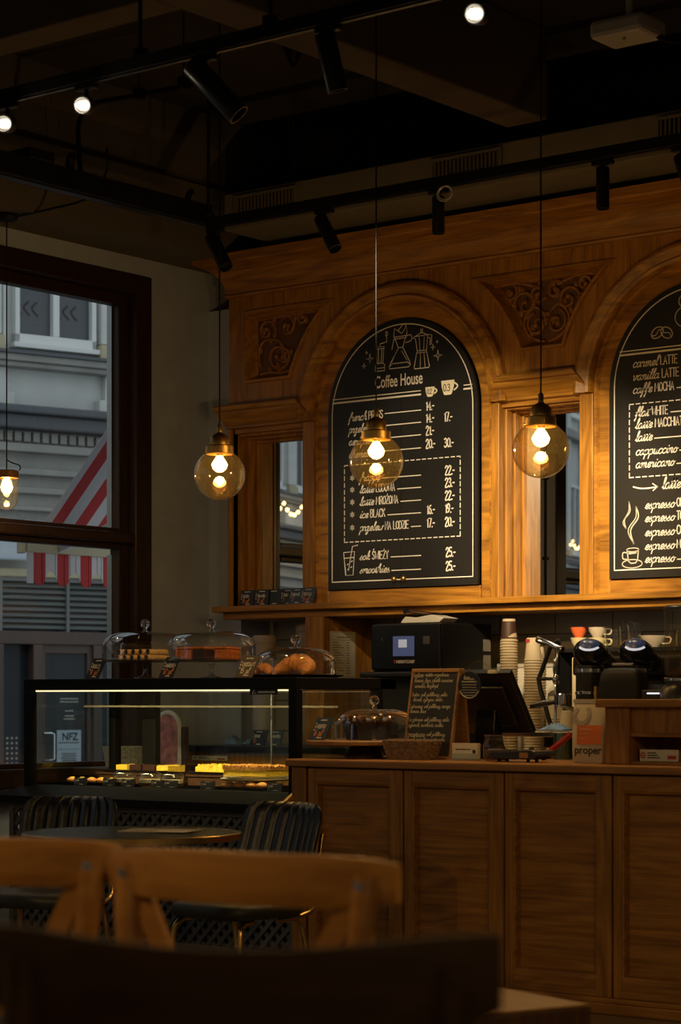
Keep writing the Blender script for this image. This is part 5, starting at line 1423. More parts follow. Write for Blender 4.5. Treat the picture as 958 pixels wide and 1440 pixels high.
# monitor
t = thing('pos_monitor', 'black cash register monitor seen from behind on the counter', 'monitor', (-5.31, 7.78, CT))
ax = Vector((1, 0, 0)); nh = Vector((0, 1, 0)); a = R(36); up = Vector((0, -math.sin(a), math.cos(a))); nn_ = ax.cross(up)
cM = Vector((-5.315, 7.77, 1.182))
f = MB(); f.obox(cM, ax, up, nn_, .178, .155, .014); f.obox(cM + nn_ * .02, ax, up, nn_, .13, .10, .016) if nn_.y < 0 else f.obox(cM - nn_ * .0, ax, up, nn_, .13, .10, .03)
f.build('housing', M['black_plastic'], t, bevel=.006)
f = MB(); f.obox(cM + (nn_ if nn_.y > 0 else -nn_) * .0148, ax, up, nn_, .165, .142, .0008); f.build('screen', M['black_gloss'], t)
f = MB(); f.loft([[(-5.315 + .085 * math.cos(b), 7.80 + .075 * math.sin(b) + dy, CT + .001 + dz) for b in [2 * PI * k / 24 for k in range(24)]] for dy, dz in ((0, 0), (0, .012), (0, .013))]); f.build('stand_base', M['black_plastic'], t, smooth=40)
f = MB(); f.loft([[(-5.315 + sx * w_, y, z) for sx, y, z in ((-1, y0, z0), (1, y0, z0), (1, y1, z0), (-1, y1, z0))] for w_, y0, y1, z0 in ((.06, 7.76, 7.84, CT + .013), (.055, 7.745, 7.81, CT + .06), (.05, 7.74, 7.80, CT + .12), (.05, 7.75, 7.79, 1.16))]); f.build('stand_neck', M['black_gloss'], t, bevel=.004)
f = MB(); f.obox(cM + up * .158, ax, up, nn_, .178, .003, .0135); f.build('top_bezel', M['black_plastic'], t)
# round wobbler sign on the monitor
t = thing('round_sign', 'round black sign with small white writing clipped before the monitor', 'sign', (-5.25, 7.6, 1.25))
f = MB(); f.lathe([(0, 0), (.058, 0), (.058, .003), (0, .003)], (-5.25, 7.535, 1.252), 36, (0, 1, 0)); f.build('disc', M['black_plastic'], t, smooth=40)
f = MB(); f.tube([(-5.25 + .052 * math.cos(R(k)), 7.534, 1.252 + .052 * math.sin(R(k))) for k in range(205, 336, 10)], .0022, 6); f.build('white_arc', M['chalk_dim'], t)
f = MB(); fw = wallframe(7.534)
write(f, 'kawa', -5.278, 1.281, .012, fw, .0018)
for k, (wd, hh) in enumerate(((.05, .009), (.075, .009), (.07, .004), (.07, .004), (.078, .004), (.07, .004), (.05, .004))):
    scribble(f, -5.25 - wd / 2, 1.276 - .011 * k, wd, hh * .7, fw, .0018)
f.build('lettering', M['chalk_dim'], t)
f = MB(); f.tube(spline([(-5.25, 7.54, 1.305), (-5.26, 7.55, 1.335), (-5.235, 7.58, 1.352), (-5.215, 7.62, 1.335), (-5.215, 7.66, 1.312)], 8), .0035, 8); f.build('clip_arm', M['jar_glass'], t)
f = MB(); f.box(-5.235, -5.195, 7.645, 7.69, 1.302, 1.316); f.build('clamp', M['paper'], t, bevel=.002)
# card holder
t = thing('card_holder', 'clear stand with pale business cards beside the glass jar', 'card holder', (-5.2, 7.43, CT))
f = MB(); f.box(-5.275, -5.135, 7.40, 7.47, CT + .001, CT + .006); f.box(-5.27, -5.14, 7.43, 7.433, CT + .006, CT + .03); f.box(-5.27, -5.14, 7.46, 7.463, CT + .006, CT + .07); f.build('acrylic_stand', M['plate_glass'], t)
f = MB(); f.box(-5.268, -5.142, 7.437, 7.457, CT + .008, CT + .072); cards = f.build('business_cards', M['paper'], t)
f = MB(); scribble(f, -5.25, CT + .044, .075, .006, wallframe(7.4365), .002); f.lathe([(0, 0), (.009, 0)], (-5.158, 7.4365, CT + .038), 14, (0, 1, 0)); f.build('lettering', M['ink'], cards)
# jar
t = thing('glass_jar', 'open glass jar of dark beans beside the business cards', 'jar', (-5.075, 7.47, CT))
f = MB(); f.lathe([(0, .002), (.042, .002), (.05, .012), (.052, .06), (.046, .082), (.042, .09), (.045, .096), (.045, .106)], (-5.075, 7.47, CT), 28); f.build('jar_wall', M['jar_glass'], t, smooth=60)
f = MB(); f.lathe([(0, .006), (.040, .006), (.047, .014), (.048, .045), (.02, .05), (0, .048)], (-5.075, 7.47, CT), 24); f.build('beans', mat('coffee_beans', (.06, .03, .015), .6, noise=.7, nscale=120, bump=.8), t, smooth=40)
f = MB(); f.tube([(-5.075 + .045 * math.cos(2 * PI * q / 28), 7.47 + .045 * math.sin(2 * PI * q / 28), CT + .105) for q in range(28)], .003, 6, True); f.build('rim', M['jar_glass'], t, smooth=60)
# black payment tray / terminal
t = thing('scale_tray', 'low black scale with a tan sticker on the counter edge', 'scale', (-4.93, 7.43, CT))
f = MB(); f.prism([(-5.035, CT + .012), (-4.82, CT + .012), (-4.80, CT + .028), (-4.815, CT + .044), (-4.83, CT + .05), (-5.03, CT + .04)], lambda u_, v_, d: (u_, 7.36 + d, v_), .15); f.build('body', M['black_plastic'], t, bevel=.005)
for x in (-5.01, -4.97, -4.87, -4.83):
    f = MB(); f.cyl((x, 7.40, CT + .001), (x, 7.40, CT + .013), .007, n=10); f.build('foot', M['black'], t)
f = MB(); f.box(-4.885, -4.845, 7.3585, 7.3598, CT + .018, CT + .04); f.build('sticker', M['board_wood'], t)
# foil roll, red bar
f = MB(); f.lathe([(.012, 0), (.04, 0), (.04, .11), (.012, .11), (.012, 0)], (-5.0, 7.86, CT + .001), 28)
tag(f.build('foil_roll', M['iris'], origin=(-5.0, 7.86, CT), smooth=40), 'shiny green and violet foil roll standing behind the black scale', 'foil roll')
t = thing('red_flask', 'slanted glossy red tube leaning behind the black scale', 'tube', (-4.93, 7.72, CT))
f = MB(); f.cyl((-4.985, 7.70, CT + .02), (-4.89, 7.75, CT + .108), .0125, .0125, 18); f.build('tube', M['red_gloss'], t, smooth=40)
f = MB(); f.cyl((-5.0, 7.692, CT + .008), (-4.985, 7.70, CT + .02), .014, .018, 18); f.build('cap', M['black_plastic'], t, smooth=40)
# coffee bag
t = thing('coffee_bag', 'white paper coffee bag with orange label reading proper', 'coffee bag', (-4.61, 7.46, CT))
rings = []
for z, w_, d_ in ((0.0, .066, .034), (.01, .070, .038), (.06, .073, .040), (.13, .076, .036), (.19, .078, .026), (.225, .080, .012), (.236, .081, .006), (.246, .081, .005)):
    rings.append([(-4.61 + w_ * sx + .004 * math.sin(9 * z), 7.46 + d_ * sy, CT + .001 + z) for sx, sy in ((-1, -.8), (-.9, -1), (-.3, -1.02), (.3, -1.0), (.9, -1), (1, -.8), (1, .8), (.9, 1), (0, 1), (-.9, 1), (-1, .8))])
f = MB(); f.loft(rings); bag = f.build('pouch', M['kraft'], t, smooth=50)
def bagf(a, b, off=.002):   # front face of the bag
    z = b - CT
    d = [(0, .034), (.06, .040), (.13, .036), (.19, .026), (.225, .012), (.246, .005)]
    for (z0, d0), (z1, d1) in zip(d[:-1], d[1:]):
        if z <= z1: dd = lin(d0, d1, (z - z0) / (z1 - z0)); break
    else: dd = .005
    return (a, 7.46 - dd * 1.03 - off, b)
f = MB()
for k in range(6): f.add([bagf(-4.655, CT + .075 + .0125 * k), bagf(-4.541, CT + .075 + .0125 * k), bagf(-4.541, CT + .0875 + .0125 * k), bagf(-4.655, CT + .0875 + .0125 * k)], [(0, 1, 2, 3)])
f.build('orange_label', M['orange_lbl'], t)
f = MB(); f.ribbon([(-4.64 + .034 * math.cos(R(k)), CT + .19 + .034 * math.sin(R(k))) for k in range(140, 405, 12)], .017, lambda a, b: bagf(a, b, .0025)); f.build('grey_ring', M['grey_ring'], t)
sans('brand_lettering', 'proper', .044, M['ink'], t, (-4.664, 7.4185 - .0022, CT + .038), (1, 0, 0), (0, 0, 1), bold=.001)
f = MB()
for k in range(3): scribble(f, -4.64, CT + .132 - .018 * k, .05 - .01 * k, .005, lambda a, b: bagf(a, b, .003), .0012)
f.build('small_lettering', M['kraft'], t)
f = MB(); f.box(-4.69, -4.53, 7.45, 7.453, CT + .236, CT + .252); f.build('top_seal', M['kraft'], t)
# label strips
def strip(x0, x1, y, z0, z1, label):
    t = thing('sticker_strip', label, 'sticker', (x0, y, z0))
    f = MB(); f.box(x0, x1, y, y + .003, z0, z1); f.build('card', M['paper'], t)
    w_, h_ = x1 - x0, z1 - z0; fw = wallframe(y, .0008)
    f = MB(); f.ribbon([(x0 + w_ * .09 + h_ * .22 * math.cos(R(k)), z0 + h_ * .5 + h_ * .22 * math.sin(R(k))) for k in range(40, 340, 20)], h_ * .12, fw); f.ribbon([(x0 + w_ * .07, z0 + h_ * .5), (x0 + w_ * .14, z0 + h_ * .5)], h_ * .1, fw); f.build('emblem', M['red_lbl'], t)
    f = MB()
    for k in range(3): scribble(f, x0 + w_ * .2, z0 + h_ * (.68 - .2 * k), w_ * (.22 + .05 * k), h_ * .08, fw, h_ * .05)
    f.build('lettering', M['ink'], t)
    f = MB(); f.poly([(x0 + w_ * .72, z0 + h_ * .2), (x0 + w_ * .94, z0 + h_ * .2), (x0 + w_ * .94, z0 + h_ * .5), (x0 + w_ * .72, z0 + h_ * .5)], fw); f.build('colour_block', M['red_lbl'], t)
strip(-4.375, -4.205, 7.43, CT + .013, CT + .058, 'white label with a red emblem standing in the raised cabinet shelf')
strip(-8.02, -7.77, 8.895, .868, .893, 'white label strip stuck on the back counter front, seen through the case')
# things on the raised cabinet
t = thing('card_reader', 'small dark device with a glowing white bar on the raised cabinet', 'card reader', (-4.45, 7.68, 1.195))
f = MB(); f.box(-4.50, -4.39, 7.65, 7.75, 1.1955, 1.232); f.build('body', M['black_plastic'], t, bevel=.006)
f = MB(); f.box(-4.472, -4.415, 7.6485, 7.650, 1.215, 1.221); f.build('lit_bar', glow('white_bar_glow', (.95, .9, 1), 1.2), t)
t = thing('bean_hopper', 'tall clear glass hopper on a black base at the right edge', 'hopper', (-4.345, 7.68, 1.195))
f = MB(); f.lathe([(.0, 0), (.075, 0), (.07, .04), (.055, .055), (.055, .07), (0, .07)], (-4.345, 7.68, 1.1955), 28); f.build('base', M['black_plastic'], t, smooth=40)
f = MB(); f.lathe([(.04, .07), (.056, .10), (.058, .36)], (-4.345, 7.68, 1.1955), 28); f.build('cylinder', M['jar_glass'], t, smooth=40)
f = MB(); f.lathe([(0.057, .07), (.06, .072), (.06, .082), (.056, .084)], (-4.345, 7.68, 1.1955), 28); f.build('chrome_ring', M['chrome'], t, smooth=30)
f = MB(); f.lathe([(0, .372), (.05, .37), (.063, .362), (.063, .352), (0, .352)], (-4.345, 7.68, 1.1955), 28); f.build('lid', M['black_plastic'], t, smooth=40)
# espresso machine, grinders
TT = .8905
t = thing('espresso_machine', 'steel and black espresso machine with a bent side bar', 'espresso machine', (-5.05, 8.3, TT))
f = MB(); f.box(-5.27, -4.65, 8.40, 8.56, TT + .03, 1.30); f.box(-5.27, -4.65, 8.36, 8.56, 1.30, 1.385); f.build('body', M['black'], t, bevel=.012)
f = MB(); f.box(-5.2, -4.7, 8.393, 8.40, 1.08, 1.26); f.build('back_panel', M['steel'], t)
f = MB(); f.box(-5.375, -5.155, 8.06, 8.38, 1.036, 1.056); f.box(-5.385, -4.99, 7.97, 8.06, 1.034, 1.056); f.build('drip_tray', M['steel'], t, bevel=.003)
f = MB(); f.box(-5.25, -5.16, 8.1, 8.38, .985, 1.035); f.build('drip_box', M['black_plastic'], t, bevel=.005)
for x in (-5.34, -5.19):
    f = MB(); f.cyl((x, 8.45, TT), (x, 8.45, TT + .03), .02, n=14); f.build('foot', M['steel'], t)
    f = MB(); f.cyl((x, 8.14, TT), (x, 8.14, .986), .012, n=12); f.build('front_leg', M['steel'], t)
f = MB(); f.tube([(-5.235, 8.2, 1.455), (-5.28, 8.2, 1.425), (-5.325, 8.2, 1.32), (-5.342, 8.2, 1.285), (-5.332, 8.2, 1.24), (-5.285, 8.2, 1.10), (-5.27, 8.2, 1.06)], .0105, 10)
f.tube([(-5.34, 8.2, 1.285), (-5.25, 8.22, 1.285)], .008, 8); f.tube([(-5.24, 8.21, 1.45), (-5.255, 8.22, 1.30), (-5.262, 8.22, 1.16)], .007, 8)
f.build('side_bar', M['black_plastic'], t, smooth=60)
f = MB(); f.tube([(-5.33, 8.18, 1.455), (-5.27, 8.17, 1.44), (-5.22, 8.165, 1.42), (-5.19, 8.16, 1.412)], .013, 10); f.build('lever', M['chrome'], t, smooth=60)
f = MB(); f.cyl((-5.335, 8.185, 1.458), (-5.29, 8.175, 1.443), .016, .014, 12); f.build('lever_grip', M['black_plastic'], t, smooth=40)
f = MB(); f.tube(spline([(-5.21, 8.15, 1.42), (-5.2, 8.13, 1.38), (-5.21, 8.12, 1.33), (-5.195, 8.11, 1.26), (-5.19, 8.1, 1.1)], 5), [.006] * 21, 8); f.sphere((-5.205, 8.12, 1.36), .013, 10, 8); f.sphere((-5.195, 8.11, 1.28), .015, 10, 8, 1, 1, 1.6); f.build('steam_wand', M['chrome'], t, smooth=60)
f = MB(); f.lathe([(0.03, 0), (.036, .005), (.036, .05), (.03, .055)], (-5.10, 8.015, 1.165), 20, cap=True); f.build('portafilter_basket', M['chrome'], t, smooth=40)
f = MB(); f.tube([(-5.125, 8.01, 1.185), (-5.17, 7.99, 1.178), (-5.23, 7.96, 1.165)], [.009, .014, .012], 10); f.build('portafilter_handle', M['black_plastic'], t, smooth=60)
f = MB(); f.obox((-5.06, 8.0, 1.16), (1, .3, -.4), (0, 1, 0), (.4, 0, 1), .028, .012, .008); f.build('spout', M['chrome'], t, bevel=.004)
def grinder(x, y, label):
    t = thing('coffee_grinder', label, 'coffee grinder', (x, y, TT), 0, 'black coffee grinders by the espresso machine')
    f = MB(); f.lathe([(0, 0), (.07, 0), (.07, .02), (.056, .03), (.054, .26), (.057, .265), (.057, .41), (.058, .42), (.056, .45), (0, .45)], (x, y, TT), 28); f.build('body', M['black_plastic'], t, smooth=35)
    f = MB(); f.lathe([(.0572, .418), (.0605, .42), (.0605, .436), (.057, .44)], (x, y, TT), 28); f.build('chrome_ring', M['chrome'], t, smooth=30)
    f = MB(); f.lathe([(.0575, .325), (.0600, .327), (.0600, .337), (.0575, .339)], (x, y, TT), 28); f.build('chrome_ring', M['chrome'], t, smooth=30)
    f = MB(); f.box(x + .05, x + .062, y - .04, y - .02, TT + .22, TT + .36); f.build('side_strip', M['brass'], t)
    tilt = Matrix.Rotation(R(-28), 3, 'X')
    f = MB(); f.sphere((x + .008, y + .005, TT + .50), .078, 28, 18, 1.0, 1.05, .78, tilt); f.sphere((x + .04, y + .05, TT + .465), .052, 20, 12, 1.1, 1.0, .9); f.build('head', M['black_gloss'], t, smooth=80)
    cx_, cy_, cz_ = x + .0, y - .078, TT + .505
    nv = (tilt @ Vector((0, -.62, .55))).normalized(); nv = Vector((.35, -.8, .5)).normalized()
    uu = Vector((0, 0, 1)).cross(nv).normalized(); v_ = nv.cross(uu)
    ell = Vector((x + .008, y + .005, TT + .50))
    def hf(a, b):
        # project onto the ellipsoid head along nv
        p = ell + uu * a + v_ * b
        d = nv; q = tilt.transposed() @ (p - ell); dd = tilt.transposed() @ d
        S_ = Vector((1 / .078, 1 / .0819, 1 / .06084)); q = Vector((q.x * S_.x, q.y * S_.y, q.z * S_.z)); dd = Vector((dd.x * S_.x, dd.y * S_.y, dd.z * S_.z))
        A, B, C = dd.dot(dd), q.dot(dd), q.dot(q) - 1.0
        s = (-B + math.sqrt(max(0, B * B - A * C))) / A
        return p + nv * (s + .0015)
    f = MB()
    for k in range(8): f.ribbon([(.040 * math.cos(R(j)) * (1 - k * .12), .008 + .024 * math.sin(R(j)) * (1 - k * .12)) for j in range(0, 361, 15)], .008, hf)
    f.build('display', M['display'], t)
    f = MB()
    for k, wd in enumerate((.022, .026, .02)): f.ribbon([(-.004, .022 - .011 * k), (-.004 + wd, .022 - .011 * k)], .006, hf)
    f.ribbon([(-.026, .0), (-.026, .022)], .008, hf); f.build('display_digits', mat('display_digits', (.1, .1, .2), .4, emit=(.6, .7, 1), estr=.5), t)
    f = MB(); f.ribbon([(.045 * math.cos(R(j)), .006 + .032 * math.sin(R(j))) for j in range(210, 331, 10)], .009, hf); f.build('lit_arc', M['display_white'], t)
grinder(-5.045, 8.14, 'black coffee grinder with round lit display left of its twin')
grinder(-4.86, 8.21, 'black coffee grinder with round lit display nearer the glass hopper')
t = thing('knock_box', 'black rounded knock box behind the coffee bag', 'knock box', (-4.80, 8.02, TT))
rings = []
for z, q in ((0, .9), (.02, 1), (.30, 1.05), (.37, 1.05), (.41, .98), (.43, .85), (.436, .6)):
    rings.append([(-4.80 + .10 * q * math.copysign(abs(math.cos(a)) ** .5, math.cos(a)), 8.02 + .055 * q * math.copysign(abs(math.sin(a)) ** .6, math.sin(a)), TT + z) for a in [2 * PI * k / 32 for k in range(32)]])
f = MB(); f.loft(rings); f.build('bin', M['black'], t, smooth=50)
f = MB(); f.cyl((-4.85, 8.02, TT + .445), (-4.75, 8.02, TT + .445), .012, n=14); f.build('knock_bar', M['black_plastic'], t, smooth=40)
# blue cloth on the drip tray
def crumpled(x, y, z, wx, wy, h, label, m='cloth_blue', seed=1):
    rnd = random.Random(seed); n_ = 16
    g = [[(x + wx * (i / n_ - .5), y + wy * (j / n_ - .5), z + .004 + h * max(0, math.sin(PI * i / n_) * math.sin(PI * j / n_)) * (.35 + .65 * abs(math.sin(i * 1.3 + j * .7 + seed))) + rnd.uniform(0, h * .1)) for i in range(n_ + 1)] for j in range(n_ + 1)]
    f = MB(); f.add([p for r_ in g for p in r_], [(j * (n_ + 1) + i, j * (n_ + 1) + i + 1, (j + 1) * (n_ + 1) + i + 1, (j + 1) * (n_ + 1) + i) for j in range(n_) for i in range(n_)])
    o_ = f.build('cloth', M[m], origin=(x, y, z), smooth=80)
    s_ = o_.modifiers.new('thick', 'SOLIDIFY'); s_.thickness = .003; s_.offset = 1
    return tag(o_, label, 'cloth')
crumpled(-5.22, 8.15, 1.057, .13, .1, .035, 'crumpled blue cloth on the espresso machine drip tray', seed=2)
crumpled(-7.80, 8.98, .951, .11, .09, .055, 'crumpled blue cloth on the back counter, left of two', seed=3)
crumpled(-7.65, 8.98, .951, .13, .09, .05, 'crumpled blue cloth on the back counter beside slate cards', seed=5)
crumpled(-8.06, 8.80, .842, .1, .08, .1, 'bright green cloth beside the pink floral bag', 'green', 4)

# ================================================================== BACK COUNTER ITEMS
BZ = .9505
t = thing('speed_oven', 'black speed oven with a small blue screen on the back counter', 'oven', (-6.59, 9.1, BZ))
ox0, ox1, oy0, oy1 = -6.806, -6.38, 8.9, 9.36
f = MB(); f.box(ox0, ox1, oy0 + .02, oy1, BZ + .02, 1.578); f.build('body', M['black'], t, bevel=.01)
f = MB(); f.box(ox0, ox1, oy0, oy0 + .02, 1.345, 1.572); f.build('control_panel', M['black_gloss'], t, bevel=.006)
f = MB(); f.box(ox0 + .005, ox1 - .005, oy0 - .005, oy0 + .02, BZ + .06, 1.335); f.build('door', M['black'], t, bevel=.006)
f = MB(); f.box(ox0 - .03, ox1 + .01, oy0 - .06, oy0 - .01, 1.305, 1.333); f.build('door_handle', M['black_plastic'], t, bevel=.008)
f = MB(); f.box(-6.667, -6.535, oy0 - .002, oy0 - .0003, 1.412, 1.512); sc_ = f.build('screen', mat('oven_screen', (.03, .04, .09), .3, emit=(.25, .3, .62), estr=.16), t)
f = MB(); f.box(-6.632, -6.58, oy0 - .0032, oy0 - .002, 1.455, 1.495); f.build('screen_window', mat('oven_screen_window', (.3, .3, .3), .3, emit=(.75, .8, .9), estr=.32), sc_)
sans('brand_lettering', 'MERRYCHEF', .021, M['chalk'], t, (-6.648, oy0 - .001, 1.377), (1, 0, 0), (0, 0, 1), bold=.0006)
f = MB(); f.box(-6.662, -6.652, oy0 - .0015, oy0 - .0002, 1.377, 1.393); f.build('brand_mark', M['red_lbl'], t)
f = MB(); f.box(-6.48, -6.44, oy0 - .0012, oy0 - .0002, 1.47, 1.51); f.box(-6.74, -6.735, oy0 - .0012, oy0 - .0002, 1.49, 1.505); f.build('control_icons', mat('icon_grey', (.06, .055, .05), .6), t)
for x in (ox0 + .04, ox1 - .04):
    for y in (oy0 + .06, oy1 - .04):
        f = MB(); f.cyl((x, y, BZ), (x, y, BZ + .021), .018, n=12); f.build('foot', M['black'], t)
f = MB(); f.box(ox1 + .0003, ox1 + .0015, 9.28, 9.345, 1.44, 1.5); f.box(ox1 + .0003, ox1 + .0015, 9.28, 9.345, 1.33, 1.42); f.build('rating_plate', mat('rating_plate', (.2, .17, .13), .6), t)
t = thing('paper_tray', 'folded white paper tray lying on top of the oven', 'paper tray', (-6.55, 9.0, 1.579))
f = MB(); f.prism([(-6.66, 1.5795), (-6.42, 1.5795), (-6.39, 1.60), (-6.47, 1.618), (-6.57, 1.605), (-6.63, 1.612)], lambda a, b, d: (a, 8.95 + d, b), .13); f.build('tray', M['paper'], t, bevel=.003)
t = thing('tongs', 'black kitchen tongs resting over the paper tray on the oven', 'tongs', (-6.55, 8.99, 1.62))
f = MB(); f.bar((-6.65, 8.98, 1.637), (-6.47, 9.0, 1.614), .016, .008); f.bar((-6.65, 8.99, 1.645), (-6.46, 9.03, 1.626), .016, .006); f.build('arms', M['black_plastic'], t, bevel=.002)
f = MB(); f.cyl((-6.66, 8.985, 1.64), (-6.64, 8.985, 1.644), .012, n=12); f.build('hinge', M['black'], t)
# stacks of paper cups, rims down
def cup_mesh(h, r0, r1, m):
    f = MB(); f.lathe([(r1 - .0006, .002), (r1, 0), (r1 + .004, .002), (r1 + .004, .0055), (r1, .0075), (r0, h), (r0 - .003, h + .001), (r0 - .004, h - .004), (0, h - .004)], (0, 0, 0), 24)
    return f.build('paper_cup', M[m], smooth=40)
cup0 = cup_mesh(.11, .031, .041, 'paper_cup')
first = True
def stack(x, y, n, label, group, pitch=.0135, top=None):
    global first
    for k in range(n):
        if first: c_ = cup0; first = False
        else: c_ = cup0.copy(); COL.objects.link(c_)
        c_.location = (x + random.uniform(-.0012, .0012), y, BZ + k * pitch)
        tag(c_, label, 'cup', group)
stack(-6.035, 9.0, 40, 'white paper cup in the tall stack topped by a brown cup', 'paper cups in the stack under the brown cup')
bcup = cup_mesh(.085, .034, .040, 'brown_cup'); bcup.location = (-6.035, 9.0, BZ + 40 * .0135)
bcup.name = 'brown_paper_cup'; tag(bcup, 'dark brown paper cup upside down on top of the tall white stack', 'cup')
stack(-5.895, 9.0, 33, 'white paper cup in the stack right of the tallest one', 'paper cups in the second stack')
f = MB(); f.box(-5.915, -5.893, 8.9655, 8.967, BZ + 32 * .0135 + .088, BZ + 32 * .0135 + .104); tag(f.build('cup_sticker', M['red_lbl'], origin=(-5.904, 8.966, 1.47)), 'small red sticker on the top cup of the second stack', 'sticker')
stack(-5.975, 9.16, 30, 'white paper cup in the stack half hidden behind the two tall stacks', 'paper cups in the rear stack')
stack(-5.80, 9.05, 12, 'white paper cup in the low stack behind the espresso machine bar', 'paper cups in the low stack')
stack(-5.70, 9.0, 7, 'white paper cup in the lowest stack beneath the steel drip tray', 'paper cups in the lowest stack')
f = MB(); f.box(-5.80, -5.66, 9.2, 9.32, BZ, 1.40); tag(f.build('carton', M['paper_cup'], origin=(-5.73, 9.26, BZ), bevel=.004), 'tall plain cream carton behind the low paper cup stack', 'carton')
# cup shelf
f = MB(); f.box(-5.90, -4.56, 9.2, 9.5, 1.425, 1.445); f.box(-5.90, -5.88, 9.2, 9.5, BZ, 1.425); tag(f.build('cup_shelf', M['black'], origin=(-5.2, 9.3, BZ), bevel=.003), 'dark shelf above the grinders carrying cups and glasses', 'shelf')
SZ = 1.4455
def china(x, y, z, r, h, m, label, handle=True, ha=0.0, group=None):
    t = thing('coffee_cup', label, 'cup', (x, y, z), 0, group)
    f = MB(); f.lathe([(0, 0), (r * .5, 0), (r * .55, .006), (r * .85, h * .5), (r, h), (r - .003, h), (r * .8, h * .5), (r * .45, .01), (0, .008)], (x, y, z), 24); f.build('bowl', M[m], t, smooth=50)
    if handle:
        f = MB(); f.tube(spline([(x + math.cos(ha) * r * .9, y + math.sin(ha) * r * .9, z + h * .85), (x + math.cos(ha) * (r + .026), y + math.sin(ha) * (r + .026), z + h * .8), (x + math.cos(ha) * (r + .022), y + math.sin(ha) * (r + .022), z + h * .35), (x + math.cos(ha) * r * .75, y + math.sin(ha) * r * .75, z + h * .3)], 6), .0045, 8); f.build('handle', M[m], t, smooth=60)
    return t
HA = R(10)
china(-5.79, 9.25, SZ, .042, .052, 'cer_cream', 'cream cup below the orange cup on the shelf', False)
china(-5.79, 9.25, SZ + .053, .042, .05, 'cer_orange', 'orange cup stacked on a cream cup on the shelf', False)
china(-5.685, 9.25, SZ, .045, .05, 'cer_cream', 'cream cup with a handle under the patterned cup', True, HA)
china(-5.685, 9.25, SZ + .051, .045, .05, 'cer_white', 'patterned pale cup stacked on a handled cream cup', True, HA)
china(-5.375, 9.25, SZ, .062, .055, 'cer_white', 'wide white cup with a handle at the right of the shelf', True, HA)
for i, (x, y, h) in enumerate(((-5.60, 9.24, .09), (-5.53, 9.26, .12), (-5.47, 9.24, .12), (-5.56, 9.36, .13), (-5.30, 9.33, .11), (-5.22, 9.26, .11))):
    f = MB(); f.lathe([(0, .004), (.028, .004), (.03, 0), (.036, h), (.033, h), (.028, .008), (0, .008)], (x, y, SZ), 20)
    tag(f.build('drinking_glass', M['dome_glass'], origin=(x, y, SZ), smooth=50), ['short clear glass next to the patterned cup on the shelf', 'clear glass second from the patterned cup on the shelf', 'clear glass third from the patterned cup on the shelf', 'tall clear glass standing behind two others on the shelf', 'clear glass behind the wide white cup on the shelf', 'clear glass right of the wide white cup on the shelf'][i], 'glass', 'clear glasses on the cup shelf')
# canisters, poster, fire sign, bag, basket
for x, y, r, h, lb in ((-7.60, 9.0, .063, .585, 'slim lilac grey canister behind the croissant dome'), (-7.50, 9.28, .085, .655, 'wide lilac grey canister next to the oak post')):
    t = thing('canister', lb, 'canister', (x, y, BZ))
    f = MB(); f.lathe([(0, 0), (r, 0), (r, h - .05)], (x, y, BZ), 28); f.build('body', M['lilac_box'], t, smooth=40)
    f = MB(); f.lathe([(r, h - .05), (r + .003, h - .045), (r + .003, h - .015), (r * .9, h), (0, h)], (x, y, BZ), 28); f.build('lid', M['lilac_box'], t, smooth=40)
t = thing('menu_sheet', 'white printed price sheet taped to the side of the oak post', 'paper sheet', (-7.249, 9.13, 1.31))
f = MB(); f.box(-7.2495, -7.248, 9.12, 9.34, 1.31, 1.555); f.build('sheet', M['paper'], t)
fs_ = frame((-7.2475, 9.12, 1.31), (0, 1, 0), (0, 0, 1))
f = MB()
f.ribbon([(.006, .006), (.214, .006), (.214, .239), (.006, .239), (.006, .006)], .0016, fs_)
for k in range(13):
    scribble(f, .025, .185 - .0135 * k, .05 + .02 * (k % 3), .004, fs_, .0014); scribble(f, .14, .185 - .0135 * k, .03, .004, fs_, .0014)
scribble(f, .06, .212, .1, .006, fs_, .0018); f.ribbon([(.02, .2), (.2, .2)], .0014, fs_); f.ribbon([(.12, .02), (.12, .2)], .001, fs_)
f.build('lettering', M['ink'], t)
t = thing('fire_sign', 'red and white fire equipment sign on the grey wall behind the domes', 'sign', (WX, 9.42, 1.35))
f = MB(); f.box(WX + .0005, WX + .003, 9.33, 9.505, 1.352, 1.512); f.build('plate', M['frame_white'], t)
ff = frame((WX + .0042, 9.33, 1.352), (0, 1, 0), (0, 0, 1))
f = MB()
for a, b in (((.006, .006), (.169, .07)), ((.006, .082), (.169, .154))): f.poly([a, (b[0], a[1]), b, (a[0], b[1])], ff)
f.build('red_fields', M['red_lbl'], t)
ff = frame((WX + .0052, 9.33, 1.352), (0, 1, 0), (0, 0, 1))
f = MB(); f.poly([(.02, .015), (.045, .015), (.045, .06), (.02, .06)], ff); f.poly([(.065, .025), (.1, .025), (.1, .055), (.065, .055)], ff); f.ribbon([(.15, .018), (.15, .06), (.115, .06)], .01, ff); f.ribbon([(.03, .1), (.09, .14), (.14, .1)], .012, ff); f.build('pictograms', M['frame_white'], t)
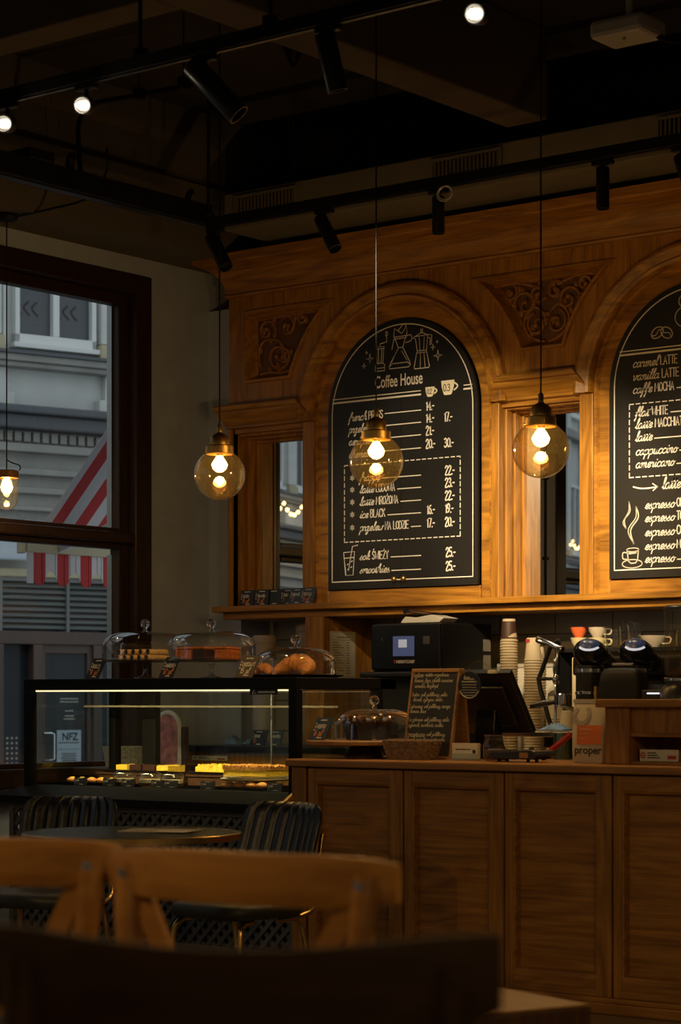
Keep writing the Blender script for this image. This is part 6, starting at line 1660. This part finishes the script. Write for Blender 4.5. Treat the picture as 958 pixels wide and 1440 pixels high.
# low side shelf below the window end of the back counter
f = MB(); f.box(-8.25, -7.86, 8.22, 8.86, .80, .84); f.box(-8.24, -7.9, 8.26, 8.85, 0, .80); tag(f.build('side_shelf', M['walnut'], origin=(-8.05, 8.5, 0), bevel=.004), 'low dark side cabinet behind the display case by the window', 'cabinet')
t = thing('bag', 'pink floral bag with a pale rounded rim behind the display case', 'bag', (-8.0, 8.7, .841))
f = MB(); f.tube([(-8.1, 8.7, .845), (-8.1, 8.7, 1.03)] + [(-8.015 + .085 * math.cos(R(a)), 8.7, 1.04 + .085 * math.sin(R(a))) for a in range(180, -1, -15)] + [(-7.93, 8.7, .845)], .014, 10); f.build('rim', M['frame_white'], t, smooth=60)
f = MB(); f.prism([(-8.09, .845), (-7.94, .845)] + [(-8.015 + .077 * math.cos(R(a)), 1.04 + .077 * math.sin(R(a))) for a in range(0, 181, 15)], lambda a, b, d: (a, 8.69 + d, b), .02); f.build('floral_panel', M['pink'], t)
f = MB(); f.box(-7.915, -7.885, 8.69, 8.72, .841, 1.05); f.build('strap', M['walnut'], t, bevel=.004)
t = thing('basket', 'pale woven basket behind the left glass of the display case', 'basket', (-8.06, 8.42, .841))
f = MB()
for k in range(10):
    z = .848 + k * .0105; q = .85 + .15 * k / 9
    f.tube([(-8.06 + .125 * q * math.cos(2 * PI * j / 40) * (1 + .02 * ((j + k) % 2)), 8.42 + .1 * q * math.sin(2 * PI * j / 40) * (1 + .02 * ((j + k) % 2)), z) for j in range(40)], .0075, 6, True)
f.build('woven_wall', M['wicker_pale'], t, smooth=60)
f = MB(); f.lathe([(0, 0), (.105, 0)], (-8.06, 8.42, .8425), 24); f.build('bottom', M['wicker_pale'], t)

# cable on the pier that shows in the tall mirror
t = thing('wall_cable', 'thin black cable clipped down the wall between the street windows', 'cable', (WX, 5.86, .9))
f = MB(); f.tube([(WX + .012, 5.86, z) for z in (.9, 1.5, 2.2, 3.0, 3.55)], .009, 8); f.build('cable', M['black'], t)
for z in (1.3, 1.75, 2.15, 2.7, 3.2):
    f = MB(); f.box(WX + .0005, WX + .024, 5.835, 5.885, z, z + .02); f.build('clip', M['black'], t)

# ================================================================== FURNITURE
def leather_chair(x, y, rz, label):
    t = thing('leather_chair', label, 'chair', (x, y, 0), rz, 'black ribbed leather chairs by the display case')
    # local: sitter faces +y, back rest at y = 0
    f = MB(); rings = []; NU = 108; H0, H1 = .50, .80
    for j in range(15):
        v = j / 14; ring = []
        edge = 1.0
        if v > .78: edge = .80 + .20 * math.sqrt(max(0, 1 - ((v - .78) / .22) ** 2))
        if v < .12: edge = .92 + .08 * math.sqrt(max(0, 1 - ((.12 - v) / .12) ** 2))
        th = 1.0 if v < .86 else max(.12, math.sqrt(max(0, 1 - ((v - .86) / .14) ** 2)))
        z = lin(H0, H1, v); lean = -.10 * v
        for side in (0, 1):
            for i in range(NU + 1):
                u = lin(-1, 1, i / NU) * (1 if side == 0 else -1)
                xx = .205 * u * edge
                yc = .075 * u * u + lean - .03
                rib = .012 * abs(math.cos(PI * 4.5 * u)) ** .35
                et = math.sqrt(max(0.03, 1 - abs(u) ** 6))
                off = (.016 + rib) * th * et if side == 0 else -(.016 + rib * .8) * th * et
                ring.append((xx, yc + off, z))
        rings.append(ring)
    f.loft(rings); f.build('backrest', M['leather'], t, smooth=60, local=True)
    f = MB(); rings = []
    for z, q in ((.385, .86), (.39, .97), (.41, 1.0), (.43, .985), (.442, .9), (.446, .6), (.447, .0)):
        rings.append([(.21 * q * math.copysign(abs(math.cos(a)) ** .55, math.cos(a)), .20 + .215 * q * math.copysign(abs(math.sin(a)) ** .55, math.sin(a)), z) for a in [2 * PI * k / 40 for k in range(40)]])
    f.loft(rings); f.build('seat', M['leather_green'], t, smooth=60, local=True)
    for s in (-1, 1):
        f = MB(); f.tube(spline([(s * .19, .38, 0.0), (s * .18, .36, .3), (s * .17, .34, .365), (s * .165, .28, .378)], 5), .011, 8); f.build('leg', M['brass_tube'], t, smooth=60, local=True)
        f = MB(); f.tube(spline([(s * .20, -.02, 0.0), (s * .185, .03, .3), (s * .175, .06, .365), (s * .165, .14, .378)], 5), .011, 8); f.build('leg', M['brass_tube'], t, smooth=60, local=True)
        f = MB(); f.tube(spline([(s * .17, .16, .375), (s * .19, .0, .40), (s * .165, -.06, .48), (s * .14, -.10, .60), (s * .13, -.125, .68)], 6), .010, 8); f.build('back_support', M['brass_tube'], t, smooth=60, local=True)
    return t
leather_chair(-6.37, 6.31, R(180 + 22), 'black ribbed leather chair left of the round table')
leather_chair(-5.40, 6.46, R(180 - 5), 'black ribbed leather chair right of the round table beside the oak counter')
def round_table(x, y, label, r=.375, z=.735):
    t = thing('round_table', label, 'table', (x, y, 0), 0, 'round black cafe tables')
    f = MB(); f.lathe([(0, z - .022), (r, z - .022), (r + .001, z - .003), (r - .002, z), (0, z)], (x, y, 0), 56); f.build('tabletop', M['table_black'], t, smooth=30)
    f = MB(); f.lathe([(r, z - .024), (r + .004, z - .022), (r + .004, z - .002), (r, z)], (x, y, 0), 56); f.build('brass_rim', M['brass_tube'], t, smooth=40)
    f = MB(); f.cyl((x, y, .02), (x, y, z - .022), .03, n=20); f.build('column', M['black'], t, smooth=40)
    f = MB(); f.lathe([(0, 0), (.22, 0), (.22, .012), (.05, .03), (0, .03)], (x, y, 0), 40); f.build('base', M['black'], t, smooth=30)
    return t
round_table(-5.30, 5.57, 'round black table with a brass rim in front of the display case')
round_table(-6.25, 4.98, 'round black table at the left picture edge')
t = thing('table_menu', 'pale folded leaflet lying flat on the round brass rimmed table', 'leaflet', (-5.25, 5.62, .7355))
f = MB(); f.obox((-5.25, 5.66, .7375), (.9, .43, 0), (-.43, .9, 0), (0, 0, 1), .13, .09, .0015); f.build('leaflet', M['grey_ring'], t)
f = MB(); f.obox((-5.15, 5.62, .7405), (.95, .3, 0), (-.3, .95, 0), (0, 0, 1), .06, .045, .0012); f.build('inner_card', M['paper'], t)

def cross_chair(x, y, rz, m, label, W=.47, ztop=.96, zend=0.0, rail=.085, sag=.05):
    # local: sitter faces +y; curved top rail at y = 0
    t = thing('bentwood_chair', label, 'chair', (x, y, 0), rz)
    f = MB(); rings = []; N_ = 28
    for k in range(N_ + 1):
        u = lin(-1, 1, k / N_); q = abs(u)
        hh = rail * (1 - .28 * q ** 6); th = .022 * (1 - .3 * q ** 8)
        zc = ztop - rail / 2 + zend * q ** 2
        xc, yc = u * W / 2, sag * (u * u)
        ring = [(xc, yc + th * a_, zc + hh * b_) for a_, b_ in ((-.5, -.36), (-.36, -.5), (.36, -.5), (.5, -.36), (.5, .34), (.3, .5), (-.3, .5), (-.5, .34))]
        rings.append(ring)
    f.loft(rings); f.build('top_rail', m, t, smooth=50, local=True)
    px_ = W / 2 * .86
    for s in (-1, 1):
        yb = sag * .74
        f = MB(); f.tube(spline([(s * (px_ - .01), yb - .03 * 0, ztop - rail * .35 + zend * .7), (s * (px_ - .015), yb - .012, ztop - rail - .06), (s * (px_ - .05), .03, .62), (s * (px_ - .035), .02, .46), (s * (px_ - .005), -.03, .2), (s * px_, -.06, 0)], 6), [.021] * 31, 10)
        f.build('rear_leg', m, t, smooth=60, local=True)
        f = MB(); f.cyl((s * (px_ - .01), yb - .024, ztop - rail * .55 + zend * .7), (s * (px_ - .01), yb - .018, ztop - rail * .55 + zend * .7), .008, n=12); f.build('bolt', M['steel'] if m is not M['chair_dark'] else m, t, local=True)
        f = MB(); f.tube([(s * .17, .42, .45), (s * .18, .44, 0)], [.019, .015], 10); f.build('front_leg', m, t, smooth=60, local=True)
        # crossing back slats
        f = MB(); pts = spline([(s * (px_ - .03), yb - .004 - s * .004, ztop - rail * .9), (s * .1, sag * .3, .74), (0, -.0 - s * .012, .66), (-s * .1, .02, .56), (-s * (px_ - .07), .03, .48)], 6)
        n_ = len(pts)
        for q in range(n_ - 1): f.bar(pts[q], pts[q + 1] + (pts[q + 1] - pts[q]) * .15, .036, .013, (0, 1, 0))
        f.build('cross_slat', m, t, local=True)
    f = MB(); rings = []
    for z, q in ((.445, .93), (.45, 1.0), (.47, 1.0), (.477, .96), (.475, .5), (.474, 0)):
        rings.append([(.205 * q * math.copysign(abs(math.cos(a)) ** .7, math.cos(a)), .235 + .205 * q * math.copysign(abs(math.sin(a)) ** .7, math.sin(a)), z) for a in [2 * PI * k / 40 for k in range(40)]])
    f.loft(rings); f.build('seat', m, t, smooth=50, local=True)
    f = MB(); f.tube([(.15 * math.cos(2 * PI * k / 30), .235 + .15 * math.sin(2 * PI * k / 30), .24) for k in range(30)], .008, 8, True); f.build('stretcher_ring', m, t, smooth=60, local=True)
    return t
cross_chair(-2.165, 2.488, R(4), M['chair_wood'], 'honey brown cross back chair with a bolt in its left post', W=.535, ztop=.965, zend=.0, rail=.078, sag=.045)
cross_chair(-2.723, 2.487, R(17), M['chair_wood'], 'honey brown cross back chair cut by the left picture edge', W=.49, ztop=.965, zend=.0, rail=.078, sag=.045)
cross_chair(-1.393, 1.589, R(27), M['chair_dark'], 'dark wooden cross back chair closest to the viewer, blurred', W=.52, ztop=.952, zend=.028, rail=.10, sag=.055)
t = thing('low_table', 'low square wooden table with dark edge between the chairs and the counter', 'table', (-3.128, 4.247, 0), R(-20))
f = MB(); f.box(-.305, .305, -.305, .305, .40, .474); f.build('table_edge', M['walnut'], t, bevel=.006, local=True)
f = MB(); f.box(-.30, .30, -.30, .30, .4745, .48); f.build('tabletop', M['table_wood'], t, bevel=.001, local=True)
for sx in (-1, 1):
    for sy in (-1, 1):
        f = MB(); f.box(sx * .26 - .022, sx * .26 + .022, sy * .26 - .022, sy * .26 + .022, 0, .40); f.build('leg', M['walnut'], t, local=True)

# ================================================================== STREET
m = MB(); m.box(-60, WX - .3, -90, 60, -.6, -.35)
struct(m.build('street', M['street']))
# awning on our own facade
t = thing('awning', 'red and white striped awning with a scalloped edge outside the window', 'awning', (-8.6, 9.2, 2.1))
xt, zt, xf, zf = -8.58, 3.13, -9.60, 2.115
ya, sw, ns = 9.20, .0985, 26
f = MB()
for k in range(ns):
    f.cur = 1 if (k % 2) else 0
    a, b = ya + (k - .45) * sw if k else ya, ya + (k + .55) * sw
    f.add([(xf, a, zf), (xf, b, zf), (xt, b, zt), (xt, a, zt)], [(0, 1, 2, 3)])
o = f.build('canopy', [M['awn_white'], M['awn_red']], t)
sd = o.modifiers.new('thick', 'SOLIDIFY'); sd.thickness = .004
f = MB()
for k in range(ns):
    f.cur = 1 if (k % 2) else 0
    a, b = ya + (k - .45) * sw if k else ya, ya + (k + .55) * sw
    n_ = 8
    for j in range(n_):
        y0, y1 = lin(a, b, j / n_), lin(a, b, (j + 1) / n_)
        def zb(y):
            q = (y - a) / (b - a)
            s_ = math.sin(PI * q) ** .6 if 0 < q < 1 else 0
            if k == 0: return zf - .225
            return zf - .20 - .035 * s_ if k % 2 else zf - .20 + .055 * s_
        f.add([(xf - .02, y0, zf - .035), (xf - .02, y1, zf - .035), (xf - .02, y1, zb(y1)), (xf - .02, y0, zb(y0))], [(0, 1, 2, 3)])
o = f.build('valance', [M['awn_white'], M['awn_red']], t)
sd = o.modifiers.new('thick', 'SOLIDIFY'); sd.thickness = .003
f = MB(); f.box(xf - .05, xf + .01, ya - .02, ya + ns * sw, zf - .04, zf + .02); f.box(xf - .055, xf + .0, ya - .05, ya - .02, zf - .05, zf + .03); f.build('front_bar', M['facade_cream'], t, bevel=.006)
for y in (ya + .25, ya + ns * sw - .25):
    f = MB(); f.bar((xf, y, zf - .02), (-8.9, y + .1, 2.35), .03, .03); f.bar((-8.9, y + .1, 2.35), (xt, y, 2.6), .03, .03); f.build('folding_arm', M['frame_white'], t)
f = MB(); f.box(-8.62, -8.56, ya - .05, ya + ns * sw, zt - .02, zt + .06); f.build('wall_box', M['frame_white'], t)

# apartment house across the street; local frame: x along the facade, -y towards us
FR = math.atan2(.958, .288)
bl = thing('apartment_building', 'pale grey old town house across the street with shop front below', 'building', (-15.7, 15.6, -.35), FR)
bl.location.z = 0
S0, S1 = -52.0, 12.0
def bpart(name, m, boxes, bevel=0.0, parent=None):
    f = MB()
    for b in boxes: f.box(*b)
    return f.build(name, m, parent or bl, bevel=bevel, local=True)
bpart('upper_wall', M['facade'], [(S0, S1, .12, .5, 4.0, 12.0)])
bpart('lower_wall', M['facade_lo'], [(S0, S1, .05, .5, 2.45, 4.0)])
PITCH = 1.42
i0, i1 = int(S0 / PITCH) + 1, int(S1 / PITCH)
cen = [-.13 + PITCH * k for k in range(i0, i1)]
bpart('sill_cornice', M['facade_lo'], [(S0, S1, -.10, .12, 4.50, 4.57), (S0, S1, -.06, .12, 4.45, 4.50)], .012)
bpart('sill_lead', M['slate_roof'], [(S0, S1, -.13, .12, 4.57, 4.60)])
bpart('belt_cornice', M['slate_roof'], [(S0, S1, -.22, .12, 3.98, 4.06), (S0, S1, -.14, .12, 3.84, 3.98)], .02)
bpart('dentil_band', M['facade_lo'], [(S0 + k * .1, S0 + k * .1 + .07, -.0, .06, 3.73, 3.82) for k in range(int((S1 - S0) / .1))])
bpart('string_courses', M['facade_lo'], [(S0, S1, -.05, .06, 3.40, 3.46), (S0, S1, -.02, .06, 3.22, 3.28), (S0, S1, -.08, .06, 3.62, 3.70), (S0, S1, -.03, .06, 3.05, 3.09), (S0, S1, -.03, .06, 2.92, 2.96)], .01)
bpart('apron_pilasters', M['facade'], [(c_ + PITCH / 2 - .16, c_ + PITCH / 2 + .16, .03, .12, 4.06, 4.45) for c_ in cen] + [(c_ + PITCH / 2 - .24, c_ + PITCH / 2 + .24, .0, .12, 4.06, 4.20) for c_ in cen], .01)
bpart('pilasters', M['facade'], [(c_ + PITCH / 2 - .22, c_ + PITCH / 2 + .10, .0, .12, 4.76, 9.0) for c_ in cen] + [(c_ + PITCH / 2 + .13, c_ + PITCH / 2 + .17, .04, .12, 4.60, 9.0) for c_ in cen], .01)
bpart('pilaster_bases', M['facade_cream'], [(c_ + PITCH / 2 - .24, c_ + PITCH / 2 + .12, -.03, .12, 4.60, 4.75) for c_ in cen], .01)
bpart('upper_cornice', M['facade_lo'], [(S0, S1, -.15, .12, 7.4, 7.6), (S0, S1, -.3, .12, 11.6, 12.0)], .02)
def town_window(c_, z0, z1, first=False):
    w = .45
    fr_ = bpart('window', M['frame_white'], [(c_ - w, c_ - w + .05, .03, .13, z0, z1), (c_ + w - .05, c_ + w, .03, .13, z0, z1), (c_ - w, c_ + w, .03, .13, z0, z0 + .09), (c_ - w, c_ + w, .03, .13, z1 - .06, z1), (c_ - .035, c_ + .035, .03, .13, z0 + .09, z1 - .06), (c_ - w - .03, c_ + w + .03, -.01, .13, z0 - .05, z0)], .006)
    for s in (-1, 1):
        a, b = (c_ - w + .05, c_ - .035) if s < 0 else (c_ + .035, c_ + w - .05)
        p = bpart('pane', M['town_pane'], [(a, b, .10, .115, z0 + .09, z1 - .06)], 0, fr_)
        if first:
            f = MB(); ff = frame((0, .098, 0), (1, 0, 0), (0, 0, 1))
            mx_ = (a + b) / 2
            for k in (-1, 0, 1):
                f.ribbon(spline([(mx_ - .06 + .09 * k, z0 + .42, 0), (mx_ - .11 + .09 * k, z0 + .36, 0), (mx_ - .05 + .09 * k, z0 + .29, 0)], 6), .022, ff)
            f.build('pane_sticker', M['ink'], p, local=True)
        bpart('blind', M['curtain'], [(a, b, .0985, .0995, z1 - .22, z1 - .10)], 0, fr_)
    return fr_
w0 = None
for c_ in cen:
    town_window(c_, 4.70, 6.35, abs(c_ + .13) < .01)
    if c_ < -6: town_window(c_, 8.0, 9.8)
# shop front: louvred shutter, brown door frames and glazing
bpart('shop_fascia', M['facade_cream'], [(S0, S1, -.02, .12, 2.40, 2.48)], .01)
bpart('brown_frame', M['door_brown'], [(S0, S1, -.02, .12, 1.74, 1.87), (S0, S1, -.02, .12, .30, .42)] + [(s_ - .05, s_ + .05, -.02, .12, .42, 1.74) for s_ in (-.78, -.36, .31, .72)] + [(-.40 - 1.45 * k, -.32 - 1.45 * k, -.02, .12, .42, 2.4) for k in range(1, 30)] + [(.9 + 1.4 * k, 1.0 + 1.4 * k, -.02, .12, .42, 2.4) for k in range(7)], .008)
bpart('plinth', M['facade_lo'], [(S0, S1, -.04, .3, -.35, .30)])
bpart('shop_glass', M['dark_pane'], [(S0, S1, .13, .15, .30, 2.40)])
f = MB()
for k in range(9):
    z = 1.89 + k * .058
    f.obox((-.12, .05, z + .03), (1, 0, 0), (0, 1, .8), (0, -.8, 1), .62, .035, .007)
f.box(-.76, .52, .0, .1, 2.36, 2.42); f.box(-.03, .0, .0, .04, 1.87, 2.4); f.box(.48, .54, -.01, .1, 1.87, 2.42); f.box(-.78, -.74, -.01, .1, 1.87, 2.42)
f.build('louvre_shutter', M['shutter'], bl, local=True)
f = MB(); f.box(-.31, .26, .02, .09, .42, 1.74); dr = None
f = MB(); f.box(-.31, -.26, .02, .09, .42, 1.74); f.box(.21, .26, .02, .09, .42, 1.74); f.box(-.26, .21, .02, .09, .42, .50); f.box(-.26, .21, .02, .09, 1.66, 1.74)
dr = f.build('door', M['door_brown'], bl, local=True)
f = MB(); f.box(-.26, .21, .05, .06, .50, 1.66); f.build('pane', M['dark_pane'], dr, local=True)
f = MB(); f.tube([(-.30, .02, .87), (-.24, -.05, .87), (-.20, -.05, .86), (-.20, -.05, .61), (-.24, -.05, .60), (-.30, .02, .60)], .011, 8); f.build('handle', M['chrome'], dr, local=True)
f = MB()
for r_ in range(3):
    for k in range(9): f.lathe([(0, 0), (.012, 0)], (-.24 + k * .05, .048, .55 - r_ * .035 + .0), 8, (0, 1, 0))
for r_ in range(8):
    for k in range(3): f.lathe([(0, 0), (.012, 0)], (-.72 + .10 + k * .05, .128, .82 - r_ * .05), 8, (0, 1, 0))
f.build('dotted_film', M['chalk_dim'], dr, local=True)
f = MB(); ff = frame((0, .047, 0), (1, 0, 0), (0, 0, 1))
for z, w_ in ((1.20, .20), (1.17, .20), (1.08, .09), (1.03, .10), (1.0, .12)):
    scribble(f, .02 - w_ / 2, z, w_, .016, ff, .006)
f.build('opening_hours', M['chalk_dim'], dr, local=True)
def on_building(name, label, cat, loc):
    o_ = thing(name, label, cat, Vector((-15.7, 15.6, 0)) + Matrix.Rotation(FR, 3, 'Z') @ Vector(loc), FR)
    return o_
t = on_building('paper_notice', 'white notice headed NFZ on the shop door across the street', 'notice', (.02, .045, .55))
f = MB(); f.box(-.14, .13, -.004, 0, 0, .345); f.build('sheet', M['pale_sign'], t, local=True)
sl = sans('heading', 'NFZ', .105, M['ink'], None, (-.085, -.006, .245), (1, 0, 0), (0, 0, 1), bold=.003, sx=.9); sl.parent = t
f = MB(); ff = frame((0, -.0055, 0), (1, 0, 0), (0, 0, 1)); f.ribbon([(-.13, .155), (.12, .155)], .004, ff); scribble(f, -.12, .215, .23, .012, ff, .004)
for k in range(4): scribble(f, -.09 + .01 * (k % 2), .105 - .022 * k, .16, .012, ff, .005)
f.build('lettering', M['ink'], t, local=True)
t = on_building('shop_sign', 'rounded pale blue shop sign above the shutter across the street', 'sign', (-.95, -.125, 2.55))
f = MB(); f.prism([(-.30, .0), (.40, 0), (.46, .03), (.50, .10), (.50, .40), (-.30, .40)], frame((0, 0, 0), (1, 0, 0), (0, 0, 1)), .06); f.build('panel', M['pale_sign'], t, bevel=.02, local=True)
f = MB(); f.lathe([(0, 0), (.10, 0)], (.36, -.002, .30), 24, (0, 1, 0)); f.build('blue_disc', M['blue_sign'], t, local=True)
t = on_building('poster', 'red poster behind the shop window across the street', 'poster', (0.0, .118, 1.25))
f = MB(); f.box(-.14, .10, .0, .008, 0, .42); f.build('sheet', M['red_lbl'], t, local=True)
f = MB(); ff = frame((0, -.001, 0), (1, 0, 0), (0, 0, 1)); write(f, '60', -.08, .2, .12, ff, .016); f.build('lettering', M['chalk_dim'], t, local=True)
# garlands on the facade that show in the mirrors
WB = glow('fairy_glow', (1.0, .62, .22), 7.0)
def garland(s0, z, n, label):
    t = on_building('string_lights', label, 'string lights', (s0, -.35, z))
    pts = [(k * .15, 0, -.16 * math.sin(PI * (k % 5) / 5)) for k in range(n)]
    f = MB(); f.tube([(p[0], p[1], p[2] + .05) for p in pts], .008, 6); f.build('wire', M['black'], t, local=True)
    for p in pts:
        f = MB(); f.sphere(p, .034, 8, 6); f.build('bulb', WB, t, local=True)
    return t
garland(-27.5, 4.35, 26, 'upper string of warm bulbs across the street, seen in the left mirror')
garland(-27.2, 3.62, 26, 'lower string of warm bulbs across the street, seen in the left mirror')
garland(-44.0, 4.9, 12, 'string of warm bulbs down the street, seen in the tall mirror')
